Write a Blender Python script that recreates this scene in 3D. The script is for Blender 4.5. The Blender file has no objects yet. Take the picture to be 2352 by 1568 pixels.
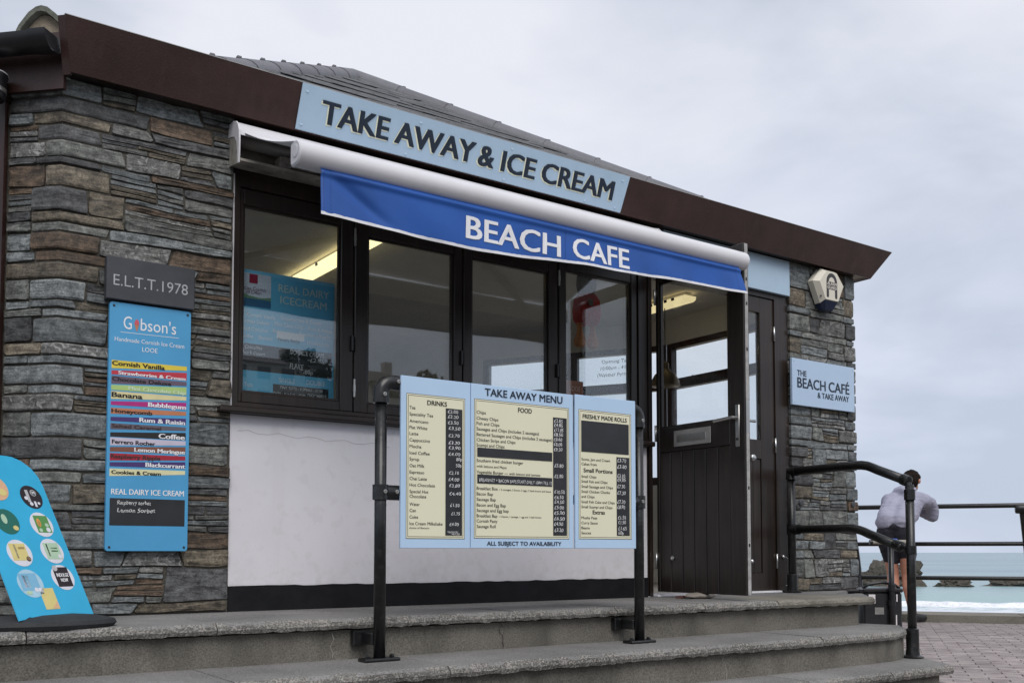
import bpy, bmesh, math, random
from mathutils import Vector, Matrix, noise

# ------------------------------------------------------------------ scene, camera, sky, sun
sc = bpy.context.scene
COL = sc.collection
rnd = random.Random(7)
R = math.radians

cam_d = bpy.data.cameras.new("camera")
cam = bpy.data.objects.new("camera", cam_d)
COL.objects.link(cam)
sc.camera = cam
cam_d.sensor_fit = 'HORIZONTAL'
cam_d.sensor_width = 36.0
cam_d.lens = 36.0 * 2292.0 / 2352.0
cam_d.shift_y = 366.0 / 2352.0
cam_d.clip_start = 0.05
cam_d.clip_end = 20000.0
cam.location = (0.0, -4.5, 0.27)
YAW = R(54.8)                       # the facade (world +X) runs away at this angle to the right of the view
fwd = Vector((math.cos(YAW) * math.cos(R(2.94)), math.sin(YAW) * math.cos(R(2.94)), math.sin(R(2.94))))
cam.rotation_euler = fwd.to_track_quat('-Z', 'Y').to_euler()

SUN_EL, SUN_AZ = R(50), R(200)      # soft, high, in front of the facade and a little to its left
w = bpy.data.worlds.new("World")
sc.world = w
w.use_nodes = True
nt = w.node_tree
nt.nodes.clear()
out = nt.nodes.new("ShaderNodeOutputWorld")
bg = nt.nodes.new("ShaderNodeBackground")
sky = nt.nodes.new("ShaderNodeTexSky")
sky.sky_type = 'NISHITA'
sky.sun_disc = False
sky.sun_elevation = SUN_EL
sky.sun_rotation = SUN_AZ
tc = nt.nodes.new("ShaderNodeTexCoord")
mp = nt.nodes.new("ShaderNodeMapping")
mp.inputs['Scale'].default_value = (1.0, 1.0, 2.2)
n1 = nt.nodes.new("ShaderNodeTexNoise")
n1.inputs['Scale'].default_value = 3.1
n1.inputs['Detail'].default_value = 5.0
n1.inputs['Roughness'].default_value = 0.5
n1.inputs['Distortion'].default_value = 0.25
cr = nt.nodes.new("ShaderNodeValToRGB")
cr.color_ramp.elements[0].position = 0.36
cr.color_ramp.elements[0].color = (0.435, 0.465, 0.535, 1)
cr.color_ramp.elements[1].position = 0.62
cr.color_ramp.elements[1].color = (0.60, 0.612, 0.658, 1)
e = cr.color_ramp.elements.new(0.48)
e.color = (0.525, 0.545, 0.612, 1)
mul = nt.nodes.new("ShaderNodeMix")
mul.data_type = 'RGBA'
mul.blend_type = 'MULTIPLY'
mul.inputs[0].default_value = 1.0
mul.inputs[7].default_value = (10.0, 10.0, 10.0, 1)
mx = nt.nodes.new("ShaderNodeMix")
mx.data_type = 'RGBA'
mx.inputs[0].default_value = 0.95     # overcast: the blue sky is almost wholly behind cloud
bg.inputs['Strength'].default_value = 0.1
L = nt.links.new
L(tc.outputs['Generated'], mp.inputs[0])
L(mp.outputs[0], n1.inputs[0])
L(n1.outputs[0], cr.inputs[0])
L(cr.outputs[0], mul.inputs[6])
L(sky.outputs[0], mx.inputs[6])
L(mul.outputs[2], mx.inputs[7])
# a little bluer and darker towards the sea horizon, whitest overhead
sep = nt.nodes.new("ShaderNodeSeparateXYZ")
L(tc.outputs['Generated'], sep.inputs[0])
hz = nt.nodes.new("ShaderNodeMapRange")
hz.inputs[1].default_value = 0.0
hz.inputs[2].default_value = 0.45
L(sep.outputs[2], hz.inputs[0])
hm = nt.nodes.new("ShaderNodeMix")
hm.data_type = 'RGBA'
hm.inputs[6].default_value = (0.87, 0.93, 1.0, 1)
hm.inputs[7].default_value = (1.02, 1.02, 1.02, 1)
L(hz.outputs[0], hm.inputs[0])
h2 = nt.nodes.new("ShaderNodeMix")
h2.data_type = 'RGBA'
h2.blend_type = 'MULTIPLY'
h2.inputs[0].default_value = 1.0
L(mx.outputs[2], h2.inputs[6])
L(hm.outputs[2], h2.inputs[7])
L(h2.outputs[2], bg.inputs[0])
L(bg.outputs[0], out.inputs[0])

sun_d = bpy.data.lights.new("sun", 'SUN')
sun = bpy.data.objects.new("sun", sun_d)
COL.objects.link(sun)
sun_d.energy = 1.5
sun_d.angle = R(40)
sun_d.color = (1.0, 0.97, 0.93)
# direction to the sun: azimuth measured clockwise from +Y
sdir = Vector((math.sin(SUN_AZ) * math.cos(SUN_EL), math.cos(SUN_AZ) * math.cos(SUN_EL), math.sin(SUN_EL)))
sun.rotation_euler = sdir.to_track_quat('Z', 'Y').to_euler()
sun.location = sdir * 30

vs = sc.view_settings
vs.view_transform = 'Standard'
vs.look = 'None'
vs.exposure = 0.48
vs.gamma = 1.0
vs.use_curve_mapping = False
sc.cycles.max_bounces = 8
sc.cycles.transparent_max_bounces = 16
sc.cycles.use_denoising = True
sc.cycles.denoiser = 'OPENIMAGEDENOISE'
sc.cycles.denoising_input_passes = 'RGB_ALBEDO_NORMAL'
sc.cycles.denoising_prefilter = 'NONE'
sc.cycles.use_adaptive_sampling = False
sc.cycles.sample_clamp_indirect = 6.0

# ------------------------------------------------------------------ materials
MATS = {}

def nodes_of(name):
    m = bpy.data.materials.new(name)
    m.use_nodes = True
    t = m.node_tree
    return m, t, t.nodes["Principled BSDF"]

def mat(name, col, rough=0.6, var=0.12, scale=6.0, bump=0.0, bscale=40.0, metal=0.0, stretch=(1, 1, 1), col2=None,
        spec=0.5, objrand=0.0, detail=6.0, speck=None, coat=0.0, bdist=0.01, streak=None):
    """base colour broken up by noise, optional second colour, fine bump, optional speckle (scale, colour, amount)"""
    if name in MATS:
        return MATS[name]
    m, t, b = nodes_of(name)
    N, K = t.nodes.new, t.links.new
    tcn = N("ShaderNodeTexCoord")
    mpn = N("ShaderNodeMapping")
    mpn.inputs['Scale'].default_value = stretch
    K(tcn.outputs['Object'], mpn.inputs[0])
    nz = N("ShaderNodeTexNoise")
    nz.inputs['Scale'].default_value = scale
    nz.inputs['Detail'].default_value = detail
    nz.inputs['Roughness'].default_value = 0.62
    K(mpn.outputs[0], nz.inputs[0])
    ramp = N("ShaderNodeValToRGB")
    c2 = col2 or col
    ramp.color_ramp.elements[0].position = 0.32
    ramp.color_ramp.elements[1].position = 0.68
    ramp.color_ramp.elements[0].color = [max(0, c * (1 - var)) for c in col] + [1]
    ramp.color_ramp.elements[1].color = [min(1, c * (1 + var)) for c in c2] + [1]
    K(nz.outputs[0], ramp.inputs[0])
    src = ramp.outputs[0]
    if speck:
        s, c, a = speck
        vz = N("ShaderNodeTexNoise")
        vz.inputs['Scale'].default_value = s
        vz.inputs['Detail'].default_value = 2.0
        K(tcn.outputs['Object'], vz.inputs[0])
        r2 = N("ShaderNodeValToRGB")
        r2.color_ramp.elements[0].position = 0.58
        r2.color_ramp.elements[0].color = (0, 0, 0, 1)
        r2.color_ramp.elements[1].position = 0.66
        r2.color_ramp.elements[1].color = (a, a, a, 1)
        K(vz.outputs[0], r2.inputs[0])
        mm = N("ShaderNodeMix")
        mm.data_type = 'RGBA'
        K(r2.outputs[0], mm.inputs[0])
        K(src, mm.inputs[6])
        mm.inputs[7].default_value = (*c, 1)
        src = mm.outputs[2]
    if streak:
        # vertical weather streaks plus a splash band of soil low down (sz0..sz1 in local height)
        sc_, amt, sz0, sz1 = streak
        ms_ = N("ShaderNodeMapping")
        ms_.inputs['Scale'].default_value = (13, 13, 0.9)
        K(tcn.outputs['Object'], ms_.inputs[0])
        sn = N("ShaderNodeTexNoise")
        sn.inputs['Scale'].default_value = 1.0
        sn.inputs['Detail'].default_value = 6
        K(ms_.outputs[0], sn.inputs[0])
        r3 = N("ShaderNodeMapRange")
        r3.inputs[1].default_value = 0.56
        r3.inputs[2].default_value = 0.76
        r3.inputs[4].default_value = amt
        K(sn.outputs[0], r3.inputs[0])
        sx_ = N("ShaderNodeSeparateXYZ")
        K(tcn.outputs['Object'], sx_.inputs[0])
        r4 = N("ShaderNodeMapRange")
        r4.inputs[1].default_value = sz1
        r4.inputs[2].default_value = sz0
        r4.inputs[3].default_value = 0.0
        r4.inputs[4].default_value = 0.34
        K(sx_.outputs[2], r4.inputs[0])
        sn2 = N("ShaderNodeTexNoise")
        sn2.inputs['Scale'].default_value = 22
        sn2.inputs['Detail'].default_value = 6
        K(tcn.outputs['Object'], sn2.inputs[0])
        a1_ = N("ShaderNodeMath")
        a1_.operation = 'ADD'
        K(r4.outputs[0], a1_.inputs[0])
        K(sn2.outputs[0], a1_.inputs[1])
        r5 = N("ShaderNodeMapRange")
        r5.inputs[1].default_value = 0.66
        r5.inputs[2].default_value = 0.95
        r5.inputs[4].default_value = 0.3
        K(a1_.outputs[0], r5.inputs[0])
        mx3 = N("ShaderNodeMath")
        mx3.operation = 'MAXIMUM'
        K(r3.outputs[0], mx3.inputs[0])
        K(r5.outputs[0], mx3.inputs[1])
        m4 = N("ShaderNodeMix")
        m4.data_type = 'RGBA'
        K(mx3.outputs[0], m4.inputs[0])
        K(src, m4.inputs[6])
        m4.inputs[7].default_value = (*sc_, 1)
        src = m4.outputs[2]
    if objrand:
        oi = N("ShaderNodeObjectInfo")
        mr = N("ShaderNodeMapRange")
        mr.inputs[3].default_value = 1 - objrand
        mr.inputs[4].default_value = 1 + objrand
        K(oi.outputs['Random'], mr.inputs[0])
        hv = N("ShaderNodeHueSaturation")
        K(mr.outputs[0], hv.inputs['Value'])
        K(src, hv.inputs['Color'])
        src = hv.outputs[0]
    K(src, b.inputs['Base Color'])
    b.inputs['Metallic'].default_value = metal
    b.inputs['Specular IOR Level'].default_value = spec
    rr = N("ShaderNodeMapRange")
    rr.inputs[3].default_value = max(0.02, rough - 0.08)
    rr.inputs[4].default_value = min(1.0, rough + 0.1)
    K(nz.outputs[0], rr.inputs[0])
    K(rr.outputs[0], b.inputs['Roughness'])
    if coat:
        b.inputs['Coat Weight'].default_value = coat
    if bump:
        bz = N("ShaderNodeTexNoise")
        bz.inputs['Scale'].default_value = bscale
        bz.inputs['Detail'].default_value = 5.0
        K(mpn.outputs[0], bz.inputs[0])
        bp = N("ShaderNodeBump")
        bp.inputs['Strength'].default_value = bump
        bp.inputs['Distance'].default_value = bdist
        K(bz.outputs[0], bp.inputs['Height'])
        K(bp.outputs[0], b.inputs['Normal'])
    MATS[name] = m
    return m

def flat(name, col, rough=0.5):
    return mat(name, col, rough=rough, var=0.05, scale=20)

def emis(name, col, strength):
    m, t, b = nodes_of(name)
    b.inputs['Base Color'].default_value = (*col, 1)
    b.inputs['Emission Color'].default_value = (*col, 1)
    b.inputs['Emission Strength'].default_value = strength
    MATS[name] = m
    return m

def glass_mat(name, f0=0.08, tint=(0.93, 0.95, 0.95)):
    """thin clear pane: straight-through transparency plus a mirror reflection that grows at glancing angles"""
    m, t, b = nodes_of(name)
    t.nodes.remove(b)
    N, K = t.nodes.new, t.links.new
    o = t.nodes["Material Output"]
    tr = N("ShaderNodeBsdfTransparent")
    tr.inputs[0].default_value = (*tint, 1)
    gl = N("ShaderNodeBsdfGlossy")
    gl.inputs['Roughness'].default_value = 0.012
    ge = N("ShaderNodeNewGeometry")
    dt = N("ShaderNodeVectorMath")
    dt.operation = 'DOT_PRODUCT'
    K(ge.outputs['Incoming'], dt.inputs[0])
    K(ge.outputs['Normal'], dt.inputs[1])
    def math_(op, a, b_=None):
        n_ = N("ShaderNodeMath")
        n_.operation = op
        for q, v in enumerate((a, b_)):
            if v is None:
                continue
            if isinstance(v, (int, float)):
                n_.inputs[q].default_value = v
            else:
                K(v, n_.inputs[q])
        return n_.outputs[0]
    c = math_('ABSOLUTE', dt.outputs['Value'])
    p5 = math_('POWER', math_('SUBTRACT', 1.0, c), 5.0)
    fac = math_('ADD', math_('MULTIPLY', p5, 1.0 - f0), f0)
    ms = N("ShaderNodeMixShader")
    K(fac, ms.inputs[0])
    K(tr.outputs[0], ms.inputs[1])
    K(gl.outputs[0], ms.inputs[2])
    K(ms.outputs[0], o.inputs[0])
    MATS[name] = m
    return m

def wood_mat(name, col, rough=0.4, axis='Z', streak=1.0):
    m, t, b = nodes_of(name)
    N, K = t.nodes.new, t.links.new
    tcn = N("ShaderNodeTexCoord")
    mpn = N("ShaderNodeMapping")
    mpn.inputs['Scale'].default_value = (30, 30, 1.6) if axis == 'Z' else (1.6, 30, 30)
    K(tcn.outputs['Object'], mpn.inputs[0])
    nz = N("ShaderNodeTexNoise")
    nz.inputs['Scale'].default_value = 1.6
    nz.inputs['Detail'].default_value = 7
    K(mpn.outputs[0], nz.inputs[0])
    n2 = N("ShaderNodeTexNoise")
    n2.inputs['Scale'].default_value = 3.0
    n2.inputs['Detail'].default_value = 4
    K(tcn.outputs['Object'], n2.inputs[0])
    ad = N("ShaderNodeMath")
    ad.operation = 'ADD'
    K(nz.outputs[0], ad.inputs[0])
    K(n2.outputs[0], ad.inputs[1])
    hf = N("ShaderNodeMath")
    hf.operation = 'MULTIPLY'
    hf.inputs[1].default_value = 0.5
    K(ad.outputs[0], hf.inputs[0])
    ad = hf
    rp = N("ShaderNodeValToRGB")
    rp.color_ramp.elements[0].position = 0.38
    rp.color_ramp.elements[1].position = 0.65
    rp.color_ramp.elements[0].color = [c * (1 - 0.45 * streak) for c in col] + [1]
    rp.color_ramp.elements[1].color = [c * (1 + 0.7 * streak) for c in col] + [1]
    K(ad.outputs[0], rp.inputs[0])
    K(rp.outputs[0], b.inputs['Base Color'])
    b.inputs['Roughness'].default_value = rough
    bp = N("ShaderNodeBump")
    bp.inputs['Strength'].default_value = 0.25
    bp.inputs['Distance'].default_value = 0.003
    K(nz.outputs[0], bp.inputs['Height'])
    K(bp.outputs[0], b.inputs['Normal'])
    MATS[name] = m
    return m

def stone_mat(name, col, col2, vein=0.0):
    """bedded slate: laminations along the bed, blotches, per-stone brightness, optional pale quartz veins"""
    m, t, b = nodes_of(name)
    N, K = t.nodes.new, t.links.new
    tcn = N("ShaderNodeTexCoord")
    oi = N("ShaderNodeObjectInfo")
    sh = N("ShaderNodeVectorMath")
    sh.operation = 'ADD'
    cx = N("ShaderNodeCombineXYZ")
    mu = N("ShaderNodeMath")
    mu.operation = 'MULTIPLY'
    mu.inputs[1].default_value = 37.0
    K(oi.outputs['Random'], mu.inputs[0])
    K(mu.outputs[0], cx.inputs[0])
    K(mu.outputs[0], cx.inputs[2])
    K(tcn.outputs['Object'], sh.inputs[0])
    K(cx.outputs[0], sh.inputs[1])
    mp1 = N("ShaderNodeMapping")
    mp1.inputs['Scale'].default_value = (7, 7, 55)
    K(sh.outputs[0], mp1.inputs[0])
    lam = N("ShaderNodeTexNoise")
    lam.inputs['Scale'].default_value = 1.0
    lam.inputs['Detail'].default_value = 8
    lam.inputs['Roughness'].default_value = 0.7
    lam.inputs['Distortion'].default_value = 0.6
    K(mp1.outputs[0], lam.inputs[0])
    bl = N("ShaderNodeTexNoise")
    bl.inputs['Scale'].default_value = 24
    bl.inputs['Detail'].default_value = 7
    bl.inputs['Roughness'].default_value = 0.65
    K(sh.outputs[0], bl.inputs[0])
    av = N("ShaderNodeMath")
    av.operation = 'ADD'
    K(lam.outputs[0], av.inputs[0])
    K(bl.outputs[0], av.inputs[1])
    hf = N("ShaderNodeMath")
    hf.operation = 'MULTIPLY'
    hf.inputs[1].default_value = 0.5
    K(av.outputs[0], hf.inputs[0])
    av = hf
    rp = N("ShaderNodeValToRGB")
    rp.color_ramp.elements[0].position = 0.41
    rp.color_ramp.elements[1].position = 0.60
    rp.color_ramp.elements[0].color = [c * 0.5 for c in col] + [1]
    rp.color_ramp.elements[1].color = [c * 1.35 for c in col2] + [1]
    e2 = rp.color_ramp.elements.new(0.5)
    e2.color = [(a + c) / 2 for a, c in zip(col, col2)] + [1]
    K(av.outputs[0], rp.inputs[0])
    src = rp.outputs[0]
    if vein:
        vn = N("ShaderNodeTexNoise")
        vn.inputs['Scale'].default_value = 26
        vn.inputs['Detail'].default_value = 5
        vn.inputs['Distortion'].default_value = 1.6
        K(sh.outputs[0], vn.inputs[0])
        vr = N("ShaderNodeValToRGB")
        vr.color_ramp.elements[0].position = 0.54
        vr.color_ramp.elements[0].color = (0, 0, 0, 1)
        vr.color_ramp.elements[1].position = 0.66
        vr.color_ramp.elements[1].color = (vein, vein, vein, 1)
        K(vn.outputs[0], vr.inputs[0])
        vm = N("ShaderNodeMix")
        vm.data_type = 'RGBA'
        K(vr.outputs[0], vm.inputs[0])
        K(src, vm.inputs[6])
        vm.inputs[7].default_value = (0.34, 0.34, 0.33, 1)
        src = vm.outputs[2]
    hv = N("ShaderNodeHueSaturation")
    mr = N("ShaderNodeMapRange")
    mr.inputs[3].default_value = 0.72
    mr.inputs[4].default_value = 1.3
    K(oi.outputs['Random'], mr.inputs[0])
    gr = N("ShaderNodeTexNoise")
    gr.inputs['Scale'].default_value = 130
    gr.inputs['Detail'].default_value = 4
    gr.inputs['Roughness'].default_value = 0.7
    K(sh.outputs[0], gr.inputs[0])
    gm = N("ShaderNodeMapRange")
    gm.inputs[1].default_value = 0.32
    gm.inputs[2].default_value = 0.68
    gm.inputs[3].default_value = 0.55
    gm.inputs[4].default_value = 1.45
    K(gr.outputs[0], gm.inputs[0])
    mv = N("ShaderNodeMath")
    mv.operation = 'MULTIPLY'
    K(mr.outputs[0], mv.inputs[0])
    K(gm.outputs[0], mv.inputs[1])
    K(mv.outputs[0], hv.inputs['Value'])
    K(src, hv.inputs['Color'])
    K(hv.outputs[0], b.inputs['Base Color'])
    b.inputs['Roughness'].default_value = 0.62
    b.inputs['Specular IOR Level'].default_value = 0.45
    bp = N("ShaderNodeBump")
    bp.inputs['Strength'].default_value = 0.8
    bp.inputs['Distance'].default_value = 0.007
    K(av.outputs[0], bp.inputs['Height'])
    K(bp.outputs[0], b.inputs['Normal'])
    MATS[name] = m
    return m

def aggregate_mat(name, col, chip, amount, bump=0.6, scale=95.0, stain=None):
    """concrete with exposed aggregate and large soft stains"""
    m, t, b = nodes_of(name)
    N, K = t.nodes.new, t.links.new
    tcn = N("ShaderNodeTexCoord")
    vo = N("ShaderNodeTexVoronoi")
    vo.inputs['Scale'].default_value = scale
    K(tcn.outputs['Object'], vo.inputs[0])
    rv = N("ShaderNodeValToRGB")
    rv.color_ramp.elements[0].position = 0.60
    rv.color_ramp.elements[0].color = (0, 0, 0, 1)
    rv.color_ramp.elements[1].position = 0.72
    rv.color_ramp.elements[1].color = (amount, amount, amount, 1)
    sp = N("ShaderNodeSeparateColor")
    K(vo.outputs['Color'], sp.inputs[0])
    K(sp.outputs[0], rv.inputs[0])
    nz = N("ShaderNodeTexNoise")
    nz.inputs['Scale'].default_value = 2.3
    nz.inputs['Detail'].default_value = 7
    K(tcn.outputs['Object'], nz.inputs[0])
    rp = N("ShaderNodeValToRGB")
    rp.color_ramp.elements[0].position = 0.35
    rp.color_ramp.elements[1].position = 0.7
    rp.color_ramp.elements[0].color = [c * 0.72 for c in col] + [1]
    rp.color_ramp.elements[1].color = [c * 1.2 for c in col] + [1]
    K(nz.outputs[0], rp.inputs[0])
    fine = N("ShaderNodeTexNoise")
    fine.inputs['Scale'].default_value = 160
    fine.inputs['Detail'].default_value = 3
    K(tcn.outputs['Object'], fine.inputs[0])
    fm = N("ShaderNodeMapRange")
    fm.inputs[1].default_value = 0.3
    fm.inputs[2].default_value = 0.7
    fm.inputs[3].default_value = 0.6
    fm.inputs[4].default_value = 1.4
    K(fine.outputs[0], fm.inputs[0])
    hv = N("ShaderNodeHueSaturation")
    K(fm.outputs[0], hv.inputs['Value'])
    K(rp.outputs[0], hv.inputs['Color'])
    mx2 = N("ShaderNodeMix")
    mx2.data_type = 'RGBA'
    K(rv.outputs[0], mx2.inputs[0])
    K(hv.outputs[0], mx2.inputs[6])
    mx2.inputs[7].default_value = (*chip, 1)
    src = mx2.outputs[2]
    if stain:
        st = N("ShaderNodeTexNoise")
        mps = N("ShaderNodeMapping")
        mps.inputs['Scale'].default_value = (5.0, 5.0, 2.0)
        K(tcn.outputs['Object'], mps.inputs[0])
        st.inputs['Scale'].default_value = 1.0
        st.inputs['Detail'].default_value = 5
        K(mps.outputs[0], st.inputs[0])
        rs = N("ShaderNodeValToRGB")
        rs.color_ramp.elements[0].position = 0.52
        rs.color_ramp.elements[0].color = (0, 0, 0, 1)
        rs.color_ramp.elements[1].position = 0.75
        rs.color_ramp.elements[1].color = (0.7, 0.7, 0.7, 1)
        K(st.outputs[0], rs.inputs[0])
        m3 = N("ShaderNodeMix")
        m3.data_type = 'RGBA'
        K(rs.outputs[0], m3.inputs[0])
        K(src, m3.inputs[6])
        m3.inputs[7].default_value = (*stain, 1)
        src = m3.outputs[2]
    K(src, b.inputs['Base Color'])
    b.inputs['Roughness'].default_value = 0.85
    b.inputs['Specular IOR Level'].default_value = 0.3
    bp = N("ShaderNodeBump")
    bp.inputs['Strength'].default_value = bump
    bp.inputs['Distance'].default_value = 0.006
    bp.invert = True
    K(vo.outputs['Distance'], bp.inputs['Height'])
    bp2 = N("ShaderNodeBump")
    bp2.inputs['Strength'].default_value = bump * 0.6
    bp2.inputs['Distance'].default_value = 0.003
    K(fine.outputs[0], bp2.inputs['Height'])
    K(bp.outputs[0], bp2.inputs['Normal'])
    K(bp2.outputs[0], b.inputs['Normal'])
    MATS[name] = m
    return m

STONES = [
    (stone_mat("slate_blue_grey", (0.100, 0.109, 0.111), (0.160, 0.173, 0.174)), 27),
    (stone_mat("slate_green_grey", (0.100, 0.104, 0.096), (0.165, 0.170, 0.155)), 17),
    (stone_mat("slate_dark", (0.046, 0.046, 0.047), (0.082, 0.083, 0.084)), 17),
    (stone_mat("stone_olive_brown", (0.078, 0.064, 0.046), (0.150, 0.127, 0.094)), 18),
    (stone_mat("stone_rust", (0.062, 0.043, 0.029), (0.122, 0.084, 0.056)), 9),
    (stone_mat("stone_veined", (0.078, 0.077, 0.073), (0.150, 0.148, 0.140), vein=0.75), 12),
]

def pick_stone(r, pale=0):
    if pale and r.random() < pale:
        return STONES[r.choice((0, 1, 1, 5, 5))][0]
    x = r.random() * 100
    acc = 0
    for m, wgt in STONES:
        acc += wgt
        if x <= acc:
            return m
    return STONES[0][0]

mat("mortar", (0.078, 0.071, 0.058), rough=0.95, var=0.35, scale=14, bump=0.8, bscale=90)
mat("render_white", (0.70, 0.68, 0.71), rough=0.78, var=0.045, scale=1.7, bump=0.16, bscale=110, speck=(16, (0.50, 0.47, 0.46), 0.16), bdist=0.004, streak=((0.48, 0.45, 0.42), 0.10, 0.10, 0.30))
mat("plinth_black", (0.008, 0.008, 0.010), rough=0.6, spec=0.25, var=0.4, scale=9, bump=0.3, bscale=70, bdist=0.004)
mat("fascia_brown", (0.038, 0.0165, 0.0135), rough=0.42, var=0.22, scale=5, bump=0.1, bscale=120, speck=(140, (0.07, 0.05, 0.045), 0.15), streak=((0.062, 0.034, 0.029), 0.45, -9.0, -8.0))
wood_mat("stain_wood", (0.019, 0.0125, 0.0095), rough=0.36)
wood_mat("stain_wood_h", (0.019, 0.0125, 0.0095), rough=0.36, axis='X')
wood_mat("door_wood", (0.0135, 0.0095, 0.0075), rough=0.4, streak=1.1)
wood_mat("red_wood", (0.035, 0.015, 0.012), rough=0.4)
mat("black_plastic", (0.012, 0.012, 0.014), rough=0.35, var=0.25, scale=8)
mat("black_paint", (0.010, 0.0105, 0.011), rough=0.3, var=0.5, scale=16, bump=0.25, bscale=60, bdist=0.003, speck=(34, (0.06, 0.055, 0.05), 0.25))
mat("white_alu", (0.64, 0.63, 0.655), rough=0.32, var=0.03, scale=5, speck=(7, (0.60, 0.58, 0.57), 0.25))
mat("grey_alu", (0.33, 0.32, 0.31), rough=0.45, var=0.2, scale=9, metal=0.3)
mat("steel", (0.45, 0.44, 0.42), rough=0.3, var=0.1, scale=20, metal=0.9)
mat("chrome_dull", (0.55, 0.55, 0.55), rough=0.28, var=0.05, metal=1.0)
mat("canvas_blue", (0.014, 0.092, 0.385), rough=0.6, var=0.2, scale=1.6, bump=0.25, bscale=300, bdist=0.001)
mat("canvas_white", (0.72, 0.72, 0.75), rough=0.6, var=0.1, scale=14)
mat("pale_blue", (0.385, 0.51, 0.63), rough=0.35, var=0.03, scale=3, speck=(18, (0.31, 0.43, 0.55), 0.12))
mat("pale_blue_wall", (0.43, 0.56, 0.73), rough=0.38, var=0.03, scale=3)
mat("menu_blue", (0.445, 0.60, 0.79), rough=0.35, var=0.03, scale=4)
mat("menu_cream", (0.735, 0.71, 0.525), rough=0.4, var=0.02, scale=4)
mat("chalkboard", (0.018, 0.019, 0.023), rough=0.55, var=0.35, scale=7)
mat("ink", (0.012, 0.012, 0.014), rough=0.45, var=0.05)
mat("navy", (0.012, 0.022, 0.040), rough=0.45, var=0.05)
mat("chalk", (0.70, 0.70, 0.70), rough=0.8, var=0.25, scale=70)
mat("white", (0.80, 0.80, 0.82), rough=0.5, var=0.03)
mat("cream_paint", (0.72, 0.72, 0.55), rough=0.5, var=0.05)
mat("sign_blue", (0.075, 0.335, 0.60), rough=0.4, var=0.05, scale=5)
mat("board_blue", (0.04, 0.41, 0.67), rough=0.4, var=0.06, scale=5)
mat("slate_plaque", (0.045, 0.047, 0.055), rough=0.5, var=0.2, scale=9, bump=0.2, bscale=120, bdist=0.002)
mat("engr", (0.40, 0.41, 0.43), rough=0.7, var=0.2, scale=60)
mat("roof_slate", (0.33, 0.335, 0.345), rough=0.38, var=0.18, scale=9, bump=0.3, bscale=50, objrand=0.08)
mat("ridge_slate", (0.125, 0.125, 0.14), rough=0.6, var=0.12, scale=12, bump=0.3, bscale=90, objrand=0.1, speck=(60, (0.2, 0.2, 0.2), 0.25))
mat("ridge_end_tile", (0.115, 0.12, 0.10), rough=0.85, var=0.35, scale=18, bump=0.5, bscale=70)
mat("bedding_mortar", (0.24, 0.20, 0.15), rough=0.95, var=0.2, scale=25, bump=0.6, bscale=120)
mat("ceiling_paint", (0.80, 0.77, 0.70), rough=0.9, var=0.06, scale=3, bump=0.4, bscale=180, bdist=0.004)
mat("inner_wall", (0.72, 0.69, 0.64), rough=0.9, var=0.08, scale=3)
mat("inner_floor", (0.36, 0.34, 0.31), rough=0.6, var=0.2, scale=4)
mat("brass", (0.17, 0.13, 0.075), rough=0.4, var=0.25, scale=9, metal=0.5)
mat("alarm_cream", (0.66, 0.62, 0.52), rough=0.45, var=0.04)
mat("alarm_blue", (0.008, 0.018, 0.05), rough=0.2, var=0.1)
mat("rubber_base", (0.022, 0.023, 0.025), rough=0.75, var=0.3, scale=20, bump=0.3, bscale=90)
mat("screw", (0.02, 0.02, 0.022), rough=0.5)
mat("black", (0.012, 0.011, 0.011), rough=0.5, var=0.05)
mat("brown", (0.05, 0.025, 0.022), rough=0.5, var=0.05)
mat("pale", (0.62, 0.76, 0.55), rough=0.5, var=0.05)
mat("maroon", (0.16, 0.012, 0.04), rough=0.5, var=0.05)
mat("pcream", (0.68, 0.78, 0.68), rough=0.5, var=0.05)
mat("poster_blue", (0.14, 0.50, 0.74), rough=0.45, var=0.04)
mat("pebble", (0.25, 0.22, 0.19), rough=0.7, var=0.2, scale=12)
glass_mat("window_glass", 0.085)
glass_mat("door_glass", 0.03, (0.97, 0.98, 0.98))
aggregate_mat("step_aggregate", (0.15, 0.143, 0.132), (0.36, 0.34, 0.31), 0.6, bump=0.4, scale=170)
aggregate_mat("tread_concrete", (0.185, 0.18, 0.174), (0.28, 0.27, 0.26), 0.4, bump=0.25, scale=200)
aggregate_mat("riser_concrete", (0.145, 0.135, 0.115), (0.20, 0.185, 0.16), 0.25, bump=0.2, scale=220, stain=(0.055, 0.051, 0.043))
aggregate_mat("end_concrete", (0.19, 0.178, 0.15), (0.25, 0.23, 0.19), 0.3, bump=0.2, scale=220)
STR = {
    'yellow': (0.72, 0.56, 0.06), 'red': (0.50, 0.035, 0.055), 'purple': (0.135, 0.09, 0.13), 'green': (0.40, 0.56, 0.19),
    'banana': (0.70, 0.62, 0.33), 'magenta': (0.42, 0.02, 0.19), 'orange': (0.50, 0.19, 0.09), 'violet': (0.06, 0.03, 0.15),
    'mauve': (0.12, 0.10, 0.125), 'black_s': (0.015, 0.013, 0.013), 'lilac': (0.55, 0.50, 0.60), 'brown_s': (0.20, 0.075, 0.045),
    'crimson': (0.36, 0.015, 0.035), 'cream_s': (0.70, 0.67, 0.40)}
for k_, c_ in STR.items():
    flat("stripe_" + k_, c_)

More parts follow.
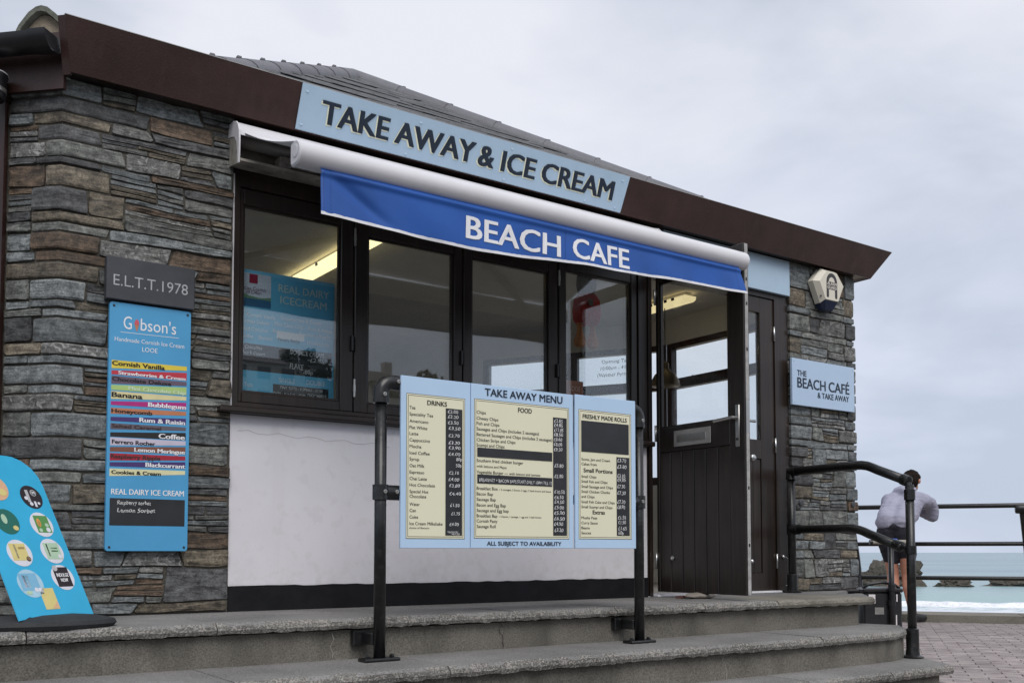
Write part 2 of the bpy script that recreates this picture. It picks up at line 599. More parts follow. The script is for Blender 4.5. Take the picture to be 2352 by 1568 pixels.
# ------------------------------------------------------------------ mesh helpers
class B:
    """collects shapes in world coordinates; build() links them as ONE mesh object under a parent"""
    def __init__(self):
        self.bm = bmesh.new()

    def add(self, verts, faces):
        vs_ = [self.bm.verts.new(v) for v in verts]
        for f in faces:
            try:
                self.bm.faces.new([vs_[i] for i in f])
            except ValueError:
                pass
        return self

    def box(self, x0, x1, y0, y1, z0, z1, bev=0.0, M=None):
        v = [(x, y, z) for x in (x0, x1) for y in (y0, y1) for z in (z0, z1)]
        f = [(0, 1, 3, 2), (4, 6, 7, 5), (0, 4, 5, 1), (2, 3, 7, 6), (0, 2, 6, 4), (1, 5, 7, 3)]
        if M is not None:
            v = [M @ Vector(p) for p in v]
        if not bev:
            return self.add(v, f)
        t = bmesh.new()
        tv = [t.verts.new(p) for p in v]
        for q in f:
            t.faces.new([tv[i] for i in q])
        bmesh.ops.bevel(t, geom=t.edges[:], offset=bev, segments=1, affect='EDGES', profile=0.5)
        self.merge(t)
        return self

    def merge(self, t):
        idx = {}
        for v in t.verts:
            idx[v] = self.bm.verts.new(v.co)
        for f in t.faces:
            self.bm.faces.new([idx[v] for v in f.verts])
        t.free()

    def quad(self, a, b, c, d):
        return self.add([a, b, c, d], [(0, 1, 2, 3)])

    def prism(self, poly, off):
        """polygon (3-D points) pushed along the vector off"""
        n = len(poly)
        o = Vector(off)
        v = [Vector(p) for p in poly] + [Vector(p) + o for p in poly]
        f = [tuple(range(n - 1, -1, -1)), tuple(range(n, 2 * n))]
        f += [(i, (i + 1) % n, n + (i + 1) % n, n + i) for i in range(n)]
        return self.add(v, f)

    def tube(self, pts, r, seg=12, caps=True):
        pts = [Vector(p) for p in pts]
        rs = r if isinstance(r, (list, tuple)) else [r] * len(pts)
        rings = []
        up = None
        for i, p in enumerate(pts):
            if i == 0:
                d = pts[1] - p
            elif i == len(pts) - 1:
                d = p - pts[i - 1]
            else:
                d = (pts[i + 1] - p).normalized() + (p - pts[i - 1]).normalized()
            d.normalize()
            if up is None:
                a = Vector((0, 0, 1)) if abs(d.z) < 0.9 else Vector((1, 0, 0))
                up = (a - d * a.dot(d)).normalized()
            else:
                up = (up - d * up.dot(d)).normalized()
            s = d.cross(up)
            rings.append([p + (up * math.cos(2 * math.pi * k / seg) + s * math.sin(2 * math.pi * k / seg)) * rs[i] for k in range(seg)])
        v = [q for ring in rings for q in ring]
        f = []
        for i in range(len(pts) - 1):
            for k in range(seg):
                a, b2 = i * seg + k, i * seg + (k + 1) % seg
                f.append((a, b2, b2 + seg, a + seg))
        if caps:
            f.append(tuple(range(seg - 1, -1, -1)))
            f.append(tuple(range((len(pts) - 1) * seg, len(pts) * seg)))
        return self.add(v, f)

    def lathe(self, c, prof, seg=24, axis=(0, 0, 1), sx=1.0, sy=1.0):
        """profile [(r, h)] round an axis through c"""
        ax = Vector(axis).normalized()
        a = Vector((1, 0, 0)) if abs(ax.x) < 0.9 else Vector((0, 0, 1))
        u = (a - ax * a.dot(ax)).normalized()
        s = ax.cross(u)
        c = Vector(c)
        v = []
        for r_, h in prof:
            for k in range(seg):
                t = 2 * math.pi * k / seg
                v.append(c + ax * h + u * (r_ * sx * math.cos(t)) + s * (r_ * sy * math.sin(t)))
        f = []
        for i in range(len(prof) - 1):
            for k in range(seg):
                a_, b_ = i * seg + k, i * seg + (k + 1) % seg
                f.append((a_, b_, b_ + seg, a_ + seg))
        f.append(tuple(range(seg - 1, -1, -1)))
        f.append(tuple(range((len(prof) - 1) * seg, len(prof) * seg)))
        return self.add(v, f)

    def build(self, name, m, parent=None, smooth=False):
        loc = Vector((0, 0, 0))
        p = parent
        while p is not None:
            loc += p.location
            p = p.parent
        bmesh.ops.recalc_face_normals(self.bm, faces=self.bm.faces[:])
        if loc.length:
            bmesh.ops.translate(self.bm, verts=self.bm.verts[:], vec=-loc)
        me = bpy.data.meshes.new(name)
        self.bm.to_mesh(me)
        self.bm.free()
        me.materials.append(MATS[m] if isinstance(m, str) else m)
        if smooth:
            for q in me.polygons:
                q.use_smooth = True
            if smooth is not True:
                me.set_sharp_from_angle(angle=R(smooth))
        o = bpy.data.objects.new(name, me)
        COL.objects.link(o)
        o.parent = parent
        return o

def thing(name, label, cat, loc=(0, 0, 0), group=None):
    o = bpy.data.objects.new(name, None)
    COL.objects.link(o)
    o.location = loc
    o.empty_display_size = 0.1
    return tag(o, label, cat, group)

def tag(o, label, cat, group=None):
    o['label'] = label
    o['category'] = cat
    if group:
        o['group'] = group
    return o

def structure(o, kind='structure'):
    o['kind'] = kind
    return o

def top(o, loc):
    """give a top-level mesh (built in world coordinates) its own origin at loc"""
    d = Vector(loc)
    o.data.transform(Matrix.Translation(-d))
    o.location = d
    return o

# ------------------------------------------------------------------ lettering (font curves turned into meshes, all in one pass)
PENDING = []

def write(parent, name, entries, place, raise_=0.0008):
    """entries: (material, text, x, z, width, cap_height, style); place(x, z, lift) -> world point.
    One child mesh per ink colour."""
    by = {}
    for en in entries:
        by.setdefault(en[0], []).append(en)
    for mname, ens in by.items():
        PENDING.append((parent, name, mname, ens, place, raise_))

CAP = 0.687

def flush_text():
    objs = []
    for job in PENDING:
        row = []
        for en in job[3]:
            c = bpy.data.curves.new("text", 'FONT')
            c.body = en[1]
            c.size = 1.0
            c.resolution_u = 3
            st = en[6]
            c.offset = -0.004 if st == 's' else 0.0      # (a positive offset would fill in the letter M)
            o = bpy.data.objects.new("text", c)
            COL.objects.link(o)
            row.append(o)
        objs.append(row)
    bpy.context.view_layer.update()
    dg = bpy.context.evaluated_depsgraph_get()
    for job, row in zip(PENDING, objs):
        parent, name, mname, ens, place, lift = job
        for en, o in zip(ens, row):
            b = B()
            me = bpy.data.meshes.new_from_object(o.evaluated_get(dg))
            _, txt, x0, z0, wd, cap, st = en
            sy = cap / CAP
            xs = [v.co.x for v in me.vertices]
            if not xs:
                continue
            mn, mxx = min(xs), max(xs)
            sx = wd / (mxx - mn) if wd else sy
            seed = hash_(txt + str(round(z0, 3)))
            reps = {'b': ((-.020, -.008), (-.020, .008), (0, 0), (.020, -.008), (.020, .008)),
                    'x': ((-.034, -.010), (-.034, .010), (-.011, -.010), (-.011, .010), (.011, -.010), (.011, .010), (.034, -.010), (.034, .010)),
                    '': ((-.007, 0), (.007, 0))}.get(st, ((0.0, 0.0),))      # bolder faces: the outline drawn several times, shifted
            for q, (dx, dz) in enumerate(reps):
                vv = []
                for v in me.vertices:
                    lx, lz = (v.co.x - mn + dx) * sx, (v.co.y + dz) * sy
                    if st == 'h':
                        k = v.co.x * 1.7 + seed
                        lz += sy * 0.05 * math.sin(k * 2.1) + sy * 0.03 * math.sin(k * 5.3)
                        lx += 0.08 * lz + sy * 0.03 * math.sin(k * 3.7 + v.co.y * 4)
                    vv.append(place(x0 + lx, z0 + lz, lift + q * 0.00015))
                b.add(vv, [tuple(p.vertices) for p in me.polygons])
            bpy.data.meshes.remove(me)
            b.build(name, mname, parent)
    for row in objs:
        for o in row:
            c = o.data
            bpy.data.objects.remove(o)
            bpy.data.curves.remove(c)
    PENDING.clear()

def hash_(s):
    h = 7
    for ch in s:
        h = (h * 31 + ord(ch)) % 9973
    return h * 0.01

def facade(yf):
    """writing on a vertical sheet parallel to the facade whose face is at y = yf"""
    return lambda x, z, l: (x, yf - l, z)
TEXTS = {
 'menu1': [
  ('ink', 'Tea', 2.0195, 0.8629, 0.0279, 0.0131, ''),
  ('ink', 'Speciality Tea', 2.0197, 0.8358, 0.113, 0.013, ''),
  ('ink', 'Americano', 2.0198, 0.8071, 0.0899, 0.013, ''),
  ('ink', 'Flat White', 2.02, 0.7805, 0.0844, 0.013, ''),
  ('ink', 'Latte', 2.0201, 0.755, 0.0416, 0.013, ''),
  ('ink', 'Cappuccino', 2.0203, 0.7284, 0.0977, 0.013, ''),
  ('ink', 'Mocha', 2.0205, 0.7019, 0.056, 0.013, ''),
  ('ink', 'Iced Coffee', 2.0206, 0.6749, 0.0958, 0.013, ''),
  ('ink', 'Syrup', 2.0208, 0.6489, 0.0458, 0.013, ''),
  ('ink', 'Oat Milk', 2.0209, 0.6219, 0.0704, 0.013, ''),
  ('ink', 'Espresso', 2.0211, 0.5949, 0.0691, 0.013, ''),
  ('ink', 'Chai Latte', 2.0213, 0.5685, 0.0824, 0.013, ''),
  ('ink', 'Hot Chocolate', 2.0214, 0.5421, 0.1212, 0.013, ''),
  ('ink', 'Special Hot', 2.0216, 0.5151, 0.0896, 0.0129, ''),
  ('ink', 'Chocolate', 2.0217, 0.4949, 0.0793, 0.0129, ''),
  ('ink', 'Water', 2.0219, 0.4623, 0.0481, 0.0129, ''),
  ('ink', 'Can', 2.0221, 0.4365, 0.0296, 0.0129, ''),
  ('ink', 'Coke', 2.0222, 0.4096, 0.0403, 0.0129, ''),
  ('ink', 'Ice Cream Milkshake', 2.0224, 0.3828, 0.1583, 0.0129, ''),
  ('ink', 'choice of flavours', 2.0207, 0.3673, 0.0954, 0.0077, ''),
  ('ink', 'DRINKS', 2.1045, 0.8864, 0.0952, 0.019, 'b'),
  ('chalk', '£2.00', 2.2036, 0.86, 0.0514, 0.0134, 'h'),
  ('chalk', '£2.20', 2.2037, 0.8381, 0.0521, 0.0134, 'h'),
  ('chalk', '£3.50', 2.2044, 0.8135, 0.0527, 0.0134, 'h'),
  ('chalk', '£3.50', 2.2076, 0.7891, 0.0584, 0.0134, 'h'),
  ('chalk', '£3.70', 2.2077, 0.7581, 0.0546, 0.0134, 'h'),
  ('chalk', '£3.70', 2.2078, 0.7277, 0.0558, 0.0134, 'h'),
  ('chalk', '£3.90', 2.2079, 0.7063, 0.059, 0.0133, 'h'),
  ('chalk', '£4.00', 2.2074, 0.6796, 0.059, 0.0133, 'h'),
  ('chalk', '80p', 2.2462, 0.6588, 0.0284, 0.0134, 'h'),
  ('chalk', '50p', 2.2438, 0.6324, 0.029, 0.0134, 'h'),
  ('chalk', '£2.10', 2.2102, 0.5998, 0.0495, 0.0133, 'h'),
  ('chalk', '£4.00', 2.2078, 0.572, 0.0526, 0.0133, 'h'),
  ('chalk', '£3.80', 2.2116, 0.5456, 0.0532, 0.0133, 'h'),
  ('chalk', '£4.40', 2.2124, 0.5116, 0.0576, 0.0133, 'h'),
  ('chalk', '£1.50', 2.2169, 0.4628, 0.0463, 0.0133, 'h'),
  ('chalk', '£1.75', 2.222, 0.4268, 0.0426, 0.0133, 'h'),
  ('chalk', '£4.00', 2.2135, 0.3821, 0.0456, 0.0133, 'h'),
  ('chalk', 'TAKEAWAY', 2.2025, 0.3512, 0.0549, 0.0079, 'h'),
  ('chalk', 'PRICES', 2.2255, 0.343, 0.0394, 0.0074, 'h'),
 ],
 'menu2': [
  ('ink', 'Chips', 2.3516, 0.8698, 0.047, 0.0137, ''),
  ('ink', 'Cheesy Chips', 2.3517, 0.8441, 0.1125, 0.0136, ''),
  ('ink', 'Fish and Chips', 2.3517, 0.8212, 0.1185, 0.0136, ''),
  ('ink', 'Sausages and Chips (includes 2 sausages)', 2.3518, 0.7977, 0.3351, 0.0136, ''),
  ('ink', 'Battered Sausages and Chips (includes 2 sausages)', 2.3519, 0.7738, 0.4114, 0.0136, ''),
  ('ink', 'Chicken Strips and Chips', 2.3519, 0.7503, 0.2049, 0.0136, ''),
  ('ink', 'Scampi and Chips', 2.352, 0.7275, 0.1458, 0.0136, ''),
  ('ink', 'Southern fried chicken burger', 2.3521, 0.6606, 0.2473, 0.0136, ''),
  ('ink', 'with lettuce and Mayo', 2.3521, 0.6372, 0.1571, 0.0109, ''),
  ('ink', 'Vegetable Burger —', 2.3522, 0.6106, 0.1652, 0.0136, ''),
  ('ink', 'Breakfast Box -', 2.3524, 0.5401, 0.1208, 0.0136, ''),
  ('ink', 'Bacon Bap', 2.3524, 0.5162, 0.0842, 0.0135, ''),
  ('ink', 'Sausage Bap', 2.3525, 0.4924, 0.0994, 0.0135, ''),
  ('ink', 'Bacon and Egg Bap', 2.3525, 0.468, 0.1521, 0.0135, ''),
  ('ink', 'Sausage and Egg bap', 2.3526, 0.4448, 0.1676, 0.0135, ''),
  ('ink', 'Breakfast Bap -', 2.3526, 0.4215, 0.1193, 0.0135, ''),
  ('ink', 'Cornish Pasty', 2.3527, 0.3988, 0.1079, 0.0135, ''),
  ('ink', 'Sausage Roll', 2.3527, 0.3756, 0.0986, 0.0135, ''),
  ('ink', 'with lettuce and tomato', 2.5235, 0.6117, 0.1715, 0.0106, ''),
  ('ink', '2 sausages, 2 bacon, 2 eggs, 2 hash brown and beans', 2.4785, 0.5413, 0.2769, 0.0077, ''),
  ('ink', '2 bacon, 1 sausage, 1 egg and 1 hash brown', 2.4772, 0.4229, 0.2224, 0.0077, ''),
  ('navy', 'TAKE AWAY MENU', 2.3945, 0.9524, 0.4274, 0.0319, 'b'),
  ('ink', 'FOOD', 2.5719, 0.8931, 0.0749, 0.0203, 'b'),
  ('navy', 'ALL SUBJECT TO AVAILABILITY', 2.4061, 0.3003, 0.4078, 0.0174, 'b'),
  ('chalk', '£3.85', 2.7721, 0.8627, 0.0495, 0.0156, 'h'),
  ('chalk', '£4.85', 2.772, 0.8431, 0.0495, 0.0156, 'h'),
  ('chalk', '£13.85', 2.7719, 0.8212, 0.0531, 0.0156, 'h'),
  ('chalk', '£8.50', 2.7704, 0.7997, 0.0524, 0.0155, 'h'),
  ('chalk', '£8.60', 2.7704, 0.7779, 0.048, 0.0155, 'h'),
  ('chalk', '£8.00', 2.7703, 0.7549, 0.0479, 0.0155, 'h'),
  ('chalk', '£9.50', 2.7703, 0.7313, 0.0479, 0.0155, 'h'),
  ('chalk', '£5.80', 2.7737, 0.6579, 0.0509, 0.0155, 'h'),
  ('chalk', '£5.80', 2.7735, 0.6092, 0.0494, 0.0155, 'h'),
  ('chalk', '£10.50', 2.7733, 0.5375, 0.0588, 0.0155, 'h'),
  ('chalk', '£4.50', 2.7733, 0.5129, 0.0522, 0.0155, 'h'),
  ('chalk', '£4.50', 2.7732, 0.4918, 0.0551, 0.0154, 'h'),
  ('chalk', '£5.00', 2.7732, 0.4666, 0.0544, 0.0154, 'h'),
  ('chalk', '£5.00', 2.7716, 0.442, 0.0587, 0.0154, 'h'),
  ('chalk', '£6.50', 2.7709, 0.4157, 0.0602, 0.0154, 'h'),
  ('chalk', '£4.90', 2.7708, 0.3918, 0.0514, 0.0154, 'h'),
  ('chalk', '£3.20', 2.7729, 0.3639, 0.0507, 0.0154, 'h'),
  ('chalk', 'BREAKFAST + BACON BAPS START DAILY 10AM TILL 12', 2.3633, 0.5757, 0.3951, 0.0141, 'h'),
 ],
 'menu3': [
  ('ink', 'Scone, Jam and Cream', 2.9344, 0.6981, 0.1752, 0.0123, ''),
  ('ink', 'Cakes from', 2.9343, 0.6758, 0.0928, 0.0123, ''),
  ('ink', 'Small Chips', 2.934, 0.6173, 0.0904, 0.0123, ''),
  ('ink', 'Small Fish and Chips', 2.9339, 0.5944, 0.1585, 0.0123, ''),
  ('ink', 'Small Sausage and Chips', 2.9338, 0.5705, 0.1929, 0.0123, ''),
  ('ink', 'Small Chicken Chunks', 2.9337, 0.5471, 0.174, 0.0123, ''),
  ('ink', 'and Chips', 2.9336, 0.5237, 0.0788, 0.0123, ''),
  ('ink', 'Small Fish Cake and Chips', 2.9335, 0.4992, 0.2038, 0.0123, ''),
  ('ink', 'Small Scampi and Chips', 2.9334, 0.4759, 0.1888, 0.0123, ''),
  ('ink', 'Mushy Peas', 2.9331, 0.4251, 0.0948, 0.0122, ''),
  ('ink', 'Curry Sauce', 2.933, 0.4013, 0.0978, 0.0122, ''),
  ('ink', 'Beans', 2.9329, 0.378, 0.049, 0.0122, ''),
  ('ink', 'Sauces', 2.9328, 0.3547, 0.0573, 0.0122, ''),
  ('ink', 'FRESHLY MADE ROLLS', 2.9428, 0.8955, 0.2732, 0.0195, 'b'),
  ('ink', 'Small Portions', 2.9469, 0.6436, 0.1772, 0.0182, 'b'),
  ('ink', 'Extras', 3.0013, 0.4488, 0.0738, 0.0182, 'b'),
  ('chalk', '£3.70', 3.1529, 0.7013, 0.0559, 0.0169, 'h'),
  ('chalk', '£3.80', 3.1527, 0.6712, 0.0575, 0.0169, 'h'),
  ('chalk', '£3.30', 3.1523, 0.6267, 0.0494, 0.0168, 'h'),
  ('chalk', '£9.85', 3.1522, 0.6075, 0.0518, 0.0168, 'h'),
  ('chalk', '£7.30', 3.152, 0.5762, 0.0486, 0.0168, 'h'),
  ('chalk', '£7.30', 3.1518, 0.545, 0.0534, 0.0168, 'h'),
  ('chalk', '£7.30', 3.1515, 0.503, 0.0493, 0.0168, 'h'),
  ('chalk', '£8.90', 3.1513, 0.4779, 0.0485, 0.0168, 'h'),
  ('chalk', '£1.50', 3.1557, 0.4276, 0.0494, 0.0168, 'h'),
  ('chalk', '£1.50', 3.1571, 0.4043, 0.0478, 0.0168, 'h'),
  ('chalk', '£1.65', 3.1569, 0.3762, 0.0526, 0.0168, 'h'),
  ('chalk', '60p', 3.1575, 0.3547, 0.0326, 0.0167, 'h'),
 ],
 'gib': [
  ('white', 'G', 1.0906, 1.2368, 0.0345, 0.0549, 'l'),
  ('white', "bson's", 1.1624, 1.2377, 0.1533, 0.0524, 'l'),
  ('white', 'Handmade Cornish Ice Cream', 1.0551, 1.1801, 0.2974, 0.0183, 'l'),
  ('white', 'LOOE', 1.1708, 1.1452, 0.0653, 0.0197, 'l'),
  ('black', 'Cornish Vanilla', 1.0472, 1.0739, 0.2211, 0.0182, 'x'),
  ('white', 'Strawberries & Cream', 1.0736, 1.0358, 0.286, 0.0147, 'x'),
  ('black', 'Chocolate Deluxe', 1.0485, 1.0064, 0.2488, 0.017, 'x'),
  ('pale', 'Mint Chocolate Chip', 1.1169, 0.9726, 0.2446, 0.0148, 'x'),
  ('black', 'Banana', 1.0482, 0.9368, 0.1262, 0.0205, 'x'),
  ('white', 'Bubblegum', 1.2012, 0.9063, 0.1624, 0.0185, 'x'),
  ('black', 'Honeycomb', 1.0483, 0.8694, 0.1692, 0.0161, 'x'),
  ('white', 'Rum & Raisin', 1.1653, 0.8362, 0.1955, 0.0188, 'x'),
  ('brown', 'Salted Caramel', 1.0508, 0.8052, 0.2062, 0.0148, 'x'),
  ('white', 'Coffee', 1.2486, 0.7697, 0.1126, 0.0213, 'x'),
  ('black', 'Ferrero Rocher', 1.0531, 0.736, 0.1799, 0.0166, 'x'),
  ('white', 'Lemon Meringue', 1.1464, 0.7055, 0.2165, 0.0175, 'x'),
  ('brown', 'Raspberry Ripple', 1.0491, 0.6735, 0.2059, 0.0166, 'x'),
  ('white', 'Blackcurrant', 1.1945, 0.642, 0.1696, 0.0183, 'x'),
  ('black', 'Cookies & Cream', 1.0531, 0.6059, 0.2059, 0.0152, 'x'),
  ('white', 'REAL DAIRY ICE CREAM', 1.0541, 0.5183, 0.3076, 0.0234, 'b'),
  ('chalk', 'Raspberry sorbet', 1.0793, 0.4756, 0.14, 0.0166, 'h'),
  ('chalk', 'Lemon Sorbet', 1.08, 0.4417, 0.1585, 0.018, 'h'),
 ],
 'plaque': [
  ('engr', 'E.L.T.T.1978', 1.0422, 1.4182, 0.3178, 0.0474, 's'),
 ],
 'bcafe': [
  ('navy', 'THE', 5.5678, 1.4933, 0.0981, 0.0384, 'b'),
  ('navy', 'BEACH', 5.5687, 1.4114, 0.3056, 0.0694, 'b'),
  ('navy', 'CAFÉ', 5.9104, 1.4114, 0.2335, 0.0694, 'b'),
  ('navy', '& TAKE AWAY', 5.7847, 1.3552, 0.354, 0.039, 'b'),
 ],
 'poster': [
  ('pcream', 'REAL DAIRY', 1.8479, 1.5433, 0.2677, 0.0371, ''),
  ('pcream', 'ICECREAM', 1.858, 1.4859, 0.2442, 0.0371, ''),
  ('white', 'Cornish Vanilla', 1.6907, 1.4018, 0.1423, 0.0177, 'l'),
  ('white', 'Strawberries & Cream', 1.8614, 1.4063, 0.2145, 0.0181, 'l'),
  ('white', 'colate Deluxe', 1.6799, 1.3702, 0.1223, 0.0177, 'l'),
  ('white', 'Mint Choc Chip', 1.8289, 1.3736, 0.1485, 0.018, 'l'),
  ('white', 'Rum & Raisin', 2.0053, 1.3716, 0.1257, 0.0184, 'l'),
  ('white', 'lted Caramel', 1.6714, 1.3329, 0.122, 0.0176, 'l'),
  ('white', 'Bubblegum', 1.8215, 1.338, 0.1093, 0.018, 'l'),
  ('white', 'Raspberry Ripple', 1.9588, 1.3405, 0.1636, 0.0182, 'l'),
  ('white', 'Coffee', 1.6652, 1.2977, 0.0573, 0.0176, 'l'),
  ('white', 'Banana', 1.7513, 1.2973, 0.0678, 0.0178, 'l'),
  ('white', 'Honeycomb', 2.0013, 1.3013, 0.1156, 0.0183, 'l'),
  ('black', 'Ferrero Roche', 1.8486, 1.2995, 0.1114, 0.018, 'h'),
  ('chalk', 'Chocolate', 1.6817, 1.2459, 0.0863, 0.0167, 'h'),
  ('chalk', 'rhub & Custard', 1.6663, 1.2185, 0.1157, 0.0149, 'h'),
  ('chalk', 'DOG ICE CREAM', 1.9097, 1.2422, 0.1778, 0.0235, 'h'),
  ('chalk', '-£2.85', 2.0047, 1.2146, 0.0843, 0.021, 'h'),
  ('chalk', 'FLAKE', 1.9101, 1.1711, 0.0698, 0.0262, 'h'),
  ('chalk', '-80p', 1.9802, 1.1512, 0.0504, 0.02, 'h'),
  ('chalk', 'TINY TOTS - V.SMALL - £1.50', 1.8595, 1.0669, 0.2249, 0.0135, 'h'),
  ('chalk', 'SMALL WAFER - £2.80', 1.8272, 1.0338, 0.1657, 0.0152, 'h'),
  ('chalk', 'CHOC WAFFLE', 2.0042, 1.04, 0.1004, 0.0146, 'h'),
  ('white', 'SINGLE', 1.8558, 1.0979, 0.0817, 0.0215, 'l'),
  ('white', 'DOUBLE', 1.9987, 1.1006, 0.0994, 0.0219, 'l'),
  ('white', 'y Tots', 1.6663, 1.0616, 0.0562, 0.0202, 'l'),
  ('white', 'fer', 1.6668, 1.0266, 0.0246, 0.0175, 'l'),
  ('maroon', 'rtisan Cornish', 1.6664, 1.529, 0.1171, 0.0186, 'h'),
  ('maroon', 'Ice Cream', 1.6833, 1.5129, 0.0755, 0.0177, 'h'),
 ],
}

# ------------------------------------------------------------------ the ground, sea and shore
GZ = -0.45                                    # level of the paving

RAIL_P = Vector((10.26, 0.93, 0))             # foot of the railing post nearest the right of the picture
RAIL_D = Vector((-0.57, 0.82, 0)).normalized()
RAIL_N = Vector((0.82, 0.57, 0)).normalized() # towards the sea

def railp(t, n=0.0, z=0.0):
    q = RAIL_P + RAIL_D * t + RAIL_N * n
    return Vector((q.x, q.y, z))

mat("asphalt", (0.10, 0.095, 0.09), rough=0.9, var=0.2, scale=3, bump=0.4, bscale=150)
mat("sand", (0.36, 0.30, 0.22), rough=0.9, var=0.15, scale=0.3)
g = B()
# landward sheet, ends at the sea wall
pts = [railp(-60, 0.1), railp(60, 0.1), railp(60, -170), railp(-60, -170)]
g.add([(p.x, p.y, GZ - 0.03) for p in pts], [(0, 1, 2, 3)])
structure(g.build("ground", "asphalt"))
g = B()
a, b_ = railp(-60, 0.36), railp(60, 0.36)
g.prism([(a.x, a.y, GZ - 0.01), (b_.x, b_.y, GZ - 0.01), (b_.x, b_.y, -6), (a.x, a.y, -6)], -RAIL_N * 0.3)
structure(g.build("sea_wall", "riser_concrete"))
g = B()
pts = [railp(-400, 0.3), railp(400, 0.3), railp(400, 62), railp(-400, 62)]
zz = [-4.3, -4.3, -4.4, -4.4]
g.add([(p.x, p.y, z) for p, z in zip(pts, zz)], [(0, 1, 2, 3)])
structure(g.build("beach", "sand"))

# sea: one sheet to the horizon with real low swell near the shore
def sea_material():
    m, t, b = nodes_of("sea_water")
    N, K = t.nodes.new, t.links.new
    tcn = N("ShaderNodeTexCoord")
    mpn = N("ShaderNodeMapping")
    ang = math.atan2(RAIL_D.y, RAIL_D.x)
    mpn.inputs['Rotation'].default_value = (0, 0, -ang)
    mpn.inputs['Scale'].default_value = (0.16, 0.55, 1)
    K(tcn.outputs['Object'], mpn.inputs[0])
    nz = N("ShaderNodeTexNoise")
    nz.inputs['Scale'].default_value = 1.0
    nz.inputs['Detail'].default_value = 6
    nz.inputs['Roughness'].default_value = 0.6
    K(mpn.outputs[0], nz.inputs[0])
    bp = N("ShaderNodeBump")
    bp.inputs['Strength'].default_value = 0.75
    bp.inputs['Distance'].default_value = 0.8
    K(nz.outputs[0], bp.inputs['Height'])
    K(bp.outputs[0], b.inputs['Normal'])
    big = N("ShaderNodeTexNoise")
    big.inputs['Scale'].default_value = 0.012
    big.inputs['Detail'].default_value = 4
    K(tcn.outputs['Object'], big.inputs[0])
    rp = N("ShaderNodeValToRGB")
    rp.color_ramp.elements[0].position = 0.35
    rp.color_ramp.elements[1].position = 0.65
    rp.color_ramp.elements[0].color = (0.20, 0.28, 0.33, 1)
    rp.color_ramp.elements[1].color = (0.26, 0.35, 0.38, 1)
    K(big.outputs[0], rp.inputs[0])
    # shallow water over sand near the shore is greener: blend by distance from the wall
    dot = N("ShaderNodeVectorMath")
    dot.operation = 'DOT_PRODUCT'
    dot.inputs[1].default_value = RAIL_N
    K(tcn.outputs['Object'], dot.inputs[0])
    mr = N("ShaderNodeMapRange")
    off = RAIL_P.dot(RAIL_N)
    mr.inputs[1].default_value = off + 60
    mr.inputs[2].default_value = off + 210
    K(dot.outputs['Value'], mr.inputs[0])
    mx_ = N("ShaderNodeMix")
    mx_.data_type = 'RGBA'
    mx_.inputs[6].default_value = (0.30, 0.44, 0.43, 1)
    K(mr.outputs[0], mx_.inputs[0])
    K(rp.outputs[0], mx_.inputs[7])
    # foam: streaks trailing off the breaking wave and the spent wash on the sand
    fz = N("ShaderNodeTexNoise")
    fz.inputs['Scale'].default_value = 2.2
    fz.inputs['Detail'].default_value = 7
    fz.inputs['Roughness'].default_value = 0.7
    K(mpn.outputs[0], fz.inputs[0])
    sf = N("ShaderNodeMapRange")
    sf.inputs[1].default_value = off + 66
    sf.inputs[2].default_value = off + 90
    sf.inputs[3].default_value = 0.34
    sf.inputs[4].default_value = -0.30
    K(dot.outputs['Value'], sf.inputs[0])
    ad = N("ShaderNodeMath")
    ad.operation = 'ADD'
    K(fz.outputs[0], ad.inputs[0])
    K(sf.outputs[0], ad.inputs[1])
    fr = N("ShaderNodeMapRange")
    fr.inputs[1].default_value = 0.50
    fr.inputs[2].default_value = 0.66
    K(ad.outputs[0], fr.inputs[0])
    m2 = N("ShaderNodeMix")
    m2.data_type = 'RGBA'
    K(fr.outputs[0], m2.inputs[0])
    K(mx_.outputs[2], m2.inputs[6])
    m2.inputs[7].default_value = (0.66, 0.69, 0.74, 1)
    K(m2.outputs[2], b.inputs['Base Color'])
    b.inputs['Roughness'].default_value = 0.3
    b.inputs['IOR'].default_value = 1.33
    MATS["sea_water"] = m
sea_material()
g = B()
dist = [58, 62, 66, 70, 74, 77, 80, 83, 86, 90, 95, 101, 108, 117, 128, 142, 160, 190, 240, 330, 500, 900, 2000, 6000, 16000]
lat = [-9000, -2500, -700, -250] + [x * 4.0 for x in range(-45, 46)] + [250, 700, 2500, 9000]
vv = []
for d in dist:
    for l in lat:
        p = railp(l, d)
        amp = 0.0 if d > 240 or d < 60 else 0.11
        z = -4.2 + amp * noise.noise((l * 0.03, d * 0.16, 1.0)) * 2
        vv.append((p.x, p.y, z))
nl = len(lat)
g.add(vv, [(i * nl + j, i * nl + j + 1, (i + 1) * nl + j + 1, (i + 1) * nl + j) for i in range(len(dist) - 1) for j in range(nl - 1)])
structure(g.build("sea", "sea_water", smooth=True))
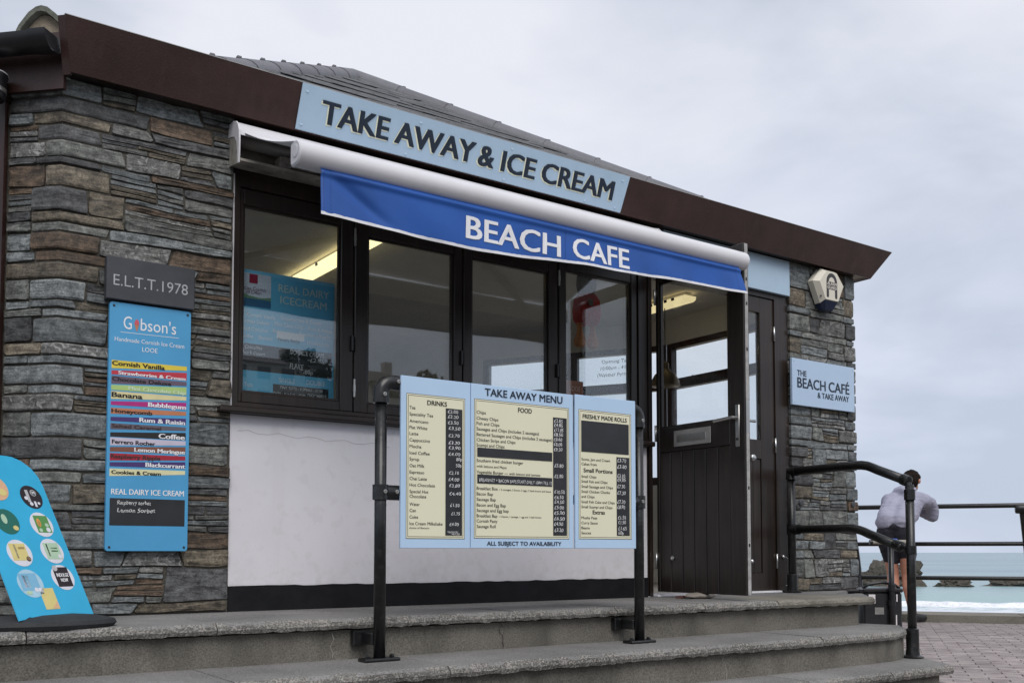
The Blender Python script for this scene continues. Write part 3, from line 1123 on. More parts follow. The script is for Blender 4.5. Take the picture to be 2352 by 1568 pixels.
# the wave breaking on the beach: a low rolled crest with a ragged front
mat("foam", (0.78, 0.80, 0.84), rough=0.8, var=0.16, scale=1.6, bump=0.9, bscale=3.0, bdist=0.3)
g = B()
prof = [(-2.3, 0.02), (-1.5, 0.16), (-0.9, 0.48), (-0.3, 0.62), (0.5, 0.42), (1.8, 0.12), (3.0, 0.0)]
vv = []
ls = [x * 0.7 for x in range(-150, 151)]
for l in ls:
    n_ = noise.noise((l * 0.07, 3.3, 0))
    n2_ = noise.noise((l * 0.45, 8.3, 0))
    d0 = 79.3 + 2.6 * n_
    hgt = max(0.06, 0.75 + 0.75 * noise.noise((l * 0.045, 1.7, 4)) + 0.3 * n2_)
    for k, (dd, h) in enumerate(prof):
        p = railp(l, d0 + dd + 0.35 * n2_)
        vv.append((p.x, p.y, -4.2 + h * hgt + (0.06 * noise.noise((l * 1.3, k * 1.9, 2)) if 0 < k < 6 else -0.05)))
np_ = len(prof)
g.add(vv, [(i * np_ + j, i * np_ + j + 1, (i + 1) * np_ + j + 1, (i + 1) * np_ + j) for i in range(len(ls) - 1) for j in range(np_ - 1)])
structure(g.build("breaking_wave", "foam", smooth=True), 'stuff')

# rocks standing out of the sea
stone_mat("sea_rock", (0.055, 0.052, 0.045), (0.10, 0.092, 0.075))
mat("sea_rock_b", (0.075, 0.066, 0.052), rough=0.85, var=0.45, scale=0.9, bump=1.0, bscale=2.4, bdist=0.5)
def rock(label, c, sx, sy, h, seed, lean=0.0):
    t = bmesh.new()
    bmesh.ops.create_icosphere(t, subdivisions=4, radius=1.0)
    for v in t.verts:
        d = v.co.normalized()
        k = 0.95 + 0.45 * noise.noise(d * 1.5 + Vector((seed, 0, 0))) + 0.42 * abs(noise.noise(d * 3.3 + Vector((0, seed, 0)))) - 0.20 * abs(noise.noise(d * 6.5 + Vector((0, 0, seed)))) + 0.09 * noise.noise(d * 13 + Vector((seed, seed, 0)))
        p = d * k
        ang = math.atan2(RAIL_D.y, RAIL_D.x)
        x, y = p.x * sx + lean * p.z, p.y * sy
        v.co = Vector((c[0] + x * math.cos(ang) - y * math.sin(ang), c[1] + x * math.sin(ang) + y * math.cos(ang), -4.25 + max(-0.3, p.z) * h))
    b = B()
    b.merge(t)
    o = b.build("sea_rock", "sea_rock_b", smooth=25)
    tag(o, label, "rock", "rocks standing in the sea")
    top(o, (c[0], c[1], -4.3))
rock("large humped dark rock in the sea behind the person's legs", (119.8, 77.6), 4.6, 3.0, 3.1, 12.3, -1.2)
rock("low jagged rock in the sea right of the person", (124.9, 70.3), 2.4, 1.5, 1.05, 9.4)
rock("long low rock in the sea nearest the right railing post", (132.0, 66.0), 3.6, 1.6, 0.95, 5.2)

# block paving: rows parallel to the railing
mat("paver", (0.28, 0.235, 0.235), rough=0.85, var=0.22, scale=7, bump=0.5, bscale=120, objrand=0.16, col2=(0.30, 0.265, 0.255))
mat("paver_joint", (0.13, 0.11, 0.10), rough=0.95, var=0.3, scale=20)
pv = B()
pp = [railp(-9, -0.28), railp(6, -0.28), railp(6, -9), railp(-9, -9)]
pv.add([(p.x, p.y, GZ - 0.016) for p in pp], [(0, 1, 2, 3)])
paving = structure(pv.build("pavement", "paver_joint"))
def paver_verts(l, d, bl=0.2, bw=0.1):
    gp = 0.003
    o_ = []
    dz = rnd.uniform(-0.002, 0.002)
    for (u, v, z) in ((0, 0, -0.02), (bl, 0, -0.02), (bl, bw, -0.02), (0, bw, -0.02)):
        p = railp(l + min(max(u, gp * 0.5), bl - gp * 0.5), d + min(max(v, gp * 0.5), bw - gp * 0.5))
        o_.append((p.x, p.y, GZ + z))
    for (u, v) in ((0.0045, 0.0045), (bl - 0.0045, 0.0045), (bl - 0.0045, bw - 0.0045), (0.0045, bw - 0.0045)):
        p = railp(l + u, d + v)
        o_.append((p.x, p.y, GZ + dz))
    return o_
PF = [(4, 5, 6, 7), (0, 1, 5, 4), (1, 2, 6, 5), (2, 3, 7, 6), (3, 0, 4, 7)]
cells = []
fw_h = Vector((math.cos(YAW), math.sin(YAW), 0))
rt_h = Vector((math.sin(YAW), -math.cos(YAW), 0))
for i in range(64):
    d = -0.40 - 0.1 * i
    for j in range(-42, 26):
        l = j * 0.2 + (0.1 if i % 2 else 0.0)
        c = railp(l + 0.1, d + 0.05) - cam.location
        dep = c.dot(fw_h)
        u = c.dot(rt_h)
        if dep < 3.5 or u / dep > 0.56 or u / dep < 0.30:
            continue
        p = railp(l + 0.1, d + 0.05)
        if p.x < 5.2 and p.y > -1.35:
            continue
        cells.append((dep, l, d))
cells.sort()
near = cells
rest = B()
vis = [c for c in near if railp(c[1], c[2]).x > 5.0]
vis.sort()
for k, (dep, l, d) in enumerate(vis):
    if k < 290:
        b = B()
        b.add(paver_verts(l, d), PF)
        b.build("paver", "paver", paving)
    else:
        rest.add(paver_verts(l, d), PF)
structure(rest.build("pavers_farther_off", "paver", paving), 'stuff')

# kerb on the sea wall and the railing on it
g = B()
for i in range(-6, 8):
    t0 = i * 1.0
    q = [railp(t0 + 0.004, -0.28), railp(t0 + 0.996, -0.28), railp(t0 + 0.996, 0.34), railp(t0 + 0.004, 0.34)]
    b = B()
    b.prism([(p.x, p.y, GZ - 0.03) for p in q], (0, 0, 0.105))
    if i == -6:
        kerb = structure(b.build("kerb", "end_concrete"))
    else:
        b.build("kerb_stone", "end_concrete", kerb)
KZ = GZ + 0.075

def railing_post(t, label):
    base = railp(t, 0.0, KZ)
    o = thing("railing_post", label, "post", base, "posts of the seafront railing")
    s = []
    H = 1.13
    for k in range(13):
        f = k / 12
        s.append(base + Vector((0, 0, H * f)) + RAIL_N * (0.17 * math.sin(math.pi * min(1, f * 1.02)) ** 1.3 * (1 - 0.2 * f)) - RAIL_D * (0.10 * math.sin(math.pi * 0.5 * (1 - f)) ** 1.0 * 1.0))
    B().tube(s, [0.036 - 0.008 * k / 12 for k in range(13)], 12).build("post", "black_paint", o, True)
    tp = s[-1]
    B().lathe(tp + Vector((0, 0, -0.035)) - RAIL_D * 0.06, [(0.030, 0), (0.047, 0.006), (0.05, 0.03), (0.05, 0.09), (0.047, 0.114), (0.030, 0.12)], 16, axis=RAIL_D).build("socket", "black_paint", o, True)
    fb = B()
    p0 = s[0]
    M = Matrix.Translation(p0) @ Matrix.Rotation(math.atan2(RAIL_D.y, RAIL_D.x), 4, 'Z')
    fb.box(-0.09, 0.09, -0.07, 0.07, -0.002, 0.014, 0.003, M)
    fb.build("base_plate", "black_paint", o)
    for sx in (-0.065, 0.065):
        bb = B()
        bb.lathe(M @ Vector((sx, 0, 0.014)), [(0.013, 0), (0.013, 0.009), (0.008, 0.015)], 8)
        bb.build("bolt", "black_paint", o)
    return s
railing_post(-0.03, "curved black iron railing post at the right edge of the picture")
railing_post(1.66, "curved black iron railing post just behind the stone pier")
railing_post(-1.72, "curved black iron railing post just outside the right edge of the picture")
for z, lab, r_ in ((0.757, "top black tube rail of the seafront railing", 0.025), (0.36, "middle black tube rail of the seafront railing", 0.023), (-0.005, "lowest black tube rail of the seafront railing", 0.023)):
    f = (z - KZ) / 1.13
    bulge = 0.17 * math.sin(math.pi * min(1, max(0, f) * 1.02)) ** 1.3 * (1 - 0.2 * f) if f < 0.97 else 0.0
    b = B()
    b.tube([railp(-4, bulge, z), railp(4.5, bulge, z)], r_, 10)
    o = b.build("rail", "black_paint", None, True)
    tag(o, lab, "railing", "rails of the seafront railing")
    top(o, railp(0, bulge, z))

# ------------------------------------------------------------------ the steps
steps = B()
steps.prism([(-1.4, 0.6, -0.05), (-1.4, -0.70, -0.05), (5.24, -0.73, -0.05), (6.20, 0.10, -0.05), (6.2, 0.6, -0.05)], (0, 0, -0.45))
steps.prism([(-1.4, 0.3, -0.22), (-1.4, -1.14, -0.22), (4.75, -1.14, -0.22), (5.02, -1.125, -0.22), (5.20, -1.06, -0.22), (5.31, -0.96, -0.22), (5.9, -0.30, -0.22)], (0, 0, -0.28))
steps.prism([(-1.4, 0.1, -0.39), (-1.4, -1.38, -0.39), (5.02, -1.39, -0.39), (5.43, -0.95, -0.39), (6.1, -0.3, -0.39)], (0, 0, -0.12))
steps = structure(steps.build("steps", "riser_concrete"))

def edge_slab(front, depth, z, th, seed, m="step_aggregate", back=None, n_=26):
    """a tread slab: front is a polyline from left to right; its nosing is chipped and uneven"""
    rr = random.Random(seed)
    pts_ = [Vector((p[0], p[1], 0)) for p in front]
    seg = []
    tot = sum((pts_[i + 1] - pts_[i]).length for i in range(len(pts_) - 1))
    step_ = tot / n_
    acc, i = 0.0, 0
    for k in range(n_ + 1):
        s = k * step_
        j, a_ = 0, 0.0
        while j < len(pts_) - 2 and a_ + (pts_[j + 1] - pts_[j]).length < s:
            a_ += (pts_[j + 1] - pts_[j]).length
            j += 1
        d = (pts_[j + 1] - pts_[j]).normalized()
        seg.append((pts_[j] + d * (s - a_), Vector((d.y, -d.x, 0))))
    b = B()
    vv = []
    for k, (p, nrm) in enumerate(seg):
        c1 = rr.uniform(0, 0.008) + (0.012 if rr.random() < 0.08 else 0)
        c2 = rr.uniform(0, 0.008)
        end = k in (0, len(seg) - 1)
        bk = back(p) if back else p - nrm * depth
        if end:
            c1 += 0.006
        dz = rr.uniform(-0.002, 0.0015)
        vv += [Vector((bk[0], bk[1], z)), Vector((*(p - nrm * (0.018 + c1)).xy, z + dz)), Vector((*(p - nrm * (0.003 + c1 * 0.6)).xy, z - 0.010 - c1 * 0.6)),
               Vector((*(p - nrm * c2 * 0.7).xy, z - th * 0.6)), Vector((*(p - nrm * (0.006 + c2)).xy, z - th + rr.uniform(0, 0.006))), Vector((bk[0], bk[1], z - th))]
    ns = 6
    f = [(k * ns + q, k * ns + q + 1, (k + 1) * ns + q + 1, (k + 1) * ns + q) for k in range(len(seg) - 1) for q in range(ns - 1)]
    f += [tuple(range(ns)), tuple((len(seg) - 1) * ns + q for q in range(ns))]
    b.add(vv, f)
    o_ = b.build("tread_slab", m, steps)
    if m == "step_aggregate":
        o_.data.materials.append(MATS["tread_concrete"])
        for q in o_.data.polygons:
            if q.normal.z > 0.8:
                q.material_index = 1
    return o_

js = [-1.4, -0.45, 0.62, 1.28, 2.10, 2.66, 3.27, 3.88, 4.46, 5.32]
LF = lambda x: -0.752 - 0.0085 * max(0, x - 1.0)
for i in range(len(js) - 1):
    x0, x1 = js[i] + 0.0025, js[i + 1] - 0.0025
    last = i == len(js) - 2
    edge_slab([(x0, LF(x0)), (x1, LF(x1) - (0.012 if last else 0))], 0.3, 0.0, 0.046, 100 + i, "end_concrete" if last else "step_aggregate", back=lambda p: (p.x, -0.36))
js2 = [-1.4, 0.3, 1.20, 2.05, 2.86, 3.47, 4.32, 4.52]
for i in range(len(js2) - 1):
    edge_slab([(js2[i] + 0.0025, -1.185), (js2[i + 1] - 0.0025, -1.185)], 0.3, -0.17, 0.048, 200 + i, back=lambda p: (p.x, -0.60))
edge_slab([(4.5225, -1.185), (4.78, -1.182), (5.02, -1.160), (5.18, -1.10), (5.30, -1.02), (5.42, -0.90)], 0.3, -0.17, 0.048, 260, back=lambda p: (min(p.x - 0.06, 5.34), -0.60))
js3 = [-1.4, 0.8, 2.0, 3.1, 3.9, 4.55, 5.10]
for i in range(len(js3) - 1):
    edge_slab([(js3[i] + 0.0025, -1.435), (js3[i + 1] - 0.0025, -1.435)], 0.3, -0.34, 0.05, 300 + i, back=lambda p: (p.x if p.x < 5.0 else p.x + 0.30 * (p.x - 5.0) / 0.1, -0.98 if p.x < 5.0 else -0.98 + 0.0))
b = B()
b.prism([(-1.4, 0.06, -0.003), (-1.4, -0.362, -0.003), (5.50, -0.362, -0.003), (6.22, 0.06, -0.003)], (0, 0, -0.03))
b.prism([(5.32, -0.762, -0.004), (5.78, -0.37, -0.004), (5.50, -0.362, -0.004), (5.318, -0.37, -0.004)], (0, 0, -0.044))
b.build("landing_slab", "tread_concrete", steps)
b = B()
b.prism([(5.05, -1.42, -0.344), (5.46, -0.97, -0.344), (5.9, -0.5, -0.344), (5.2, -0.62, -0.344)], (0, 0, -0.046))
b.build("tread_slab", "tread_concrete", steps)
# mortar fillets where tread meets riser and cracks in the risers
mat("crack", (0.05, 0.045, 0.04), rough=0.95)
mat("filled_crack", (0.27, 0.26, 0.23), rough=0.9)
def crack(x, y, z0, z1, m, wd, seed):
    rr = random.Random(seed)
    b = B()
    n_ = 9
    pts_ = []
    for k in range(n_):
        f = k / (n_ - 1)
        pts_.append((x + rr.uniform(-0.012, 0.012) - 0.02 * f, z0 + (z1 - z0) * f))
    for k in range(n_ - 1):
        (xa, za), (xb, zb) = pts_[k], pts_[k + 1]
        ww = wd * (0.5 + rr.random())
        b.quad((xa - ww, y, za), (xa + ww, y, za), (xb + ww * 0.8, y, zb), (xb - ww * 0.8, y, zb))
    b.build("crack", m, steps)
crack(2.62, -0.7222, -0.17, -0.05, "crack", 0.0018, 3)
crack(1.78, -0.7180, -0.17, -0.06, "filled_crack", 0.002, 4)
crack(3.63, -1.1415, -0.34, -0.22, "filled_crack", 0.002, 5)
crack(2.14, -1.1415, -0.34, -0.22, "crack", 0.0016, 6)
crack(2.45, -1.1415, -0.34, -0.24, "filled_crack", 0.0012, 7)

# ------------------------------------------------------------------ the cafe building
cafe = thing("cafe_building", "low slate-stone seafront cafe with brown fascia, hipped slate roof and dark timber front", "building", (3.55, 0.0, 0.0))

N45 = Vector((-0.70711, -0.70711, 0))
D45 = Vector((-0.70711, 0.70711, 0))

SLIVERS = {}

def face_stone(parent, o, ud, nrm, bot, topf, l0, l1, r0, r1, r, m):
    """one stone of a wall face. bot(u), topf(u): its bed lines; ends run from (l0 at the bottom, l1 at the top) to (r0, r1).
    An uneven, chipped outline standing proud of the mortar with a riven face."""
    o, ud, nrm = Vector(o), Vector(ud), Vector(nrm)
    um = (l0 + l1 + r0 + r1) / 4
    h_ = topf(um) - bot(um)
    w_ = (r0 + r1 - l0 - l1) / 2
    if w_ < 0.02 or h_ < 0.008:
        return
    j = min(0.005, h_ * 0.09)
    nb = max(2, min(7, int(w_ / 0.05)))
    c = min(h_ * 0.3, 0.014)
    cs = [c * r.uniform(0.15, 1.0) for _ in range(4)]
    ph, fq = r.uniform(0, 6), r.uniform(18, 40)
    P = []
    for k in range(nb + 1):
        u = l0 + cs[0] + (r0 - l0 - cs[0] - cs[1]) * k / nb
        P.append((u, bot(u) + j * (0.5 + 0.5 * math.sin(u * fq + ph)) * r.uniform(0.3, 1.2)))
    P.append((r0 + r.uniform(-j, 0), bot(r0) + cs[1] * r.uniform(.5, .9)))
    if h_ > 0.05:
        P.append(((r0 + r1) / 2 + r.uniform(-j * 1.4, 0.001), (bot(r0) + topf(r1)) / 2 + r.uniform(-.2, .2) * h_))
    P.append((r1 + r.uniform(-j, 0), topf(r1) - cs[2] * r.uniform(.5, .9)))
    for k in range(nb + 1):
        u = r1 - cs[2] + (l1 - r1 + cs[2] + cs[3]) * k / nb
        P.append((u, topf(u) - j * (0.5 + 0.5 * math.sin(u * fq * 0.8 + ph * 2)) * r.uniform(0.3, 1.2)))
    P.append((l1 + r.uniform(0, j), topf(l1) - cs[3] * r.uniform(.5, .9)))
    if h_ > 0.05:
        P.append(((l0 + l1) / 2 + r.uniform(-0.001, j * 1.4), (bot(l0) + topf(l1)) / 2 + r.uniform(-.2, .2) * h_))
    P.append((l0 + r.uniform(0, j), bot(l0) + cs[0] * r.uniform(.5, .9)))
    n = len(P)
    cu = sum(p[0] for p in P) / n
    cz = sum(p[1] for p in P) / n
    proud = r.uniform(-0.008, 0.006) if h_ > 0.025 else r.uniform(-0.010, 0.0)
    tu, tz = r.uniform(-0.025, 0.025), r.uniform(-0.09, 0.07)
    ins = min(0.0022, h_ * 0.08)
    sd = r.uniform(0, 50)
    def at(u, z, d):
        return o + ud * u + Vector((0, 0, z)) + nrm * d
    def rel(u, z, a):
        return proud + tu * (u - cu) + tz * (z - cz) + a * noise.noise(Vector((u * 13, z * 34, sd)))
    v = [at(u, z, -0.035) for u, z in P]
    v += [at(u, z, rel(u, z, 0.003) - 0.004) for u, z in P]
    for fr_, am in ((None, 0.003), (0.45, 0.0055)):
        for u, z in P:
            du, dz = cu - u, cz - z
            if fr_ is None:
                ln = math.hypot(du, dz) or 1
                u2, z2 = u + du / ln * ins, z + dz / ln * ins
            else:
                u2, z2 = u + du * fr_ * 0.35, z + dz * fr_ * 1.2
            v.append(at(u2, z2, rel(u2, z2, am) + (0.0 if fr_ is None else r.uniform(-0.0015, 0.0015))))
    v.append(at(cu, cz, rel(cu, cz, 0.005)))
    f = []
    for ring in range(3):
        f += [(ring * n + k, ring * n + (k + 1) % n, (ring + 1) * n + (k + 1) % n, (ring + 1) * n + k) for k in range(n)]
    f += [(3 * n + k, 3 * n + (k + 1) % n, 4 * n) for k in range(n)]
    if h_ < 0.026 or w_ * h_ < 0.0022:
        sb = SLIVERS.setdefault(parent.name, (parent, {}))[1].setdefault(m.name, B())
        sb.add(v, f)
        return
    b = B()
    b.add(v, f)
    return b.build("stone", m, parent)

def corner_stone(parent, c, d1, n1, a, d2, n2, bb, z0, z1, r, m, slant=0.0):
    """a quoin: one stone seen on both faces of a corner, with a riven surface"""
    c, d1, n1, d2, n2 = map(Vector, (c, d1, n1, d2, n2))
    out_ = r.uniform(-0.007, 0.005)
    bis = (n1 + n2)
    bis = bis / (bis.length_squared / 2.0)
    k1, k2 = max(1, int(a / 0.06)), max(1, int(bb / 0.06))
    path = [(c + d1 * (a * (1 - q / k1)), n1, 1 - q / k1) for q in range(k1)] + [(c + bis * 0.0, bis, 0)] + [(c + d2 * (bb * (q + 1) / k2), n2, -(q + 1) / k2) for q in range(k2)]
    inner = [c + d2 * bb - n2 * 0.05, c - bis * 0.05, c + d1 * a - n1 * 0.05]
    h_ = z1 - z0
    ins = min(0.0025, h_ * 0.09)
    sd = r.uniform(0, 60)
    rings = []
    jb = [r.uniform(0, min(0.004, h_ * 0.08)) for _ in path]
    jt = [r.uniform(0, min(0.004, h_ * 0.08)) for _ in path]
    for lev, (fz, sh) in enumerate(((0, 1), (0.12, 0), (0.5, 0), (0.88, 0), (1, 1))):
        ring = []
        for q, (p, nn, tt) in enumerate(path):
            zz_ = z0 + h_ * fz
            if lev == 0:
                zz_ = z0 + jb[q]
            if lev == 4:
                zz_ = z1 - jt[q]
            am = 0.0028 * noise.noise(Vector((p.x * 13 + p.y * 9, zz_ * 34, sd)))
            pp_ = p + nn * (out_ + am - (ins * 1.2 if sh else 0))
            if q == 0:
                pp_ = pp_ + d1 * (slant * (fz - 0.5) - (0.006 if sh else r.uniform(0, .004)))
            if q == len(path) - 1:
                pp_ = pp_ - d2 * (0.006 if sh else 0)
            ring.append(Vector((pp_.x, pp_.y, zz_)))
        for p in inner:
            ring.append(Vector((p.x, p.y, z0 + h_ * fz)))
        rings.append(ring)
    v = [p for ring in rings for p in ring]
    n = len(rings[0])
    f = [(i * n + k, i * n + (k + 1) % n, (i + 1) * n + (k + 1) % n, (i + 1) * n + k) for i in range(4) for k in range(n)]
    f += [tuple(range(n)), tuple(4 * n + k for k in range(n))]
    b = B()
    b.add(v, f)
    return b.build("stone", m, parent)

def courses(r, z0, z1, hs):
    zs = [z0]
    while zs[-1] < z1 - 0.05:
        zs.append(min(z1, zs[-1] + r.choice(hs) * r.uniform(0.9, 1.12)))
    zs[-1] = z1
    return zs

def lay(parent, o, ud, nrm, zs, starts, ends, r, amp, lens, split=0.4, tall=0.16, pale=0.0):
    """random-coursed rubble between starts[k] and ends[k] in every course; beds wander, some stones rise through two courses,
    others are split into thin slips"""
    nk = len(zs) - 1
    gap = 0.0045
    ph = [r.uniform(0, 6) for _ in zs]
    def bed(k):
        if k == 0 or k == nk:
            return lambda u: zs[k]
        return lambda u: zs[k] + amp * math.sin(u * 6.3 + ph[k]) + amp * 0.6 * math.sin(u * 15.1 + ph[k] * 2.3)
    taken = [[] for _ in range(nk + 1)]
    for k in range(nk):
        free = [(starts[k], ends[k])]
        for a, b2 in taken[k]:
            nf = []
            for x, y in free:
                if b2 <= x or a >= y:
                    nf.append((x, y))
                else:
                    if a - x > 0.03:
                        nf.append((x, a))
                    if y - b2 > 0.03:
                        nf.append((b2, y))
            free = nf
        hk = zs[k + 1] - zs[k]
        for x, y in free:
            u = x
            sl_prev = 0.0
            while u < y - 0.012:
                ln = r.choice(lens) * (1.0 if hk > 0.06 else 1.4) * r.uniform(0.8, 1.2)
                e_ = u + ln
                if e_ > y - 0.07:
                    e_ = y
                sl = 0.0 if e_ == y else r.uniform(-0.5, 0.5) * min(hk, 0.06)
                tallq = k < nk - 1 and hk < 0.085 and zs[k + 2] - zs[k] < 0.17 and r.random() < tall and 0.09 < e_ - u < 0.3 and e_ <= min(y, ends[k + 1]) and u >= starts[k + 1]
                lo_f, hi_f = bed(k), bed(k + 2 if tallq else k + 1)
                if tallq:
                    taken[k + 1].append((u, e_))
                    sl = 0.0
                hh = zs[k + (2 if tallq else 1)] - zs[k]
                parts = 1
                q_ = r.random()
                if not tallq and hh > 0.062 and q_ < split:
                    parts = 2 if q_ > split * 0.55 else (3 if hh < 0.085 else 4)
                cuts = [0.0]
                for q in range(1, parts):
                    cuts.append(q / parts + r.uniform(-0.16, 0.16) / parts)
                cuts.append(1.0)
                tilt = r.uniform(-0.12, 0.12)
                for q in range(parts):
                    def zf(c_, tl):
                        return lambda uu: lo_f(uu) + (hi_f(uu) - lo_f(uu)) * (c_ + (tl * ((uu - u) / max(0.05, e_ - u) - 0.5) if 0 < c_ < 1 else 0))
                    b_f, t_f = zf(cuts[q], tilt), zf(cuts[q + 1], tilt)
                    bb_ = lambda uu, g=b_f: g(uu) + gap * 0.5
                    tt_ = lambda uu, g=t_f: g(uu) - gap * 0.5
                    s0, s1 = cuts[q] - 0.5, cuts[q + 1] - 0.5
                    sub = [(0, 1)]
                    if parts > 1 and e_ - u > 0.2 and r.random() < 0.45:
                        cc = r.uniform(0.35, 0.65)
                        sub = [(0, cc), (cc, 1)]
                    for sa, sb_ in sub:
                        L0 = u + (e_ - u) * sa + (sl_prev * s0 if sa == 0 else 0) + gap * 0.5
                        L1 = u + (e_ - u) * sa + (sl_prev * s1 if sa == 0 else 0) + gap * 0.5
                        R0 = u + (e_ - u) * sb_ + (sl * s0 if sb_ == 1 else 0) - gap * 0.5
                        R1 = u + (e_ - u) * sb_ + (sl * s1 if sb_ == 1 else 0) - gap * 0.5
                        face_stone(parent, o, ud, nrm, bb_, tt_, L0, L1, R0, R1, r, pick_stone(r, pale))
                u = e_
                sl_prev = sl

# left pier: a face along the front and a narrow face turned 45 degrees
b = B()
e = 0.012
b.prism([(0.83 + e * .4, e, 0.0), (1.583, e, 0.0), (1.583, 0.30, 0.0), (0.80, 0.30, 0.0), (0.652, 0.178 + e * 1.41, 0.0)], (0, 0, 2.32))
pier_l = b.build("stone_pier", "mortar", cafe)
r = random.Random(21)
zs = courses(r, 0.004, 2.30, (0.036, 0.048, 0.060, 0.072, 0.085, 0.10))
st, en, st2 = [], [], []
for k in range(len(zs) - 1):
    a = r.choice((0.07, 0.11, 0.16, 0.20, 0.26, 0.36))
    bb = r.choice((0.07, 0.11, 0.13, 0.245, 0.245))
    corner_stone(pier_l, (0.83, 0, 0), (1, 0, 0), (0, -1, 0), a, D45, N45, bb, zs[k] + 0.003, zs[k + 1] - 0.003, r, pick_stone(r), r.uniform(-.02, .02))
    st.append(a + 0.003)
    en.append(0.752 + r.uniform(-0.008, 0.007))
    st2.append(bb + 0.003)
lay(pier_l, (0.83, 0, 0), (1, 0, 0), (0, -1, 0), zs, st, en, r, 0.0035, (0.12, 0.18, 0.26, 0.34, 0.46), 0.55)
lay(pier_l, (0.83, 0, 0), D45, N45, zs, st2, [0.25 if s_ < 0.2 else s_ for s_ in st2], r, 0.003, (0.13, 0.2), 0.3, 0.0)

# right pier: front face, a shallow reveal beside the door, and the far corner
b = B()
b.prism([(5.54 + e, e, 0.0), (6.265 - e, e, 0.0), (6.265 - e, 0.30, 0.0), (5.54 + e, 0.30, 0.0)], (0, 0, 2.32))
pier_r = b.build("stone_pier", "mortar", cafe)
r = random.Random(44)
zs = courses(r, 0.004, 2.30, (0.05, 0.062, 0.075, 0.09, 0.105, 0.12))
st, en = [], []
for k in range(len(zs) - 1):
    a = r.choice((0.08, 0.12, 0.17, 0.22))
    c2 = r.choice((0.09, 0.105, 0.12, 0.2))
    corner_stone(pier_r, (5.54, 0, 0), (1, 0, 0), (0, -1, 0), a, (0, 1, 0), (-1, 0, 0), 0.11, zs[k] + 0.004, zs[k + 1] - 0.004, r, pick_stone(r), r.uniform(-.03, .03))
    corner_stone(pier_r, (6.265, 0, 0), (-1, 0, 0), (0, -1, 0), c2, (0, 1, 0), (1, 0, 0), 0.25, zs[k] + 0.004, zs[k + 1] - 0.004, r, STONES[0][0] if r.random() < 0.55 else pick_stone(r), r.uniform(-.01, .01))
    st.append(a + 0.003)
    en.append(0.725 - c2 - 0.003)
lay(pier_r, (5.54, 0, 0), (1, 0, 0), (0, -1, 0), zs, st, en, r, 0.004, (0.11, 0.15, 0.2, 0.26, 0.3), 0.5, 0.16, 0.4)
for pn, (par, dct) in SLIVERS.items():
    for mn, sb in dct.items():
        structure(sb.build("thin_stones", MATS[mn], par), 'stuff')

# rendered wall under the window, black plinth, dark timber above the window
b = B()
b.box(1.586, 4.20, 0.018, 0.14, 0.112, 0.912)
b.build("rendered_wall", "render_white", cafe)
b = B()
rr = random.Random(5)
n_ = 40
tp = [(1.586 + (4.20 - 1.586) * k / n_, 0.113 + rr.uniform(-0.003, 0.004)) for k in range(n_ + 1)]
b.prism([(x, 0.011, z) for x, z in tp] + [(4.20, 0.011, -0.002), (1.586, 0.011, -0.002)], (0, 0.12, 0))
b.build("plinth", "plinth_black", cafe)
b = B()
b.box(1.520, 4.22, -0.045, 0.10, 0.914, 0.944, 0.006)
b.build("window_sill", "stain_wood_h", cafe)
b = B()
b.box(1.575, 5.545, 0.03, 0.16, 2.052, 2.32)
b.build("lintel_board", "stain_wood_h", cafe)
# wall paint edge against the stones
b = B()
b.box(1.578, 1.594, 0.022, 0.06, 0.112, 2.05)
b.build("window_reveal", "render_white", cafe)
# hairline crack in the render
mat("hairline", (0.42, 0.40, 0.40), rough=0.9)
b = B()
xs_ = [1.62 + 0.05 * k for k in range(17)]
zs_ = [0.835 - 0.0015 * k + 0.008 * math.sin(k * 1.9) for k in range(17)]
for k in range(16):
    b.quad((xs_[k], 0.0172, zs_[k] - .0011), (xs_[k + 1], 0.0172, zs_[k + 1] - .0011), (xs_[k + 1], 0.0172, zs_[k + 1] + .0011), (xs_[k], 0.0172, zs_[k] + .0011))
b.build("hairline_crack", "hairline", cafe)

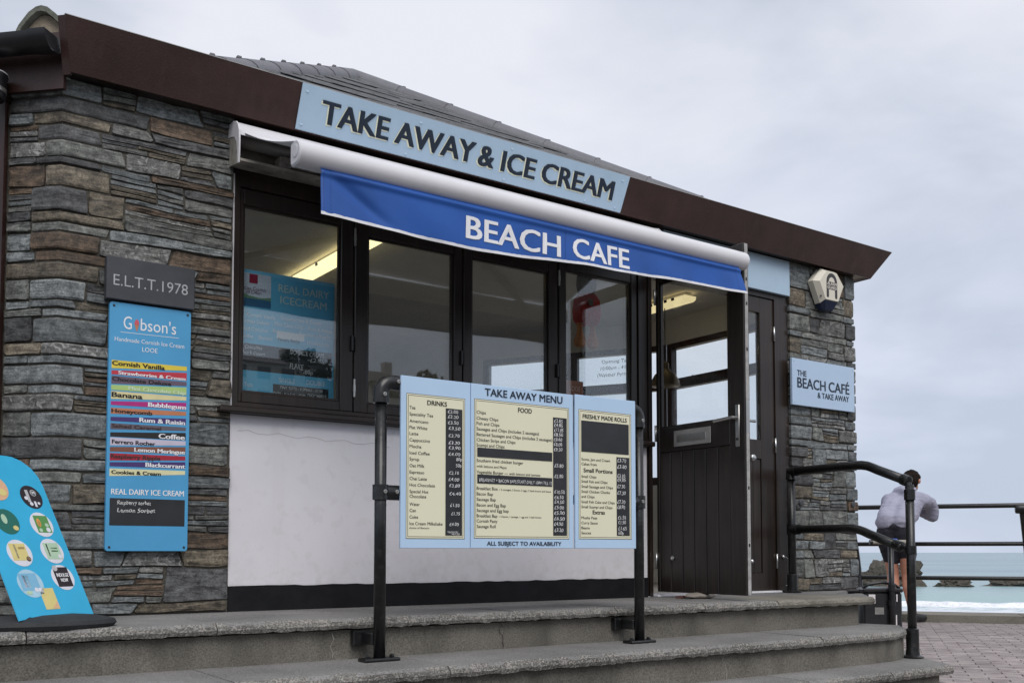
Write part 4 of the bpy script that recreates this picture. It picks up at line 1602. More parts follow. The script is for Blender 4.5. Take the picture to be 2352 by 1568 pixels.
# timber window: fixed frame and four sashes with panes
fr = B()
fr.box(1.596, 1.624, 0.03, 0.13, 0.945, 2.051)
fr.box(4.152, 4.222, 0.03, 0.13, 0.0, 2.051)
fr.box(1.6245, 4.1515, 0.03, 0.13, 1.998, 2.051)
fr.box(1.6245, 4.1515, 0.03, 0.13, 0.945, 0.972)
fr.build("window_frame", "stain_wood", cafe)
SASH = [(1.6265, 2.222, 1.646, 2.152, 1.92), (2.230, 2.874, 2.304, 2.820, 1.888), (2.882, 3.530, 2.936, 3.462, 1.888), (3.538, 4.150, 3.590, 4.100, 1.926)]
for i, (x0, x1, g0, g1, gt) in enumerate(SASH):
    s = B()
    z0, z1, gb = 0.974, 1.996, 1.024
    y0, y1 = 0.040, 0.095
    s.box(x0, g0, y0, y1, z0, z1, 0.004)
    s.box(g1, x1, y0, y1, z0, z1, 0.004)
    s.box(g0 + .0005, g1 - .0005, y0 + .001, y1, z0, gb, 0.004)
    s.box(g0 + .0005, g1 - .0005, y0 + .001, y1, gt, z1, 0.004)
    # glazing bead
    for (a0, a1, c0, c1) in ((g0, g0 + .010, gb, gt), (g1 - .010, g1, gb, gt), (g0 + .010, g1 - .010, gb, gb + .010), (g0 + .010, g1 - .010, gt - .010, gt)):
        s.box(a0, a1, y0 + .012, y0 + .03, c0, c1)
    sash = s.build("window_sash", "stain_wood", cafe)
    p = B()
    p.box(g0 + .002, g1 - .002, 0.062, 0.066, gb + .002, gt - .002)
    p.build("pane", "window_glass", sash)
    p = B()
    p.box(g0 + .002, g1 - .002, 0.078, 0.082, gb + .002, gt - .002)
    p.build("pane", "door_glass", sash)
    if i in (1, 3):
        for zz_ in (1.82, 1.05):
            hb = B()
            hb.tube([(x0 - .004, 0.034, zz_), (x0 - .004, 0.034, zz_ + 0.09)], 0.006, 8)
            hb.tube([(x0 - .004, 0.034, zz_ + .028), (x0 - .004, 0.034, zz_ + 0.06)], 0.0075, 8)
            hb.build("hinge", "steel", sash)
    if i in (0, 1, 2):
        kb = B()
        kb.box(x1 - .016, x1 - .004, 0.022, 0.040, 1.28, 1.36, .003)
        kb.build("catch", "black_plastic", sash)

# door frame and the two leaves
df = B()
df.box(4.223, 4.252, 0.02, 0.14, 0.0, 2.051)
df.box(5.402, 5.538, 0.02, 0.14, 0.0, 2.051)
df.box(4.2525, 5.4015, 0.02, 0.14, 2.01, 2.051)
df.build("door_frame", "stain_wood", cafe)
b = B()
b.box(4.2525, 5.4015, -0.02, 0.16, -0.002, 0.012, 0.003)
b.build("threshold", "white_alu", cafe)
# fixed right-hand leaf, closed
d = B()
y0, y1 = 0.030, 0.074
d.box(4.985, 5.035, y0, y1, 0.014, 2.006, .003)
d.box(5.265, 5.400, y0, y1, 0.014, 2.006, .003)
d.box(5.0355, 5.2645, y0, y1, 1.90, 2.006, .003)
d.box(5.0355, 5.2645, y0, y1, 0.90, 1.03, .003)
d.box(5.0355, 5.2645, y0, y1, 0.014, 0.13, .003)
leafR = d.build("door", "stain_wood", cafe)
leafR['label'] = "closed right-hand door leaf of dark stained timber"
p = B(); p.box(5.036, 5.264, 0.046, 0.051, 1.031, 1.899); p.build("pane", "window_glass", leafR)
for k in range(3):
    p = B(); p.box(5.0365 + k * .076, 5.110 + k * .076, 0.038, 0.06, 0.131, 0.899, .003); p.build("plank", "stain_wood", leafR)
for z_ in (0.16, 0.95, 1.72):
    hb = B()
    hb.tube([(5.4005, 0.022, z_), (5.4005, 0.022, z_ + .10)], 0.007, 8)
    hb.build("hinge", "chrome_dull", leafR, True)
hb = B()
hb.box(5.010, 5.030, 0.022, 0.030, 1.02, 1.26, .003)
hb.tube([(5.02, 0.028, 1.14), (5.02, -0.030, 1.14), (5.08, -0.034, 1.14), (5.13, -0.034, 1.14)], 0.0095, 10)
hb.build("handle", "chrome_dull", leafR, True)
hb = B()
hb.lathe((5.10, 0.03, 0.895), [(0.012, 0), (0.012, 0.045), (0.022, 0.05), (0.024, 0.075), (0.018, 0.082)], 14, axis=(0, -1, 0))
hb.build("door_knob", "chrome_dull", leafR, True)
hb = B()
hb.lathe((5.15, 0.03, 0.21), [(0.014, 0), (0.014, 0.012), (0.006, 0.018)], 12, axis=(0, -1, 0))
hb.build("hook_eye", "chrome_dull", leafR)
hb = B()
hb.tube([(5.47, 0.018, 0.235), (5.47, 0.002, 0.235), (5.485, 0.0, 0.225), (5.487, 0.0, 0.06), (5.48, 0.0, 0.045), (5.46, 0.0, 0.045)], 0.0035, 8)
hb.lathe((5.455, 0.02, 0.24), [(0.012, 0), (0.012, 0.01), (0.006, 0.016)], 12, axis=(0, -1, 0))
hb.build("cabin_hook", "chrome_dull", cafe)

mat("edge_paint", (0.36, 0.35, 0.34), rough=0.6, var=0.25, scale=18)
# left leaf standing wide open: its plane is square to the front
LX0, LX1 = 4.262, 4.306
FY, HY = -0.716, -0.004
gy0, gy1, gz0, gz1 = -0.604, -0.030, 1.026, 1.935
d = B()
d.box(LX0, LX1, HY - 0.026, HY, 0.030, 2.014, .003)
d.box(LX0, LX1, FY, gy0, 0.030, 2.014, .003)
d.box(LX0, LX1, gy0 + .0005, gy1 - .0005, gz1, 2.014, .003)
d.box(LX0, LX1, gy0 + .0005, gy1 - .0005, 0.88, gz0, .003)
d.box(LX0 + .012, LX1 - .004, gy0 + .0005, gy1 - .0005, 0.030, 0.879)
for (a0, a1, c0, c1) in ((gy0, gy0 + .012, gz0, gz1), (gy1 - .012, gy1, gz0, gz1), (gy0 + .012, gy1 - .012, gz0, gz0 + .012), (gy0 + .012, gy1 - .012, gz1 - .012, gz1)):
    d.box(LX0 + .010, LX0 + .028, a0, a1, c0, c1)
leaf = d.build("door", "door_wood", cafe)
leaf['label'] = "dark boarded door leaf standing open square to the front"
p = B(); p.box(LX0 + .018, LX0 + .022, gy0 + .002, gy1 - .002, gz0 + .002, gz1 - .002); p.build("pane", "door_glass", leaf)
npl = 6
for k in range(npl):
    a0 = gy0 + (gy1 - gy0) * k / npl + .0022
    a1 = gy0 + (gy1 - gy0) * (k + 1) / npl - .0022
    p = B(); p.box(LX0 + .003, LX0 + .0115, a0, a1, 0.032, 0.877, .003); p.build("plank", "door_wood", leaf)
p = B(); p.box(LX0 + .010, LX1 - .010, FY - .0035, FY - .0005, 0.032, 2.012); p.build("edge_strip", "edge_paint", leaf)
p = B(); p.box(LX0 + .008, LX0 + .036, FY - .0050, FY - .0036, 0.94, 1.12); p.build("lock_plate", "steel", leaf)
p = B()
for z_ in (0.30, 0.62, 1.40, 1.66, 1.80):
    p.box(LX0 + .016, LX0 + .028, FY - .0046, FY - .0036, z_, z_ + .018)
p.build("weather_seal", "black_plastic", leaf)
p = B(); p.box(LX0 - .006, LX0 - .0005, -0.46, -0.16, 0.905, 1.0, .002)
lp = p.build("letter_plate", "grey_alu", leaf)
p = B(); p.box(LX0 - .009, LX0 - .0062, -0.425, -0.19, 0.930, 0.972, .001); p.build("flap", "steel", lp)
p = B()
p.box(LX0 - .009, LX0 - .0005, -0.682, -0.652, 0.862, 1.10, .003)
p.tube([(LX0 - .006, -0.668, 1.025), (LX0 - .05, -0.668, 1.025), (LX0 - .056, -0.64, 1.022), (LX0 - .056, -0.535, 1.016)], 0.0095, 10)
p.build("handle", "steel", leaf, 40)
p = B(); p.lathe((LX0 - .009, -0.668, 0.905), [(0.008, 0), (0.008, 0.004)], 12, axis=(-1, 0, 0)); p.build("keyhole", "screw", leaf)
p = B(); p.lathe((LX0 + .003, -0.14, 0.235), [(0.014, 0), (0.014, 0.010), (0.007, 0.016)], 12, axis=(-1, 0, 0)); p.build("hook_eye", "chrome_dull", leaf)
p = B(); p.box(LX0 - .012, LX0 - .0005, -0.60, -0.53, 1.945, 1.965, .003); p.build("door_contact", "white_alu", leaf)
for z_ in (0.17, 0.95, 1.80):
    hb = B()
    hb.tube([(4.256, -0.004, z_), (4.256, -0.004, z_ + .10)], 0.007, 8)
    hb.build("hinge", "chrome_dull", leaf, True)

# fascia board: leans outwards at the top
FT, FB = 2.492, 2.286
b = B()
def fas(x, f):  # f 0 bottom .. 1 top
    return (x, -0.080 - 0.070 * f, FB + (FT - FB) * f)
b.prism([fas(0.846, 0), fas(6.36, 0), fas(6.525, 1), fas(0.806, 1)], (0, 0.024, 0.006))
b.build("fascia", "fascia_brown", cafe)
b = B()
b.box(0.86, 6.34, -0.078, 0.16, 2.296, 2.312)
b.prism([(6.34, -0.06, 2.300), (6.34, 1.4, 2.300), (6.27, 1.4, 2.300), (6.27, -0.06, 2.300)], (0, 0, 0.014))
b.build("soffit", "stain_wood_h", cafe)
b = B()
b.prism([(0.806, -0.1515, FT + .001), (6.525, -0.1515, FT + .001), (6.525, -0.100, FT + .009), (0.806, -0.100, FT + .009)], (0, 0, 0.003))
b.build("drip_edge", "grey_alu", cafe)
# return of the fascia on the right, seen only from below
b = B()
b.prism([(6.362, -0.078, FB), (6.362, 1.6, FB), (6.527, 1.6, FT), (6.527, -0.146, FT)], (-0.022, 0.0, 0.006))
b.build("fascia", "fascia_brown", cafe)
# angled fascia and gutter on the left face
c0 = Vector((0.838, -0.03, 0))
b = B()
q0 = c0 + N45 * 0.02 + Vector((0.002, 0, 0))
q1 = q0 + D45 * 0.95
b.prism([(q0.x, q0.y, 2.225), (q1.x, q1.y, 2.225), (q1.x, q1.y, 2.47), (q0.x, q0.y, 2.47)], -N45 * 0.02)
b.prism([(0.808, -0.1445, FT), (0.808 + D45.x * .035, -0.1445 + D45.y * .035, FT), (0.846 + D45.x * .035, -0.0785 + D45.y * .035, FB - .01), (0.846, -0.0785, FB - .01)], -N45 * 0.008)
b.build("fascia", "fascia_brown", cafe)
b = B()
gc = c0 + N45 * 0.10
prof = [(math.cos(t), math.sin(t)) for t in [math.pi + math.pi * k / 10 for k in range(11)]]
vv = []
for s in (0.0, 0.95):
    for rad in (0.062, 0.056):
        for (cx_, sx_) in prof:
            p = gc + D45 * s + N45 * (cx_ * rad)
            vv.append((p.x, p.y, 2.408 + sx_ * rad * 1.05))
n_ = 11
f = [(k, k + 1, 2 * n_ + k + 1, 2 * n_ + k) for k in range(n_ - 1)] + [(n_ + k, n_ + k + 1, 3 * n_ + k + 1, 3 * n_ + k) for k in range(n_ - 1)]
f += [(k, k + 1, n_ + k + 1, n_ + k) for k in range(n_ - 1)] + [(0, n_, 3 * n_, 2 * n_), (n_ - 1, 2 * n_ - 1, 4 * n_ - 1, 3 * n_ - 1)]
b.add(vv, f)
gut = b.build("gutter", "black_plastic", cafe, 40)
b = B()
vv = []
for s in (-0.012, 0.07):
    for (cx_, sx_) in prof:
        p = gc + D45 * s + N45 * (cx_ * 0.068)
        vv.append((p.x, p.y, 2.41 + sx_ * 0.068 * 1.05))
b.add(vv, [(k, k + 1, n_ + k + 1, n_ + k) for k in range(n_ - 1)])
vv = []
for (cx_, sx_) in prof:
    p = gc + D45 * -0.010 + N45 * (cx_ * 0.068)
    vv.append((p.x, p.y, 2.41 + sx_ * 0.066))
b.add(vv, [tuple(range(n_))])
b.build("end_cap", "black_plastic", gut, 40)
# wall of the left face beyond the stone pier: dark timber
b = B()
q0 = Vector((0.83, 0, 0)) + D45 * 0.252
q1 = q0 + D45 * 0.9
b.prism([(q0.x, q0.y, 0), (q1.x, q1.y, 0), (q1.x, q1.y, 2.25), (q0.x, q0.y, 2.25)], N45 * 0.022)
b.build("corner_board", "red_wood", cafe)

# roof: slate courses on the front slope, half-round hip tiles, plain slopes behind
APEX = Vector((3.47, 2.70, 4.085))
EL, ER = Vector((0.98, -0.055, 2.385)), Vector((6.30, -0.055, 2.385))
nc = 17
slope = B()
slope.add([EL, ER, APEX], [(0, 1, 2)])
back = [(6.40, 2.0, 2.40), (4.9, 4.6, 2.40), (1.6, 4.7, 2.40), (-0.1, 2.3, 2.40), (0.0, 0.75, 2.40)]
allp = [ER] + [Vector(p) for p in back] + [EL]
for k in range(len(allp) - 1):
    slope.add([allp[k], allp[k + 1], APEX], [(0, 1, 2)])
roof = slope.build("roof", "roof_slate", cafe)
mid_e = (EL + ER) / 2
upv = (APEX - Vector((APEX.x, EL.y, EL.z))).normalized()
nrm = Vector((1, 0, 0)).cross(upv).normalized()
if nrm.z < 0:
    nrm = -nrm
slen = (APEX - Vector((APEX.x, EL.y, EL.z))).length
rs = random.Random(3)
for k in range(nc):
    f0, f1 = k / nc, (k + 1.25) / nc
    l0 = EL.x + (APEX.x - EL.x) * f0 + 0.05
    r0 = ER.x + (APEX.x - ER.x) * f0 - 0.05
    if r0 - l0 < 0.15:
        continue
    b = B()
    x = l0 - (0.15 if k % 2 else 0.0)
    while x < r0:
        xa, xb = max(x, l0), min(x + 0.30, r0)
        x += 0.302
        if xb - xa < 0.03:
            continue
        t0 = 0.046 + rs.uniform(-0.004, 0.005)
        cut_l = (APEX.x - EL.x) / nc * 1.25
        base = Vector((0, EL.y, EL.z)) + upv * (slen * f0)
        topp = Vector((0, EL.y, EL.z)) + upv * (slen * min(1, f1))
        lft = EL.x + (APEX.x - EL.x) * min(1, f1)
        rgt = ER.x + (APEX.x - ER.x) * min(1, f1)
        xa2, xb2 = min(max(xa, lft), rgt), max(min(xb, rgt), lft)
        if xb2 <= xa2:
            xa2 = xb2 = (xa + xb) / 2 if lft < (xa + xb) / 2 < rgt else (lft if xb <= lft else rgt)
            xb2 = xa2 + 0.002
        dn = rs.uniform(-0.006, 0.006)
        P_ = [Vector((xa + .003, 0, 0)) + base + upv * dn, Vector((xb - .003, 0, 0)) + base + upv * dn, Vector((xb2, 0, 0)) + topp, Vector((xa2, 0, 0)) + topp]
        v = [P_[0] + nrm * (t0 - .011), P_[1] + nrm * (t0 - .011), P_[2] + nrm * .002, P_[3] + nrm * .002, P_[0] + nrm * t0, P_[1] + nrm * t0, P_[2] + nrm * .010, P_[3] + nrm * .010]
        b.add(v, [(0, 1, 5, 4), (1, 2, 6, 5), (2, 3, 7, 6), (3, 0, 4, 7), (4, 5, 6, 7), (0, 3, 2, 1)])
    b.build("slate_course", "roof_slate", roof)

def hip_tiles(p0, p1, n_t, rad, m="ridge_slate"):
    p0, p1 = Vector(p0), Vector(p1)
    d_ = (p1 - p0).normalized()
    side = d_.cross(Vector((0, 0, 1))).normalized()
    u_ = side.cross(d_).normalized()
    Ltot = (p1 - p0).length
    for k in range(1, n_t):
        b = B()
        s0, s1 = Ltot * k / n_t - 0.018, Ltot * (k + 1) / n_t
        vv = []
        ang_ = [math.pi * (-0.06 + 1.12 * q / 10) for q in range(11)]
        for s, ra in ((s0, rad * 1.05), (s0 + 0.02, rad * 1.05), (s1, rad)):
            for q in ang_:
                vv.append(p0 + d_ * s + side * (math.cos(q) * ra) + u_ * (math.sin(q) * ra * 0.72 - 0.01))
        for s, ra in ((s0, rad * 0.9), (s1, rad * 0.86)):
            for q in ang_:
                vv.append(p0 + d_ * s + side * (math.cos(q) * ra) + u_ * (math.sin(q) * ra * 0.68 - 0.012))
        n_q = 11
        f = []
        for ring in (0, 1):
            f += [(ring * n_q + q, ring * n_q + q + 1, (ring + 1) * n_q + q + 1, (ring + 1) * n_q + q) for q in range(n_q - 1)]
        f += [(q, q + 1, 3 * n_q + q + 1, 3 * n_q + q) for q in range(n_q - 1)]
        f += [(3 * n_q + q, 3 * n_q + q + 1, 4 * n_q + q + 1, 4 * n_q + q) for q in range(n_q - 1)]
        b.add(vv, f)
        # cast clip at the joint
        if k > 0:
            cpos = p0 + d_ * (s0 + 0.004) + u_ * (rad * 0.72)
            M = Matrix.Translation(cpos)
            b.box(-0.014, 0.014, -0.014, 0.014, -0.016, 0.002, 0.003, M)
        b.build("hip_tile", m, roof, 50)
hip_tiles(EL + Vector((0.03, 0.03, 0.0)), APEX + Vector((0, 0, 0.01)), 10, 0.115)
hip_tiles(ER + Vector((-0.03, 0.03, 0.0)), APEX + Vector((0.02, 0.0, 0.01)), 10, 0.115)
# the mortared end of the neighbouring hip, above the gutter
b = B()
e0 = Vector((0.835, 0.585, 2.752))
ed = Vector((0.64, 0.72, 0.0)).normalized()
es = Vector((0.817, -0.576, 0))
prof_o = [(-0.118, 0.0), (-0.105, 0.028), (-0.06, 0.090), (-0.025, 0.117), (0.0, 0.124), (0.03, 0.117), (0.07, 0.085), (0.12, 0.035), (0.135, 0.01)]
prof_i = [(-0.100, -0.004), (-0.088, 0.020), (-0.05, 0.068), (-0.022, 0.092), (0.0, 0.098), (0.026, 0.092), (0.06, 0.064), (0.104, 0.020), (0.12, -0.004)]
vv = []
for s in (0.0, 0.36):
    for pr in (prof_o, prof_i):
        for (a, h_) in pr:
            vv.append(e0 + ed * s + es * a + Vector((0, 0, h_)))
n_ = 9
f = [(k, k + 1, 2 * n_ + k + 1, 2 * n_ + k) for k in range(n_ - 1)] + [(n_ + k, n_ + k + 1, 3 * n_ + k + 1, 3 * n_ + k) for k in range(n_ - 1)]
f += [(k, k + 1, n_ + k + 1, n_ + k) for k in range(n_ - 1)] + [(0, n_, 3 * n_, 2 * n_), (n_ - 1, 2 * n_ - 1, 4 * n_ - 1, 3 * n_ - 1)]
b.add(vv, f)
b.build("hip_tile", "ridge_end_tile", roof, 50)
b = B()
b.prism([tuple(e0 + ed * 0.035 + es * (a * 0.97) + Vector((0, 0, h_ * 0.96))) for a, h_ in prof_i] + [tuple(e0 + ed * 0.035 + es * 0.1 + Vector((0, 0, -0.22))), tuple(e0 + ed * 0.035 - es * 0.09 + Vector((0, 0, -0.22)))], ed * 0.2)
b.build("mortar_bedding", "bedding_mortar", roof)

# ------------------------------------------------------------------ inside: floor, ceiling, walls with windows
b = B()
inner = [(0.86, 0.16), (6.15, 0.16), (6.15, 1.86), (4.72, 4.2), (1.9, 4.2), (0.35, 2.2), (0.35, 0.62)]
b.prism([(x, y, 0.008) for x, y in inner], (0, 0, -0.01))
b.build("cafe_floor", "inner_floor", cafe)
b = B()
b.prism([(x, y, 2.315) for x, y in inner], (0, 0, 0.012))
b.build("cafe_ceiling", "ceiling_paint", cafe)
def inner_wall(p, q, windows, th=0.10):
    """wall from p to q: solid below the sill, timber-framed glazing with a top light row above"""
    p, q = Vector((*p, 0)), Vector((*q, 0))
    d_ = (q - p).normalized()
    n_ = Vector((-d_.y, d_.x, 0))
    ln = (q - p).length
    M = Matrix.Translation(p) @ Matrix.Rotation(math.atan2(d_.y, d_.x), 4, 'Z')
    if not windows:
        b = B(); b.box(0, ln, -th, 0, 0, 2.315, 0, M); b.build("cafe_wall", "inner_wall", cafe)
        return
    b = B(); b.box(0, ln, -th, 0, 0, 0.86, 0, M); b.box(0, ln, -th, 0, 2.10, 2.315, 0, M); b.build("cafe_wall", "inner_wall", cafe)
    k = max(1, round(ln / 0.95))
    for i in range(k):
        a0, a1 = ln * i / k, ln * (i + 1) / k
        s = B()
        s.box(a0, a0 + 0.055, -0.08, -0.012, 0.861, 2.099, 0.003, M)
        s.box(a1 - 0.055, a1, -0.08, -0.012, 0.861, 2.099, 0.003, M)
        for z0, z1 in ((0.861, 0.93), (1.70, 1.785), (2.05, 2.099)):
            s.box(a0 + .0555, a1 - .0555, -0.08, -0.012, z0, z1, 0.003, M)
        sw = s.build("side_window", "red_wood", cafe)
        for z0, z1 in ((0.931, 1.699), (1.786, 2.049)):
            g_ = B(); g_.box(a0 + .056, a1 - .056, -0.05, -0.046, z0, z1, 0, M); g_.build("pane", "door_glass", sw)
        h_ = B()
        mid_ = (a0 + a1) / 2
        c_ = M @ Vector((mid_, -0.012, 1.75))
        h_.tube([c_, c_ + n_ * 0.02, c_ + n_ * 0.024 + d_ * 0.03, c_ + n_ * 0.024 + d_ * 0.05 + Vector((0, 0, .03))], 0.006, 8)
        h_.build("stay", "black_plastic", sw)
inner_wall((6.15, 0.31), (6.15, 1.86), True)
inner_wall((6.15, 1.86), (5.22, 3.382), True)
inner_wall((5.22, 3.382), (4.72, 4.2), False)
inner_wall((4.72, 4.2), (1.9, 4.2), False)
inner_wall((1.9, 4.2), (0.35, 2.2), True)  # unseen left walls, this and the next: windows added to let in daylight
inner_wall((0.35, 2.2), (0.35, 0.62), True)
b = B()
b.box(0.80, 1.60, 0.305, 0.33, 0, 2.315)
b.prism([(0.35, 0.62, 0), (0.80, 0.32, 0), (0.80, 0.34, 0), (0.37, 0.64, 0)], (0, 0, 2.315))
b.build("cafe_wall", "inner_wall", cafe)
# serving counter behind the window
wood_mat("counter_wood", (0.10, 0.065, 0.04), rough=0.5, axis='X')
b = B()
b.box(1.65, 3.9, 1.1, 1.7, 0.01, 0.95)
b.box(1.6, 3.95, 1.05, 1.75, 0.951, 0.985, 0.004)
o = b.build("counter", "counter_wood")
tag(o, "dark wooden serving counter inside the cafe behind the front window", "counter")
top(o, (2.8, 1.4, 0.01))

# ------------------------------------------------------------------ signs on the front
# long sign on the leaning fascia
SY0 = lambda z: -0.080 - 0.070 * (z - FB) / (FT - FB)
sg = thing("fascia_sign", "long pale blue sign with dark TAKE AWAY & ICE CREAM lettering on the brown fascia", "sign", (2.87, -0.12, FB))
b = B()
def sp(x, z, l):
    return Vector((x, SY0(z) - 0.004 - l, z))
lo, hi = FB + 0.003, FT - 0.004
b.prism([sp(1.845, lo, 0), sp(3.90, lo, 0), sp(3.92, hi, 0), sp(1.853, hi, 0)], (0, -0.006, 0.0015))
b.build("panel", "pale_blue", sg)
SZ, SC = 2.3405, 0.098
WORDS = [('TAKE', 1.968, 0.358), ('AWAY', 2.370, 0.470), ('&', 2.872, 0.094), ('ICE', 3.022, 0.220), ('CREAM', 3.294, 0.518)]
write(sg, "letter_shadow", [('cream_paint', t_, x_ - 0.007, SZ - 0.005, w_, SC, 'x') for t_, x_, w_ in WORDS], lambda x, z, l: sp(x, z, l + 0.0066), 0.0002)
write(sg, "lettering", [('navy', t_, x_, SZ, w_, SC, 'x') for t_, x_, w_ in WORDS], lambda x, z, l: sp(x, z, l + 0.0082), 0.0002)
for (x, z) in ((1.88, 2.46), (1.87, 2.315), (2.50, 2.463), (2.44, 2.305), (3.05, 2.305), (3.07, 2.463), (3.62, 2.305), (3.87, 2.46), (3.85, 2.31)):
    s = B(); s.lathe(sp(x, z, 0.006), [(0.008, 0), (0.008, 0.0004)], 14, axis=(0, -1, 0)); s.build("screw_cap", "pale_blue", sg)

# blank blue panel over the doors
b = B()
b.box(4.33, 5.531, -0.012, 0.016, 2.045, 2.290, 0.002)
o = b.build("blank_sign", "pale_blue", None)
tag(o, "blank pale blue sign panel over the doorway beside the stone pier", "sign")
top(o, (4.93, 0.0, 2.045))

# cafe name board on the right pier
bs = thing("wall_sign", "pale blue BEACH CAFÉ name board fixed to the right stone pier", "sign", (5.86, -0.03, 1.28))
b = B(); b.box(5.516, 6.207, -0.034, -0.014, 1.287, 1.612, 0.002); b.build("panel", "pale_blue_wall", bs)
write(bs, "lettering", TEXTS['bcafe'], facade(-0.0345))
for (x, z) in ((5.535, 1.592), (6.188, 1.592), (5.535, 1.307), (6.188, 1.307)):
    s = B(); s.lathe((x, -0.034, z), [(0.005, 0), (0.004, 0.002)], 10, axis=(0, -1, 0)); s.build("screw", "pale_blue", bs)

# slate plaque
pq = thing("slate_plaque", "dark slate plaque carved with white initials and the year 1978 on the left stone pier", "plaque", (1.2, -0.03, 1.355))
b = B(); b.box(1.014, 1.392, -0.050, -0.005, 1.357, 1.543, 0.003); b.build("slab", "slate_plaque", pq)
write(pq, "carved_lettering", TEXTS['plaque'], facade(-0.0502))
def serif(x, z, w_):
    return (x - w_, x + w_, z)

# tall blue ice cream flavour sign
gs = thing("flavour_sign", "tall bright blue ice cream flavour sign with coloured stripes, screwed to the left stone pier", "sign", (1.21, -0.03, 0.275))
b = B()
rc = 0.012
def rrect(x0, x1, z0, z1, y, r_=rc, n_=4):
    P = []
    for (cx_, cz_, a0) in ((x1 - r_, z1 - r_, 0), (x0 + r_, z1 - r_, 90), (x0 + r_, z0 + r_, 180), (x1 - r_, z0 + r_, 270)):
        for k in range(n_ + 1):
            t = R(a0 + 90 * k / n_)
            P.append((cx_ + r_ * math.cos(t), y, cz_ + r_ * math.sin(t)))
    return P
b.prism(rrect(1.033, 1.381, 0.276, 1.349, -0.035), (0, 0.022, 0))
b.build("panel", "sign_blue", gs)
STRIPES = [('yellow', 1.0955, 1.0993, 1.0809, 1.0597), ('red', 1.0503, 1.0714, 1.0371, 1.0333), ('purple', 1.0274, 1.0303, 1.0126, 0.9923),
           ('green', 0.9874, 1.0058, 0.9706, 0.9663), ('banana', 0.9613, 0.9644, 0.947, 0.9267), ('magenta', 0.9168, 0.9371, 0.9067, 0.9013),
           ('orange', 0.8889, 0.8966, 0.8792, 0.863), ('violet', 0.8494, 0.8655, 0.837, 0.8321), ('mauve', 0.8227, 0.8268, 0.8107, 0.7962),
           ('black_s', 0.7829, 0.8021, 0.7688, 0.7649), ('lilac', 0.7618, 0.7644, 0.7456, 0.7273), ('brown_s', 0.7203, 0.7384, 0.7067, 0.701),
           ('crimson', 0.6941, 0.6966, 0.6786, 0.6624), ('violet', 0.6548, 0.6707, 0.6419, 0.6375), ('cream_s', 0.6279, 0.6319, 0.6146, 0.5954)]
for nm, tl, tr, br_, bl_ in STRIPES:
    b = B(); b.prism([(1.045, -0.0352, tl), (1.366, -0.0352, tr), (1.366, -0.0352, br_), (1.045, -0.0352, bl_)], (0, -0.0005, 0)); b.build("flavour_stripe", "stripe_" + nm, gs)
b = B(); b.prism([(1.0485, -0.0352, 0.502), (1.367, -0.0352, 0.502), (1.367, -0.0352, 0.385), (1.0485, -0.0352, 0.385)], (0, -0.0006, 0)); b.build("chalk_panel", "chalkboard", gs)
b = B(); b.prism([(1.079, -0.0352, 1.2215), (1.328, -0.0352, 1.2245), (1.328, -0.0352, 1.2225), (1.079, -0.0352, 1.2195)], (0, -0.0005, 0)); b.build("rule", "white", gs)
write(gs, "lettering", TEXTS['gib'], facade(-0.0355), 0.0006)
# small ice cream cone standing for a letter of the name
flat("cone_pink", (0.62, 0.10, 0.13)); flat("cone_wafer", (0.50, 0.20, 0.10))
b = B()
cx_, cz_ = 1.146, 1.262
b.prism([(cx_ - .010, -0.0352, cz_ - .002), (cx_ + .009, -0.0352, cz_ - .002), (cx_ + .002, -0.0352, cz_ - .030), (cx_ - .001, -0.0352, cz_ - .030)], (0, -0.0008, 0))
b.build("cone_wafer", "cone_wafer", gs)
b = B()
for k, (w_, z_) in enumerate(((.0105, 0.003), (.0095, .009), (.0075, .0145), (.004, .0195))):
    b.lathe((cx_, -0.0352 - k * .0002, cz_ + z_), [(w_, 0), (w_, 0.0012)], 14, axis=(0, -1, 0), sx=1.0, sy=0.52)
b.build("cone_ice_cream", "cone_pink", gs)
for (x, z) in ((1.050, 1.333), (1.366, 1.333), (1.050, 0.292), (1.366, 0.292)):
    s = B(); s.lathe((x, -0.035, z), [(0.0055, 0), (0.0045, 0.003)], 10, axis=(0, -1, 0)); s.build("screw", "screw", gs)

# burglar alarm box
al = thing("alarm_box", "cream six-sided burglar alarm box with a blue lens under the eaves of the right pier", "alarm box", (5.89, -0.02, 1.995))
ac = Vector((5.888, 0, 2.150))
hx = [(-0.075, 0.128), (0.075, 0.128), (0.165, 0.028), (0.088, -0.120), (-0.088, -0.120), (-0.165, 0.028)]
def hexring(s, y, dz=0.0, sz=1.0):
    return [(ac.x + a * s, y, ac.z + c * s * sz + dz) for a, c in hx]
b = B()
v = hexring(1.0, -0.012) + hexring(1.0, -0.055) + hexring(0.80, -0.092)
n_ = 6
b.add(v, [(r_ * n_ + k, r_ * n_ + (k + 1) % n_, (r_ + 1) * n_ + (k + 1) % n_, (r_ + 1) * n_ + k) for r_ in (0, 1) for k in range(n_)] + [tuple(range(2 * n_, 3 * n_)), tuple(range(n_))])
b.build("cover", "alarm_cream", al)
b = B()
v = [(ac.x - .086, -0.012, ac.z - .1215), (ac.x + .086, -0.012, ac.z - .1215), (ac.x + .086, -0.055, ac.z - .1215), (ac.x + .070, -0.088, ac.z - .1008), (ac.x - .070, -0.088, ac.z - .1008), (ac.x - .086, -0.055, ac.z - .1215),
     (ac.x - .050, -0.014, ac.z - .165), (ac.x + .050, -0.014, ac.z - .165), (ac.x + .050, -0.045, ac.z - .165), (ac.x + .042, -0.062, ac.z - .160), (ac.x - .042, -0.062, ac.z - .160), (ac.x - .050, -0.045, ac.z - .165)]
b.add(v, [(k, (k + 1) % 6, 6 + (k + 1) % 6, 6 + k) for k in range(6)] + [tuple(range(6, 12))])
